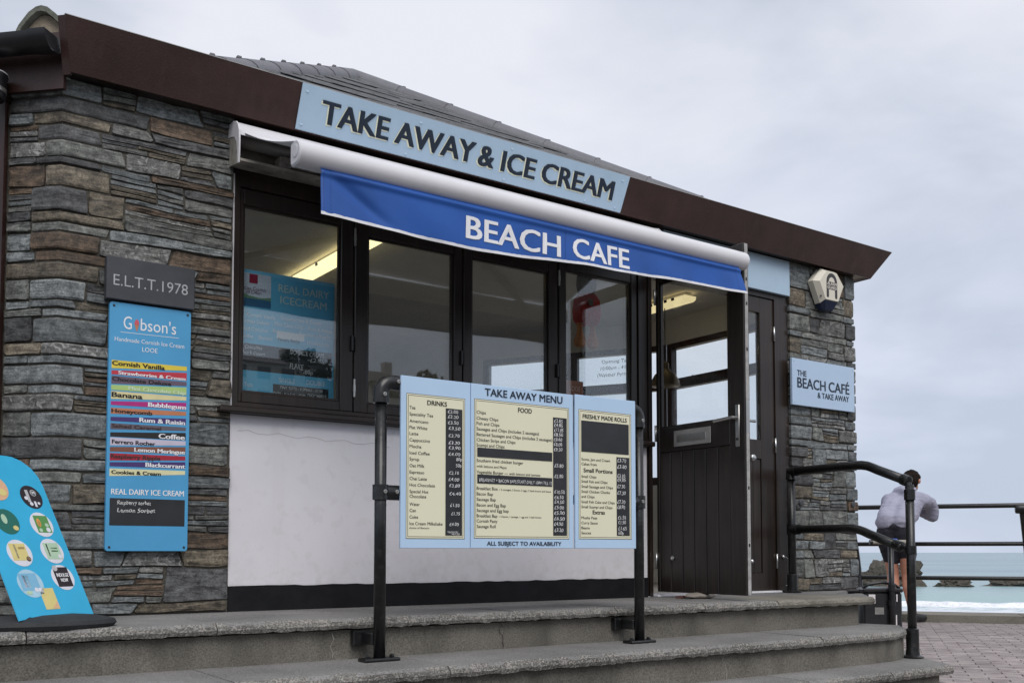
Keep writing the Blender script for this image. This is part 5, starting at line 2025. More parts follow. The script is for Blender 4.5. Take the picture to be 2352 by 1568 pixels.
b.build("lens", "alarm_blue", al)
flat("alarm_ink", (0.035, 0.03, 0.032))
b = B()
y_ = -0.0926
P_o, P_i = [], []
for k in range(17):
    t = math.pi * k / 16
    P_o.append((ac.x + 0.060 * math.cos(t), y_, ac.z + 0.030 + 0.066 * math.sin(t)))
    P_i.append((ac.x + 0.034 * math.cos(t), y_, ac.z + 0.030 + 0.038 * math.sin(t)))
v = P_o + P_i
b.add(v, [(k, k + 1, 17 + k + 1, 17 + k) for k in range(16)])
for sgn in (1, -1):
    xa, xb = ac.x + sgn * 0.060, ac.x + sgn * 0.034
    b.quad((xa, y_, ac.z + .030), (xb, y_, ac.z + .030), (xb, y_, ac.z - .072), (xa, y_, ac.z - .072))
    b.add([(ac.x + sgn * .047 + .013 * math.cos(t), y_, ac.z - .072 + .010 * math.sin(t)) for t in [math.pi + math.pi * k / 8 for k in range(9)]], [tuple(range(9))])
b.quad((ac.x - .034, y_, ac.z + .034), (ac.x + .034, y_, ac.z + .034), (ac.x + .034, y_, ac.z - .022), (ac.x - .034, y_, ac.z - .022))
b.build("printed_mark", "alarm_ink", al)
mat("alarm_white", (0.74, 0.70, 0.62), rough=0.5)
write(al, "lettering", [('alarm_white', 'ALARM', ac.x - .052, ac.z + 0.009, 0.104, 0.022, 'b'), ('alarm_white', 'GUARD', ac.x - .052, ac.z - 0.018, 0.104, 0.022, 'b')], facade(-0.0928))
s = B(); s.lathe((ac.x - .098, -0.072, ac.z - .075), [(0.007, 0), (0.007, 0.003)], 10, axis=(-0.5, -0.8, 0)); s.build("screw", "screw", al)

# ------------------------------------------------------------------ awning
aw = thing("awning", "white-cased folding awning with a blue lettered valance over the window", "awning", (2.9, -0.1, 2.04))
AX0, AX1 = 1.555, 4.212
def loft(b, prof, xs, caps=True):
    n = len(prof)
    v = [(x, y, z) for x in xs for y, z in prof]
    f = [(i * n + k, i * n + (k + 1) % n, (i + 1) * n + (k + 1) % n, (i + 1) * n + k) for i in range(len(xs) - 1) for k in range(n)]
    if caps:
        f += [tuple(range(n)), tuple((len(xs) - 1) * n + k for k in range(n))]
    b.add(v, f)
cov = [(0.02, 2.262), (-0.055, 2.260), (-0.085, 2.250), (-0.108, 2.232), (-0.122, 2.206), (-0.127, 2.178), (-0.121, 2.178), (-0.114, 2.204), (-0.101, 2.226), (-0.08, 2.242), (-0.052, 2.251), (0.02, 2.253)]
b = B(); loft(b, cov, [AX0 + .006, AX1 - .006]); b.build("cassette_cover", "white_alu", aw, 35)
tray = [(0.02, 2.075), (-0.03, 2.066), (-0.09, 2.056), (-0.122, 2.060), (-0.122, 2.072), (-0.09, 2.066), (-0.03, 2.078), (0.012, 2.088), (0.012, 2.25), (0.02, 2.25)]
mat("dirty_alu", (0.27, 0.25, 0.22), rough=0.6, var=0.35, scale=10, speck=(24, (0.10, 0.085, 0.065), 0.5))
b = B(); loft(b, tray, [AX0 + .006, AX1 - .006]); b.build("cassette_tray", "dirty_alu", aw, 35)
endp = [(0.02, 2.264), (-0.055, 2.264), (-0.09, 2.252), (-0.114, 2.230), (-0.129, 2.200), (-0.132, 2.16), (-0.130, 2.09), (-0.127, 2.048), (-0.112, 2.046), (-0.110, 2.10), (-0.100, 2.15), (-0.07, 2.185), (-0.02, 2.20), (0.02, 2.205)]
for xa in (AX0, AX1 - .006):
    b = B(); b.prism([(xa, y, z) for y, z in endp], (0.008, 0, 0)); b.build("end_cap", "white_alu", aw)
    b = B(); b.prism([(xa + .003, y, z) for y, z in ((0.018, 2.204), (-0.02, 2.20), (-0.07, 2.185), (-0.100, 2.15), (-0.110, 2.10), (-0.112, 2.05), (0.018, 2.068))], (0.003, 0, 0))
    b.build("end_plate", "dirty_alu", aw)
b = B(); b.tube([(AX0 + .02, -0.035, 2.19), (AX1 - .02, -0.035, 2.19)], 0.036, 14); b.build("roller", "grey_alu", aw, True)
for xa, sgn in ((1.80, 1), (3.97, -1)):
    b = B()
    b.tube([(xa, -0.06, 2.115), (xa + sgn * .62, -0.40, 2.04)], 0.021, 10)
    b.tube([(xa + sgn * .62, -0.40, 2.04), (xa + sgn * .10, -0.70, 1.90)], 0.018, 10)
    b.lathe((xa + sgn * .62, -0.40, 2.0), [(0.028, 0), (0.028, 0.07)], 14)
    b.box(xa - .03, xa + .03, -0.09, -0.02, 2.085, 2.14, .004)
    b.build("folding_arm", "dirty_alu", aw, 40)
# the cloth itself, slightly slack
b = B()
nu, nv = 24, 8
vv = []
for i in range(nu + 1):
    x = AX0 + .03 + (AX1 - AX0 - .06) * i / nu
    for k in range(nv + 1):
        t = k / nv
        vv.append((x, -0.06 - 0.66 * t, 2.222 - 0.275 * t - 0.022 * math.sin(math.pi * t) + 0.004 * math.sin(x * 5)))
b.add(vv, [(i * (nv + 1) + k, i * (nv + 1) + k + 1, (i + 1) * (nv + 1) + k + 1, (i + 1) * (nv + 1) + k) for i in range(nu) for k in range(nv)])
cl = b.build("canopy_cloth", "canvas_white", aw, True)
sm = cl.modifiers.new("thickness", 'SOLIDIFY'); sm.thickness = 0.002
# front bar
bar = [(-0.705, 1.936), (-0.735, 1.942), (-0.766, 1.937), (-0.786, 1.922), (-0.797, 1.902), (-0.799, 1.884), (-0.794, 1.866), (-0.782, 1.850), (-0.770, 1.842), (-0.712, 1.842), (-0.702, 1.85), (-0.700, 1.92)]
BX0, BX1 = 1.573, 4.226
b = B(); loft(b, bar, [BX0 + .012, BX1]); b.build("front_bar", "white_alu", aw, 35)
def scal(pr, f, c=(-0.752, 1.894)):
    return [(c[0] + (y - c[0]) * f, c[1] + (z - c[1]) * f) for y, z in pr]
b = B()
v = [(BX0 + .0125, y, z) for y, z in scal(bar, 1.035)] + [(BX0 + .002, y, z) for y, z in scal(bar, 1.03)] + [(BX0 - .004, y, z) for y, z in scal(bar, 0.90)]
n_ = len(bar)
b.add(v, [(r_ * n_ + k, r_ * n_ + (k + 1) % n_, (r_ + 1) * n_ + (k + 1) % n_, (r_ + 1) * n_ + k) for r_ in (0, 1) for k in range(n_)] + [tuple(range(2 * n_, 3 * n_)), tuple(range(n_))])
ec = b.build("bar_end_cap", "white_alu", aw, 30)
b = B(); b.lathe((BX0 - .004, -0.752, 1.894), [(0.026, 0), (0.028, 0.0015), (0.022, 0.003)], 18, axis=(-1, 0, 0)); b.build("cap_disc", "white_alu", ec)
# valance: hangs from the bar, a fold at its left end, the right corner blown out
VX0, VX1 = 1.672, 4.19
def val_top(x):
    return 1.843
def val_bot(x):
    f = (x - VX0) / (VX1 - VX0)
    g_ = min(1, max(0, (f - 0.25) / 0.75))
    return 1.652 - 0.013 * math.sin(math.pi * min(1, f / 0.55)) + 0.047 * g_ * g_ * (3 - 2 * g_) + 0.003 * math.sin(x * 7.0)
def val_y(x, z):
    f = (x - VX0) / (VX1 - VX0)
    t = (1.843 - z) / 0.19
    y = -0.770 + 0.012 * t * math.sin(x * 3.1 + 0.7) + 0.004 * math.sin(x * 9 + z * 20) * t + 0.0025 * math.sin(x * 23 + z * 9) * t
    y += 0.014 * math.exp(-((x - 1.70 - 0.30 * t) / 0.045) ** 2) * math.sin(math.pi * min(1, max(0, t * 0.9 + 0.05)))
    y -= 0.055 * max(0, (f - 0.86) / 0.14) ** 1.5 * t
    y -= 0.010 * math.exp(-((t - 0.10) / 0.055) ** 2)      # the hem tube just under the bar
    return y
def val_x(x, z):
    f = (x - VX0) / (VX1 - VX0)
    t = (1.843 - z) / 0.19
    return x + 0.04 * max(0, (f - 0.9) / 0.1) * t - 0.025 * max(0, (f - 0.95) / 0.05)
b = B()
nu, nv = 170, 26
vv = []
for i in range(nu + 1):
    x = VX0 + (VX1 - VX0) * i / nu
    for k in range(nv + 1):
        z = val_top(x) + (val_bot(x) - val_top(x)) * k / nv
        vv.append((val_x(x, z), val_y(x, z), z))
b.add(vv, [(i * (nv + 1) + k, i * (nv + 1) + k + 1, (i + 1) * (nv + 1) + k + 1, (i + 1) * (nv + 1) + k) for i in range(nu) for k in range(nv)])
va = b.build("valance", "canvas_blue", aw, True)
sm = va.modifiers.new("thickness", 'SOLIDIFY'); sm.thickness = 0.0012
b = B()
vv = []
rr = random.Random(2)
for i in range(nu + 1):
    x = VX0 + (VX1 - VX0) * i / nu
    zb_ = val_bot(x)
    zt_ = zb_ + 0.0105 + (rr.uniform(-.004, .001) if i < 10 else rr.uniform(-.001, .001))
    for z in (zt_, zb_ - 0.002):
        vv.append((val_x(x, z), val_y(x, z) - 0.0016, z))
b.add(vv, [(i * 2, i * 2 + 1, i * 2 + 3, i * 2 + 2) for i in range(nu)])
b.build("white_hem", "canvas_white", va)
write(va, "lettering", [('white', 'BEACH', 2.384, 1.684, 0.528, 0.100, 'b'), ('white', 'CAFE', 2.990, 1.696, 0.358, 0.098, 'b')], lambda x, z, l: (val_x(x, z), val_y(x, z) - 0.0016 - l, z), 0.0006)
b = B()
vv = []
for k in range(9):
    z = val_top(2.94) + (val_bot(2.94) - val_top(2.94)) * k / 8
    for dx in (-.0012, .0012):
        vv.append((2.945 + dx, val_y(2.945, z) - 0.0012, z))
mat("canvas_blue_dark", (0.018, 0.07, 0.28), rough=0.7, var=0.1)
b.add(vv, [(k * 2, k * 2 + 1, k * 2 + 3, k * 2 + 2) for k in range(8)])
b.build("seam", "canvas_blue_dark", va)
for x_ in (VX0 + .012, VX0 + .045, VX1 - .05):
    b = B()
    vv = []
    for k in range(25):
        z = val_top(x_) + (val_bot(x_) - val_top(x_)) * k / 24
        for dx in (-.002, .002):
            vv.append((val_x(x_ + dx, z), val_y(x_ + dx, z) - 0.0012, z))
    b.add(vv, [(k * 2, k * 2 + 1, k * 2 + 3, k * 2 + 2) for k in range(0, 24, 2)])
    b.build("stitching", "canvas_blue_dark", va)

# ------------------------------------------------------------------ menu board on its pipe frame
mb = thing("menu_board", "take away menu on three pale blue and cream panels between two black pipe posts", "menu board", (2.62, -0.865, -0.17))
PY, PX0, PX1 = -0.862, 1.908, 3.327
def base_flange(x):
    b = B()
    b.box(x - .080, x + .080, PY - .038, PY + .038, -0.170, -0.156, 0.005)
    return b.build("base_plate", "black_paint", mb)
for x, sgn in ((PX0, 1), (PX1, -1)):
    pts = [(x, PY, -0.168), (x, PY, 0.925)]
    b = B(); b.tube(pts, 0.0245, 16); b.build("post", "black_paint", mb, True)
    el = [(x, PY, 0.885), (x, PY, 0.925)]
    for k in range(1, 7):
        t = R(90 * k / 6)
        el.append((x + sgn * 0.045 * (1 - math.cos(t)), PY, 0.925 + 0.045 * math.sin(t)))
    el.append((x + sgn * 0.085, PY, 0.970))
    b = B(); b.tube(el, 0.0315, 16)
    b.tube([(x, PY, 0.882), (x, PY, 0.898)], 0.034, 16)
    e_ = b.build("elbow", "black_paint", mb, 50)
    for (dx, dz) in ((0.0, 0.915), (0.064, 0.972)):
        s = B(); s.lathe((x + sgn * dx, PY - .030, dz), [(0.0085, 0), (0.0085, 0.006), (0.0045, 0.0065), (0.0045, 0.003)], 10, axis=(0, -1, 0)); s.build("grub_screw", "steel", e_)
    b = B()
    b.tube([(x, PY, 0.484), (x, PY, 0.546)], 0.033, 16)
    b.tube([(x + sgn * .02, PY, 0.515), (x + sgn * 0.085, PY, 0.515)], 0.031, 16)
    c_ = b.build("clamp", "black_paint", mb, 50)
    for (dx, dz) in ((0.004, 0.517), (0.058, 0.517)):
        s = B(); s.lathe((x + sgn * dx, PY - .031, dz), [(0.0085, 0), (0.0085, 0.006), (0.0045, 0.0065), (0.0045, 0.003)], 10, axis=(0, -1, 0)); s.build("grub_screw", "steel", c_)
    bp_ = base_flange(x)
    for dx in (-.055, .055):
        s = B(); s.lathe((x + dx, PY - .004, -0.156), [(0.011, 0), (0.011, 0.009), (0.006, 0.014)], 6); s.build("bolt", "black_paint", bp_)
    b = B()
    b.box(x - .062, x + .018, -0.755, -0.722, -0.112, -0.052, 0.004)
    b.box(x - .026, x + .024, -0.845, -0.756, -0.106, -0.058, 0.004)
    b.build("wall_bracket", "black_paint", mb)
b = B(); b.tube([(PX0 + .07, PY, 0.970), (PX1 - .07, PY, 0.970)], 0.0225, 12); b.tube([(PX0 + .07, PY, 0.515), (PX1 - .07, PY, 0.515)], 0.0225, 12); b.build("cross_rail", "black_paint", mb, True)
PAN = [('menu1', 1.981, 2.320, 0.287, 0.9995, (2.0055, 2.2915, 0.3265, 0.9285), [(2.1948, 2.2775, 0.3414, 0.8796)]),
       ('menu2', 2.3235, 2.8865, 0.288, 0.9995, (2.3392, 2.8607, 0.3303, 0.9350), [(2.7678, 2.8469, 0.3463, 0.8860), (2.3546, 2.7622, 0.6830, 0.7230), (2.3548, 2.7619, 0.5680, 0.6070)]),
       ('menu3', 2.8985, 3.274, 0.288, 1.004, (2.9182, 3.2445, 0.3320, 0.9365), [(2.9337, 3.2284, 0.7390, 0.8850), (3.1499, 3.2309, 0.3494, 0.7246)])]
for key, x0, x1, z0, z1, cr_, bbs in PAN:
    b = B(); b.box(x0, x1, -0.900, -0.888, z0, z1, 0.0015)
    p = b.build("menu_panel", "menu_blue", mb)
    a0, a1, c0_, c1_ = cr_
    b = B(); b.prism([(a0, -0.9003, c0_), (a1, -0.9003, c0_), (a1, -0.9003, c1_), (a0, -0.9003, c1_)], (0, -0.0005, 0)); b.build("cream_field", "menu_cream", p)
    b = B()
    for ins, w_ in ((0.0, 0.0020), (0.0075, 0.0020)):
        l_, r_, d_, u_ = a0 + ins, a1 - ins, c0_ + ins, c1_ - ins
        for q in ((l_, r_, d_, d_ + w_), (l_, r_, u_ - w_, u_), (l_, l_ + w_, d_ + w_, u_ - w_), (r_ - w_, r_, d_ + w_, u_ - w_)):
            b.quad((q[0], -0.9011, q[2]), (q[1], -0.9011, q[2]), (q[1], -0.9011, q[3]), (q[0], -0.9011, q[3]))
    b.build("printed_border", "ink", p)
    for (q0, q1, q2, q3) in bbs:
        b = B(); b.box(q0, q1, -0.9030, -0.9009, q2, q3, 0.0006); b.build("chalk_strip", "chalkboard", p)
    write(p, "lettering", [en for en in TEXTS[key] if en[0] != 'chalk'], facade(-0.9010))
    write(p, "chalk_writing", [en for en in TEXTS[key] if en[0] == 'chalk'], facade(-0.9031))

# ------------------------------------------------------------------ leaning ice cream board at the left
ab = thing("pavement_sign", "leaning bright blue board with round ice cream stickers on a black foot", "sign", (0.74, -0.60, 0.0))
A0 = Vector((0.60, -0.73, 0.036))
A1 = Vector((0.885, -0.53, 0.036))
au = (A1 - A0).normalized()
abk = Vector((-au.y, au.x, 0))
av = (abk * math.sin(R(28)) + Vector((0, 0, 1)) * math.cos(R(28))).normalized()
an = au.cross(av)          # towards the viewer
if an.y > 0:
    an = -an
AW, AH = (A1 - A0).length, 0.675
def apt(u, v, l=0.0):
    return A0 + au * u + av * v + an * l
outl = [(0, 0), (AW, 0), (AW, AH - 0.12)] + [(AW - 0.12 + 0.12 * math.cos(R(a)), AH - 0.12 + 0.12 * math.sin(R(a))) for a in (20, 40, 60, 80, 90)] + [(0.12 + 0.12 * math.cos(R(a)), AH - 0.12 + 0.12 * math.sin(R(a))) for a in (90, 110, 130, 150, 170)] + [(0, AH - 0.12)]
rb = random.Random(8)
low = [(AW * k / 14, (rb.uniform(0, 0.012) if 0 < k < 14 else 0)) for k in range(15)]
outl = low + outl[2:]
b = B(); b.prism([apt(u, v) for u, v in outl], -an * 0.005); b.build("panel", "board_blue", ab)
b = B()
b.lathe((0.70, -0.60, 0.0005), [(0.235, 0), (0.248, 0.014), (0.24, 0.028), (0.18, 0.042), (0.10, 0.048)], 40, sx=1.0, sy=0.62)
fo = b.build("foot", "rubber_base", ab, 40)
def sticker(cu, cv, ru, rv, m, kids=()):
    b = B()
    n_ = 28
    b.prism([apt(cu + ru * math.cos(2 * math.pi * k / n_), cv + rv * math.sin(2 * math.pi * k / n_), 0.0003) for k in range(n_)], an * 0.0006)
    st = b.build("sticker", m, ab)
    for (kind, du, dv, w_, h_, mm) in kids:
        b = B()
        if kind == 'r':
            b.prism([apt(cu + du + a, cv + dv + c, 0.0011) for a, c in ((-w_, -h_), (w_, -h_), (w_, h_), (-w_, h_))], an * 0.0003)
        else:
            b.prism([apt(cu + du + w_ * math.cos(2 * math.pi * k / 20), cv + dv + h_ * math.sin(2 * math.pi * k / 20), 0.0015) for k in range(20)], an * 0.0003)
        b.build("print", mm, st)
    return st
for nm, c in (('st_white', (0.68, 0.68, 0.74)), ('st_dark', (0.025, 0.018, 0.022)), ('st_green', (0.10, 0.27, 0.08)), ('st_palegreen', (0.42, 0.58, 0.42)), ('st_peach', (0.68, 0.42, 0.25)),
              ('st_teal', (0.02, 0.14, 0.11)), ('st_yellow', (0.66, 0.56, 0.22)), ('st_sky', (0.20, 0.44, 0.62)), ('st_flame', (0.70, 0.30, 0.08)), ('st_pale', (0.38, 0.58, 0.70)), ('st_grey', (0.45, 0.45, 0.47))):
    flat(nm, c)
S1 = [(0.268, 0.500, .050, .050, 'st_dark', [('r', -.016, .004, .007, .026, 'st_grey'), ('o', .014, .018, .014, .014, 'st_grey'), ('o', .014, .018, .0115, .0115, 'st_dark'), ('o', -.028, -.006, .008, .008, 'st_white'), ('o', -.012, -.030, .008, .008, 'st_white'), ('r', .008, -.030, .005, .012, 'st_white'), ('o', .024, -.026, .006, .006, 'st_white')]),
      (0.266, 0.382, .052, .052, 'st_white', [('r', .004, .002, .033, .036, 'st_green'), ('o', -.012, .008, .009, .018, 'st_flame'), ('o', -.012, .004, .005, .009, 'st_yellow'), ('o', .022, -.022, .010, .010, 'st_white'), ('o', .022, -.002, .009, .008, 'st_palegreen'), ('o', -.014, -.024, .008, .008, 'st_palegreen')]),
      (0.266, 0.270, .052, .052, 'st_white', [('r', .002, .0, .036, .034, 'st_palegreen'), ('r', -.018, .004, .003, .026, 'st_dark'), ('o', .028, -.022, .009, .009, 'st_white'), ('r', .012, .012, .016, .003, 'st_green'), ('r', .012, .0, .016, .003, 'st_green')]),
      (0.268, 0.160, .052, .052, 'st_white', [('r', .0, .002, .035, .040, 'st_dark'), ('o', -.024, .038, .012, .012, 'st_grey')]),
      (0.118, 0.530, .052, .052, 'st_peach', [('o', .02, -.018, .02, .015, 'st_yellow')]),
      (0.110, 0.390, .052, .052, 'st_teal', [('o', .028, -.026, .012, .010, 'st_yellow'), ('o', -.01, .01, .012, .02, 'st_palegreen')]),
      (0.112, 0.262, .054, .054, 'st_white', [('r', -.002, .004, .036, .034, 'st_yellow'), ('r', -.014, .006, .004, .028, 'st_grey'), ('o', .030, -.024, .010, .010, 'st_dark'), ('o', .030, -.024, .008, .008, 'st_peach'), ('r', .014, .020, .014, .005, 'st_peach')]),
      (0.108, 0.140, .056, .056, 'st_pale', [('r', -.004, .006, .040, .034, 'st_sky'), ('r', -.022, .008, .006, .024, 'st_white'), ('r', -.008, .008, .005, .024, 'st_pale'), ('o', .016, -.026, .009, .009, 'st_white'), ('o', .032, -.026, .008, .008, 'st_white'), ('o', -.02, -.036, .014, .008, 'st_palegreen')])]
for s in S1:
    sticker(*s)
b = B(); b.prism([apt(0.165 + a, 0.075 + c, 0.0003) for a, c in ((-.030, -.040), (.034, -.040), (.034, .044), (-.018, .044), (-.030, .028))], an * 0.0006)
st = b.build("sticker", "st_yellow", ab)
b = B(); b.prism([apt(0.165 + a, 0.075 + c, 0.0011) for a, c in ((.002, -.037), (.032, -.037), (.032, -.008))], an * 0.0003); b.build("print", "st_peach", st)
b = B(); b.prism([apt(0.165 + a, 0.075 + c, 0.0012) for a, c in ((-.030, .028), (-.018, .044), (-.016, .024))], an * 0.004); b.build("curled_corner", "st_grey", st)
write(ab, "lettering", [('white', 'INDULGE', 0.240, 0.162, 0.056, 0.0145, 'b'), ('white', 'NOW', 0.252, 0.141, 0.034, 0.0145, 'b'), ('white', 'M', 0.2765, 0.513, 0.011, 0.010, 'b')], lambda x, z, l: apt(x, z, 0.0018 + l))

# black lantern on the left wall, cut by the picture edge
lm = thing("wall_lamp", "black round wall lamp with a white rim at the left edge under the gutter", "lamp", (0.55, 0.12, 2.15))
lc = Vector((0.572, 0.103, 2.165))
b = B(); b.lathe(lc, [(0.052, 0), (0.058, 0.01), (0.060, 0.085), (0.066, 0.095), (0.066, 0.104), (0.03, 0.116)], 24); b.build("housing", "black_plastic", lm, 40)
b = B(); b.lathe(lc + Vector((0, 0, 0.104)), [(0.0665, 0), (0.0675, 0.002), (0.0665, 0.005)], 24); b.build("rim", "white_alu", lm, True)
b = B(); b.lathe(lc + Vector((0, 0, 0.028)), [(0.0605, 0), (0.0610, 0.004), (0.0610, 0.014), (0.0605, 0.018)], 24); b.build("glass_band", "steel", lm, True)
b = B(); b.tube([lc + Vector((0, 0, 0.01)), lc + Vector((0, 0, -1.6))], 0.020, 10); b.tube([lc + Vector((0, 0, 0.05)), lc - N45 * 0.14 + Vector((0, 0, 0.05))], 0.018, 10); b.build("conduit", "red_wood", lm, True)

# ------------------------------------------------------------------ window poster, cards, things inside
ps = thing("window_poster", "blue ice cream price poster with two black chalk strips inside the left window pane", "poster", (1.9, 0.1, 1.025))
PO = 0.104
b = B(); b.box(1.650, 2.146, PO, PO + .004, 1.0255, 1.628); b.build("sheet", "poster_blue", ps)
flat("picture_sky", (0.62, 0.66, 0.74)); flat("picture_sea", (0.035, 0.13, 0.25)); flat("picture_green", (0.16, 0.30, 0.16)); flat("picture_red", (0.30, 0.01, 0.03)); flat("poster_shade", (0.05, 0.24, 0.42))
def card(x0, x1, z0, z1, m, nm, k=1, par=ps):
    b = B(); b.box(x0, x1, PO - .0006 * k, PO - .0006 * k + .0004, z0, z1); return b.build(nm, m, par)
pic = card(1.652, 1.810, 1.452, 1.612, "picture_sky", "picture")
b = B(); b.box(1.652, 1.810, PO - .0012, PO - .0008, 1.452, 1.489); b.build("print", "picture_sea", pic)
b = B(); b.prism([(1.652, PO - .0015, 1.489), (1.81, PO - .0015, 1.489), (1.81, PO - .0015, 1.505), (1.76, PO - .0015, 1.497), (1.70, PO - .0015, 1.502), (1.652, PO - .0015, 1.52)], (0, .0002, 0)); b.build("print", "picture_green", pic)
b = B(); b.box(1.700, 1.742, PO - .0012, PO - .0008, 1.564, 1.609); b.build("print", "picture_red", pic)
card(1.652, 2.135, 1.141, 1.270, "chalkboard", "chalk_strip")
card(1.826, 2.118, 1.0262, 1.087, "chalkboard", "chalk_strip")
card(1.842, 1.986, 1.313, 1.349, "white", "paper_patch")
write(ps, "lettering", TEXTS['poster'], facade(PO - .0014))

lc_ = thing("town_card", "small faded orange card reading LOOE stood inside the fourth window pane", "card", (3.70, 0.1, 1.03))
flat("card_orange", (0.44, 0.16, 0.09)); flat("card_pale", (0.66, 0.42, 0.33))
b = B(); b.box(3.640, 3.768, 0.102, 0.106, 1.03, 1.288); b.build("card", "card_orange", lc_)
write(lc_, "lettering", [('card_pale', 'LOOE', 3.662, 1.226, 0.082, 0.030, 'b')], facade(0.1018))

# fluorescent lights on the ceiling
emis("tube_light", (1.0, 0.84, 0.46), 1.35)
emis("tube_light_dim", (1.0, 0.84, 0.46), 0.5)
def strip(label, x, y0, y1, z, lit="tube_light"):
    o = thing("strip_light", label, "ceiling light", (x, (y0 + y1) / 2, z), "fluorescent ceiling lights")
    b = B(); b.box(x - .035, x + .035, y0, y1, z - .03, z - .001, .004); b.build("body", "white_alu", o)
    b = B()
    pr = [(-.062, -.030), (-.058, -.055), (-.03, -.078), (0.03, -.078), (.058, -.055), (.062, -.030)]
    v = [(x + a, y, z + c) for y in (y0 - .02, y1 + .02) for a, c in pr]
    b.add(v, [(k, (k + 1) % 6, 6 + (k + 1) % 6, 6 + k) for k in range(6)] + [tuple(range(6)), tuple(range(6, 12))])
    b.build("diffuser", lit, o, 30)
    for k in range(4):
        s = B(); s.box(x - .066, x - .056, y0 + .1 + k * (y1 - y0 - .2) / 3, y0 + .13 + k * (y1 - y0 - .2) / 3, z - .05, z - .03); s.build("clip", "black_plastic", o)
strip("lit fluorescent strip light on the cafe ceiling seen above the poster", 2.905, 0.9, 2.42, 2.314)
strip("lit fluorescent strip light on the cafe ceiling seen through the open door's glass", 5.62, 1.05, 1.50, 2.314, "tube_light_dim")

# brass pendant lamp shade by the far windows
pl = thing("pendant_lamp", "brass dome pendant lamp hanging inside before the far window", "lamp", (5.60, 1.30, 1.60))
b = B(); b.lathe((5.60, 1.30, 1.60), [(0.115, 0.0), (0.120, 0.004), (0.112, 0.045), (0.085, 0.095), (0.045, 0.125), (0.030, 0.15), (0.030, 0.185), (0.018, 0.20)], 28); b.build("shade", "brass", pl, 40)
b = B(); b.tube([(5.60, 1.30, 1.79), (5.60, 1.30, 2.313)], 0.004, 6); b.build("flex", "black_plastic", pl)

# soft toy hanging in the fourth pane
ty = thing("soft_toy", "red-bodied soft toy with dangling orange feet hanging inside the fourth window pane", "toy", (3.93, 0.30, 1.53))
mat("plush_red", (0.62, 0.05, 0.04), rough=0.95, var=0.2, scale=40, bump=0.4, bscale=200)
mat("plush_orange", (0.75, 0.30, 0.12), rough=0.95, var=0.2, scale=40, bump=0.4, bscale=200)
mat("plush_grey", (0.14, 0.135, 0.12), rough=0.95, var=0.3, scale=30, bump=0.4, bscale=200)
mat("plush_dark", (0.03, 0.03, 0.035), rough=0.95, var=0.3, scale=30)
tx, tyy = 3.85, 0.165
b = B(); b.lathe((tx, tyy, 1.66), [(0.075, 0), (0.092, 0.02), (0.098, 0.08), (0.088, 0.145), (0.062, 0.182), (0.03, 0.19)], 20, sy=0.75); b.build("body", "plush_red", ty, True)
b = B(); b.lathe((tx - .01, tyy - .01, 1.835), [(0.035, 0), (0.058, 0.02), (0.066, 0.06), (0.062, 0.11), (0.048, 0.15), (0.02, 0.172)], 20, sy=0.9); b.build("head", "plush_grey", ty, True)
b = B(); b.lathe((tx - .005, tyy - .058, 1.945), [(0.020, 0), (0.026, 0.01), (0.022, 0.03), (0.008, 0.045)], 14, axis=(0.1, -1, 0.05)); b.build("face", "plush_orange", ty, True)
for dx in (-0.055, 0.045):
    b = B(); b.lathe((tx + dx, tyy, 1.515), [(0.022, 0), (0.036, 0.012), (0.038, 0.04), (0.026, 0.07), (0.018, 0.10), (0.021, 0.165)], 14); b.build("leg", "plush_orange", ty, True)
b = B(); b.lathe((tx + .105, tyy + .05, 1.70), [(0.02, 0), (0.035, 0.03), (0.04, 0.09), (0.03, 0.135), (0.01, 0.15)], 12); b.build("wing", "plush_dark", ty, True)
b = B(); b.box(tx - .048, tx - .014, tyy - .078, tyy - .074, 1.755, 1.795); b.build("tag", "plush_grey", ty)
b = B(); b.tube([(tx, tyy, 2.0), (tx, tyy, 2.313)], 0.002, 6); b.build("string", "black_plastic", ty)

# opening-hours writing on a clear card at the far window (seen through the fourth pane)
flat("pen_ink", (0.03, 0.03, 0.035))
oh = thing("opening_hours_writing", "handwritten opening times on the far window seen through the fourth pane", "notice", (5.9, 2.2, 1.80))
w0, w1 = Vector((6.15, 1.86, 0)), Vector((4.72, 4.2, 0))
wd_ = (w1 - w0).normalized()
wn = Vector((-wd_.y, wd_.x, 0))
rdir = -wd_
on = Vector((6.05, 2.02, 0)) + wn * 0.02
flat("paper", (0.80, 0.80, 0.83))
def hp(x, z, l):
    q = on - rdir * 0.46 + rdir * x + wn * (-0.064 + l)
    return Vector((q.x, q.y, z))
write(oh, "handwriting", [('pen_ink', 'Opening Times', 0.04, 1.985, 0.30, 0.032, 'h'), ('pen_ink', '10:00am - 4:00pm', 0.03, 1.925, 0.33, 0.030, 'h'), ('pen_ink', '(Weather Permitting)', 0.0, 1.862, 0.38, 0.034, 'h')], hp, 0.0008)

# pebble and wedge holding the door
b = B()
t = bmesh.new(); bmesh.ops.create_icosphere(t, subdivisions=3, radius=1)
for v in t.verts:
    d_ = v.co.normalized(); k = 1 + 0.12 * noise.noise(d_ * 2.2)
    v.co = Vector((4.30 + d_.x * k * 0.105, -0.33 + d_.y * k * 0.075, 0.016 + d_.z * k * 0.021))
b.merge(t)
o = b.build("door_stop_pebble", "pebble", None, True); tag(o, "flat beach pebble wedged under the open door", "pebble"); top(o, (4.30, -0.33, 0.0))
b = B()
b.prism([(4.17, -0.25, 0.001), (4.20, -0.28, 0.001), (4.26, -0.27, 0.001), (4.25, -0.23, 0.001)], (0, 0, 0.014))
flat("wedge_red", (0.07, 0.025, 0.02))
o = b.build("door_wedge", "wedge_red"); tag(o, "small dark red door wedge beside the pebble under the open door", "wedge"); top(o, (4.22, -0.26, 0.0))

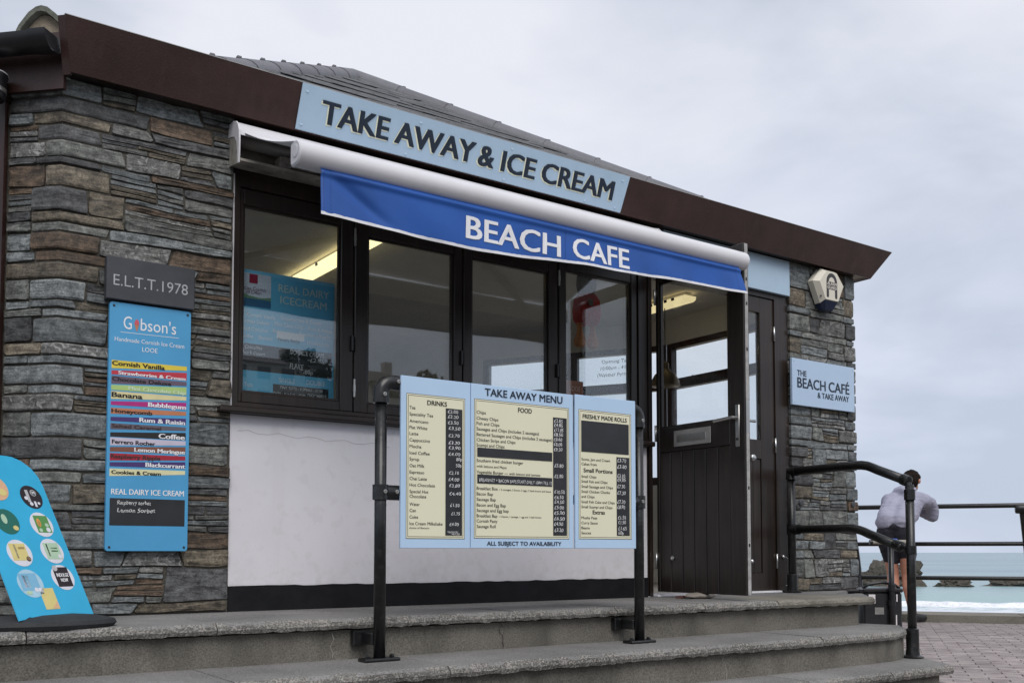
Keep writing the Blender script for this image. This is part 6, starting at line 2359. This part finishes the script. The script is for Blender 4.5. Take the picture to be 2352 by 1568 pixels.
# ------------------------------------------------------------------ handrail at the right of the steps
hr = thing("handrail", "black tubular handrail with two bent bars at the right end of the steps", "handrail", (5.36, -0.5, 0.0))
U0 = Vector((5.462, -0.055, 0))
def bendp(a, b1, b2, b3, e):
    return [a, b1, b1 + (b2 - b1) * 0.35 + Vector((0, 0, 0.006)), b2, b3, e]
trail = [(5.462, -0.055, 0.818), (5.335, -0.66, 0.812), (5.325, -0.71, 0.809), (5.316, -0.76, 0.800), (5.307, -0.80, 0.786), (5.298, -0.84, 0.770), (5.256, -1.06, 0.690)]
mrail = [(5.462, -0.055, 0.424), (5.352, -0.58, 0.420), (5.342, -0.63, 0.417), (5.333, -0.68, 0.409), (5.324, -0.72, 0.398), (5.315, -0.76, 0.383), (5.262, -1.02, 0.298)]
b = B(); b.tube(trail, 0.0285, 16); b.build("top_bar", "black_paint", hr, True)
b = B(); b.tube(mrail, 0.0275, 16); b.build("middle_bar", "black_paint", hr, True)
b = B(); b.tube([(5.462, -0.055, 0.002), (5.462, -0.055, 0.80)], 0.027, 16); b.build("post", "black_paint", hr, True)
b = B(); b.tube([(5.462, -0.055, 0.765), (5.462, -0.055, 0.818), (5.455, -0.085, 0.822), (5.448, -0.12, 0.820)], 0.035, 16); b.build("elbow", "black_paint", hr, 50)
b = B(); b.tube([(5.462, -0.055, 0.39), (5.462, -0.055, 0.46)], 0.034, 16); b.tube([(5.462, -0.055, 0.424), (5.446, -0.13, 0.4235)], 0.034, 16); b.build("tee_joint", "black_paint", hr, 50)
b = B(); b.lathe((5.462, -0.055, 0.0), [(0.062, 0), (0.062, 0.010), (0.036, 0.014), (0.034, 0.12), (0.028, 0.125)], 20); b.build("foot_flange", "black_paint", hr, 40)
b = B(); b.tube([(5.25, -1.085, -0.338), (5.25, -1.085, 0.665)], 0.0255, 16); b.build("post", "black_paint", hr, True)
b = B(); b.lathe((5.25, -1.085, -0.339), [(0.058, 0), (0.060, 0.008), (0.040, 0.018), (0.036, 0.05), (0.036, 0.165), (0.027, 0.172)], 20); b.build("foot_flange", "black_paint", hr, 40)
b = B(); b.tube([(5.25, -1.085, 0.575), (5.25, -1.085, 0.635)], 0.032, 16); b.build("collar", "black_paint", hr, 50)
b = B(); b.tube([(5.25, -1.085, 0.630), (5.252, -1.075, 0.675)], 0.018, 12); b.lathe((5.262, -1.030, 0.701), [(0.032, 0), (0.034, 0.006), (0.034, 0.05), (0.026, 0.056)], 16, axis=(-0.17, -0.93, -0.34)); b.build("swivel_joint", "black_paint", hr, 50)
b = B(); b.tube([(5.25, -1.085, 0.262), (5.25, -1.085, 0.308)], 0.033, 16); b.tube([(5.252, -1.075, 0.287), (5.262, -1.02, 0.300)], 0.016, 10); b.lathe((5.274, -0.965, 0.317), [(0.031, 0), (0.033, 0.005), (0.033, 0.05), (0.022, 0.056)], 16, axis=(-0.19, -0.93, -0.31)); b.build("swivel_joint", "black_paint", hr, 50)
for (x, z) in ((5.62, 0.612), (6.20, 0.618)):
    b = B(); b.lathe((x, -0.012, z), [(0.022, 0), (0.022, 0.002), (0.017, 0.005), (0.006, 0.006)], 14, axis=(0, -1, 0))
    o = b.build("wall_disc", "slate_plaque")
    tag(o, "small round metal disc fixed to the right stone pier " + ("beside the handrail post" if x < 6 else "at its outer corner"), "disc", "metal discs on the right pier")
    top(o, (x, -0.012, z))

# ------------------------------------------------------------------ wheeled cart standing behind the landing
CF = Vector((math.cos(YAW), math.sin(YAW), 0))      # away from the viewer
CR = Vector((math.sin(YAW), -math.cos(YAW), 0))     # to the viewer's right
cb = Vector((7.50, 0.60, GZ)) - CR * 0.09
ct = thing("wheeled_cart", "black plastic box cart with an upright pole and padded T-handle behind the handrail", "cart", cb)
MC = Matrix(((CR.x, CF.x, 0, cb.x), (CR.y, CF.y, 0, cb.y), (0, 0, 1, cb.z), (0, 0, 0, 1)))
def cbox(nm, x0, x1, y0, y1, z0, z1, m, bev=0.006, par=ct):
    b = B(); b.box(x0, x1, y0, y1, z0, z1, bev, MC); return b.build(nm, m, par)
bx = cbox("box", -0.165, 0.155, -0.14, 0.16, 0.06, 0.385, "black_plastic", 0.012)
cbox("lid", -0.175, 0.165, -0.15, 0.17, 0.386, 0.42, "black_plastic", 0.010)
b = B(); b.tube([MC @ Vector(p) for p in ((-.16, -.10, .42), (-.10, -.10, .455), (0, -.10, .468), (.10, -.10, .455), (.15, -.10, .42))], 0.012, 8); b.build("carry_handle", "black_plastic", ct, True)
flat("label_white", (0.70, 0.66, 0.68)); flat("label_red", (0.55, 0.10, 0.05))
lb = cbox("label", -0.125, -0.070, -0.1425, -0.1402, 0.295, 0.370, "label_white", 0, bx)
cbox("label", -0.120, -0.075, -0.1432, -0.1427, 0.298, 0.310, "label_red", 0, bx)
cbox("label", -0.075, 0.0, -0.1425, -0.1402, 0.205, 0.262, "steel", 0, bx)
for (x, z0, z1) in ((0.098, 0.09, 0.20), (0.105, 0.31, 0.37)):
    cbox("reflector", x, x + .010, -0.1425, -0.1402, z0, z1, "label_white", 0, bx)
cbox("latch", 0.03, 0.055, -0.152, -0.1402, 0.06, 0.24, "black_plastic", 0.003, bx)
tr = cbox("tray", -0.42, -0.21, -0.12, 0.16, 0.30, 0.385, "black_plastic", 0.02)
cbox("tray_rim", -0.44, -0.195, -0.14, 0.18, 0.386, 0.41, "black_plastic", 0.009)
for (x, y) in ((-0.30, 0.0), (-0.20, 0.0)):
    cbox("strut", x - .012, x + .012, -0.02, 0.02, 0.05, 0.30, "black_plastic", 0.003)
for (x, y) in ((-0.20, -0.10), (0.20, -0.10), (-0.20, 0.13), (0.20, 0.13)):
    b = B(); b.lathe(MC @ Vector((x - .014, y, 0.041)), [(0.03, 0), (0.039, 0.004), (0.041, 0.014), (0.039, 0.024), (0.03, 0.028)], 18, axis=CR); wl = b.build("wheel", "label_white", ct, 40)
b = B(); b.tube([MC @ Vector((0.058, -0.165, 0.03)), MC @ Vector((0.058, -0.165, 0.775))], 0.023, 12); po = b.build("pole", "black_plastic", ct, True)
for z in (0.275, 0.40):
    b = B(); b.tube([MC @ Vector((0.058, -0.165, z)), MC @ Vector((0.058, -0.165, z + .05))], 0.031, 12); b.build("collar", "black_plastic", po, 50)
b = B(); b.tube([MC @ Vector((-0.10, -0.165, 0.805)), MC @ Vector((0.19, -0.165, 0.805))], 0.011, 10); hb_ = b.build("handle_bar", "black_plastic", ct, True)
mat("foam_grip", (0.33, 0.31, 0.27), rough=0.9, var=0.15, scale=60)
flat("handle_blue", (0.02, 0.06, 0.30))
for (x0, x1) in ((-0.095, 0.0), (0.125, 0.185)):
    b = B(); b.tube([MC @ Vector((x0, -0.165, 0.805)), MC @ Vector((x1, -0.165, 0.805))], 0.0185, 12); b.build("grip", "foam_grip", hb_, 50)
b = B(); b.tube([MC @ Vector((-0.118, -0.165, 0.805)), MC @ Vector((-0.094, -0.165, 0.805))], 0.0195, 12); b.build("grip_cap", "black_plastic", hb_, 50)
b = B(); b.box(0.005, 0.115, -0.195, -0.135, 0.785, 0.835, 0.012, MC); b.build("handle_hub", "handle_blue", hb_)

# ------------------------------------------------------------------ the person leaning on the railing
def cap_mesh(chains, voxel=0.013, smooth_it=6):
    """union of tapered limbs: spheres swept along each chain, fused by voxel remeshing into one surface"""
    t = bmesh.new()
    for ch in chains:
        for i in range(len(ch) - 1):
            (p, r0), (q, r1) = ch[i], ch[i + 1]
            p, q = Vector(p), Vector(q)
            n = max(2, int((q - p).length / (min(r0, r1) * 0.45)) + 1)
            for k in range(n + 1):
                f = k / n
                c = p.lerp(q, f)
                r_ = r0 + (r1 - r0) * f
                bmesh.ops.create_icosphere(t, subdivisions=2, radius=r_, matrix=Matrix.Translation(c))
    me = bpy.data.meshes.new("tmp")
    t.to_mesh(me)
    t.free()
    o = bpy.data.objects.new("tmp", me)
    COL.objects.link(o)
    m = o.modifiers.new("r", 'REMESH'); m.mode = 'VOXEL'; m.voxel_size = voxel
    s = o.modifiers.new("s", 'SMOOTH'); s.iterations = smooth_it; s.factor = 0.6
    bpy.context.view_layer.update()
    dg = bpy.context.evaluated_depsgraph_get()
    res = bpy.data.meshes.new_from_object(o.evaluated_get(dg))
    bpy.data.objects.remove(o)
    bpy.data.meshes.remove(me)
    return res

PO_ = Vector((9.19, 1.60, GZ)) - CR * 0.04
pf = Vector((0.945, 0.327, 0)).normalized()
pr = Vector((pf.y, -pf.x, 0))
def bp(f, r, z):
    return pf * f + pr * r + Vector((0, 0, z))
person = thing("person", "person in lavender grey hoodie and dark shorts leaning on the sea railing", "person", PO_)
def dress(nm, chains, m, voxel=0.013, it=6, extra=None):
    me = cap_mesh(chains, voxel, it)
    if extra:
        extra(me)
    me.name = nm
    me.materials.clear()
    me.materials.append(MATS[m])
    for q in me.polygons:
        q.use_smooth = True
    o = bpy.data.objects.new(nm, me)
    COL.objects.link(o)
    o.parent = person
    return o
mat("skin", (0.50, 0.235, 0.155), rough=0.55, var=0.08, scale=14)
mat("hoodie", (0.31, 0.31, 0.395), rough=0.9, var=0.08, scale=9, bump=0.5, bscale=26, bdist=0.012)
mat("shorts", (0.012, 0.012, 0.020), rough=0.8, var=0.2, scale=10, bump=0.4, bscale=30, bdist=0.01)
mat("hair", (0.012, 0.007, 0.005), spec=0.15, rough=0.85, var=0.5, scale=50, bump=0.7, bscale=90, bdist=0.01)
mat("shoe", (0.010, 0.010, 0.011), rough=0.6, var=0.3, scale=20)
mat("trainer_white", (0.5, 0.5, 0.5), rough=0.7)
mat("sock", (0.012, 0.012, 0.013), rough=0.9, bump=0.3, bscale=120)
hipL, hipR = bp(-0.02, -0.075, 0.90), bp(-0.01, 0.085, 0.90)
knL, knR = bp(0.08, -0.055, 0.49), bp(0.09, 0.085, 0.50)
anL, anR = bp(0.06, -0.05, 0.105), bp(0.09, 0.12, 0.105)
body = [
    [(bp(-0.01, 0, 0.95), 0.095), (bp(0.16, 0, 1.08), 0.11), (bp(0.33, 0.01, 1.22), 0.125)],
    [(bp(0.33, 0.01, 1.24), 0.085), (bp(0.43, 0.02, 1.345), 0.058), (bp(0.475, 0.03, 1.41), 0.056)],
    [(bp(0.475, 0.035, 1.465), 0.078), (bp(0.50, 0.04, 1.49), 0.083)], [(bp(0.525, 0.045, 1.43), 0.058), (bp(0.54, 0.05, 1.415), 0.05)],
    [(bp(0.578, 0.055, 1.46), 0.018), (bp(0.595, 0.058, 1.453), 0.014)],
    [(bp(0.495, 0.123, 1.465), 0.016), (bp(0.49, 0.126, 1.485), 0.017)], [(bp(0.49, -0.047, 1.465), 0.016), (bp(0.485, -0.05, 1.485), 0.017)],
    [(hipL, 0.082), (knL, 0.062)], [(knL, 0.060), (bp(0.06, -0.052, 0.36), 0.064), (bp(0.055, -0.05, 0.20), 0.044), (anL, 0.038), (bp(0.07, -0.05, 0.06), 0.036)],
    [(hipR, 0.082), (knR, 0.062)], [(knR, 0.060), (bp(0.075, 0.10, 0.36), 0.064), (bp(0.08, 0.115, 0.20), 0.044), (anR, 0.038), (bp(0.10, 0.12, 0.06), 0.036)],
]
# arms: upper arm down to the elbow on the rail, forearm along it, then hand with five fingers
for s, md, el, wr in ((1, bp(0.51, 0.215, 1.235), bp(0.625, 0.22, 1.10), bp(0.665, 0.0, 1.20)), (-1, bp(0.44, -0.19, 1.24), bp(0.52, -0.20, 1.222), bp(0.64, -0.02, 1.285))):
    sh = bp(0.35, 0.18 * s, 1.27)
    body.append([(sh, 0.058), (md, 0.046), (el, 0.038), (wr, 0.028)])
    hd = (wr - el).normalized()
    side = Vector((0, 0, 1)).cross(hd).normalized()
    palm = wr + hd * 0.055
    body.append([(wr, 0.028), (palm, 0.032)])
    for k, (off, ln) in enumerate(((-0.03, 0.065), (-0.010, 0.078), (0.010, 0.072), (0.028, 0.055))):
        a = palm + hd * 0.02 + side * off
        body.append([(a, 0.0095), (a + hd * ln * 0.55 + Vector((0, 0, -0.008)), 0.0088), (a + hd * ln * 0.8 + Vector((0, 0, -0.03)), 0.008)])
    a = wr + hd * 0.02 - side * 0.03
    body.append([(a, 0.011), (a + hd * 0.035 - side * 0.022, 0.010), (a + hd * 0.06 - side * 0.024, 0.0085)])
dress("body", body, "skin", 0.0095, 3)
hood = [
    [(bp(-0.045, -0.065, 1.035), 0.1256), (bp(0.03, -0.06, 1.075), 0.1348), (bp(0.16, -0.065, 1.15), 0.1395), (bp(0.31, -0.07, 1.245), 0.1209)],
    [(bp(-0.03, 0.07, 1.035), 0.1256), (bp(0.04, 0.065, 1.075), 0.1348), (bp(0.17, 0.07, 1.15), 0.1395), (bp(0.32, 0.085, 1.245), 0.1209)],
    [(bp(0.28, -0.11, 1.255), 0.0977), (bp(0.36, -0.165, 1.265), 0.0791), (bp(0.44, -0.19, 1.24), 0.0698), (bp(0.52, -0.20, 1.222), 0.0558), (bp(0.62, -0.05, 1.275), 0.0418)],
    [(bp(0.29, 0.12, 1.255), 0.0977), (bp(0.37, 0.18, 1.265), 0.0800), (bp(0.50, 0.215, 1.245), 0.0707), (bp(0.58, 0.235, 1.165), 0.068), (bp(0.62, 0.222, 1.095), 0.060), (bp(0.655, 0.05, 1.18), 0.0437)],
    [(bp(0.30, -0.06, 1.34), 0.0558), (bp(0.285, 0.0, 1.365), 0.0595), (bp(0.31, 0.07, 1.345), 0.0558)],
    [(bp(0.37, -0.08, 1.365), 0.0409), (bp(0.33, 0.0, 1.39), 0.0446), (bp(0.38, 0.085, 1.37), 0.0409)],
    [(bp(0.45, -0.01, 1.34), 0.0465), (bp(0.45, 0.05, 1.34), 0.0465)],
]
def wrinkle(me):
    for v in me.vertices:
        n_ = v.normal
        v.co += n_ * (0.012 * noise.noise(v.co * 9.0 + Vector((3, 1, 2))) + 0.011 * abs(noise.noise(Vector((v.co.x * 9 + v.co.z * 12, v.co.y * 9, v.co.z * 24)))) - 0.003)
dress("hoodie", hood, "hoodie", 0.0125, 4, wrinkle)
B_w = [[(bp(-0.055, -0.075, 0.915), 0.118), (bp(-0.04, 0.08, 0.915), 0.118)]]
def hemline(me):
    wrinkle(me)
shortsC = [
    [(bp(-0.035, -0.065, 0.925), 0.120), (bp(-0.01, -0.075, 0.82), 0.108), (bp(0.06, -0.06, 0.66), 0.090)],
    [(bp(-0.02, 0.07, 0.925), 0.120), (bp(0.01, 0.085, 0.82), 0.108), (bp(0.08, 0.09, 0.66), 0.090)],
    [(bp(-0.035, -0.05, 0.985), 0.118), (bp(-0.025, 0.06, 0.985), 0.118)],
]
dress("shorts", shortsC, "shorts", 0.0125, 5, wrinkle)
hairC = [[(bp(0.465, 0.035, 1.485), 0.088), (bp(0.495, 0.04, 1.512), 0.090), (bp(0.525, 0.046, 1.518), 0.078)], [(bp(0.445, 0.03, 1.445), 0.070), (bp(0.455, 0.032, 1.465), 0.080)]]
def tuft(me):
    for v in me.vertices:
        v.co += v.normal * (0.010 * noise.noise(v.co * 34.0) + 0.004)
dress("hair", hairC, "hair", 0.009, 2, tuft)
for s, an_, toe, m in ((-1, anL, bp(0.24, -0.07, 0.045), "shoe"), (1, anR, bp(0.27, 0.19, 0.045), "shoe")):
    heel = an_ + bp(-0.03, 0, -0.055)
    bz = 0.042
    heel.z = bz
    dress("shoe", [[(heel, 0.042), (an_ + Vector((0, 0, -0.045)), 0.044), (toe.lerp(heel, 0.35), 0.046), (toe, 0.037)], [(heel + Vector((0, 0, -.004)), 0.038), (toe + Vector((0, 0, -.004)), 0.034)]], m, 0.009, 3)
    dress("sock", [[(an_ + Vector((0, 0, -0.02)), 0.043), (an_ + Vector((0, 0, 0.14)), 0.049)]], "sock", 0.011, 3)

# ------------------------------------------------------------------ the hillside across the road, seen only as reflections in the panes
mat("hill_grass", (0.05, 0.065, 0.03), rough=0.95, var=0.35, scale=0.3)
g = B()
nx, ny = 26, 12
vv = []
for i in range(nx + 1):
    for k in range(ny + 1):
        x = -60 + 160 * i / nx
        y = -26 - 80 * k / ny
        f = k / ny
        vv.append((x, y, -0.46 + 16.0 * f ** 1.25 * (0.85 + 0.35 * noise.noise((x * 0.03, 4.1, 0)))))
g.add(vv, [(i * (ny + 1) + k, i * (ny + 1) + k + 1, (i + 1) * (ny + 1) + k + 1, (i + 1) * (ny + 1) + k) for i in range(nx) for k in range(ny)])
structure(g.build("hillside", "hill_grass", None, True))
mat("house_wall", (0.46, 0.44, 0.42), rough=0.85, var=0.1, scale=1.0)
mat("house_roof", (0.10, 0.095, 0.10), rough=0.8, var=0.2, scale=2)
flat("house_pane", (0.03, 0.035, 0.04), 0.15)
def house(label, cx, cy, z0, wx, wy, h, rh):
    o = thing("house", label, "house", (cx, cy, z0), "houses on the hillside")
    b = B(); b.box(cx - wx, cx + wx, cy - wy, cy + wy, z0 - 4, z0 + h); b.build("wall", "house_wall", o)
    b = B()
    e_ = 0.3
    v = [(cx - wx - e_, cy - wy - e_, z0 + h), (cx + wx + e_, cy - wy - e_, z0 + h), (cx + wx + e_, cy + wy + e_, z0 + h), (cx - wx - e_, cy + wy + e_, z0 + h), (cx - wx * .6, cy, z0 + h + rh), (cx + wx * .6, cy, z0 + h + rh)]
    b.add(v, [(0, 1, 5, 4), (2, 3, 4, 5), (1, 2, 5), (3, 0, 4), (0, 3, 2, 1)])
    rf = b.build("roof", "house_roof", o)
    b = B(); b.box(cx + wx * .4, cx + wx * .4 + .6, cy - .3, cy + .3, z0 + h + rh * .4, z0 + h + rh + .7); b.build("chimney", "house_wall", rf)
    for fl in range(2):
        for k in range(4):
            x = cx - wx + (k + .5) * wx / 2
            z = z0 + 0.5 + fl * h / 2
            b = B(); b.box(x - .45, x + .45, cy + wy + .01, cy + wy + .06, z, z + h * .26); b.build("window", "house_pane", o)
house("pale two-storey hillside house reflected in the left window pane", 25.6, -62.0, 9.8, 3.4, 2.6, 3.2, 0.9)
house("pale gabled hillside house reflected in the second window pane", 32.4, -58.0, 8.9, 1.4, 2.4, 2.9, 1.2)
mat("leaf_dark", (0.022, 0.034, 0.016), rough=0.8, var=0.4, scale=2)
mat("bark", (0.06, 0.045, 0.035), rough=0.9, var=0.3, scale=3)
def tree(label, cx, cy, z0, h, rad, seed):
    rr = random.Random(seed)
    o = thing("tree", label, "tree", (cx, cy, z0), "trees on the hillside")
    b = B()
    b.tube([(cx, cy, z0 - 1.5), (cx + .1, cy, z0 + h * .3), (cx, cy + .1, z0 + h * .62)], [0.22, 0.16, 0.07], 8)
    for k in range(5):
        a = rr.uniform(0, 6.28)
        b.tube([(cx, cy, z0 + h * (.28 + .07 * k)), (cx + math.cos(a) * rad * .7, cy + math.sin(a) * rad * .7, z0 + h * (.5 + .08 * k))], [0.08, 0.03], 6)
    b.build("trunk", "bark", o)
    b = B()
    cl_ = [(rr.uniform(-.7, .7) * rad, rr.uniform(-.7, .7) * rad, z0 + h * rr.uniform(.38, .92), rad * rr.uniform(.3, .5)) for _ in range(11)]
    for k in range(1300):
        x, y, z, r_ = rr.choice(cl_)
        d_ = Vector((rr.gauss(0, 1), rr.gauss(0, 1), rr.gauss(0, 1))).normalized()
        p = Vector((cx + x, cy + y, z)) + d_ * r_ * rr.uniform(.55, 1.1)
        u = Vector((rr.gauss(0, 1), rr.gauss(0, 1), rr.gauss(0, 1))).normalized() * rr.uniform(.14, .26)
        v = u.cross(d_).normalized() * rr.uniform(.10, .2)
        b.add([p - u, p + v, p + u, p - v], [(0, 1, 2, 3)])
    b.build("crown", "leaf_dark", o)
tree("tallest dark tree on the hillside beside the two-storey house in the reflection", 28.6, -60.8, 9.6, 5.4, 1.9, 1)
tree("rounded dark tree on the hillside reflected in the second pane", 35.3, -56.2, 8.4, 4.2, 1.5, 2)
tree("lower dark tree right of the two-storey house in the reflection", 30.6, -59.8, 8.8, 4.1, 1.6, 3)
tree("smallest dark tree on the hillside between the two reflected houses", 31.0, -61.5, 9.2, 2.9, 1.5, 4)

flush_text()
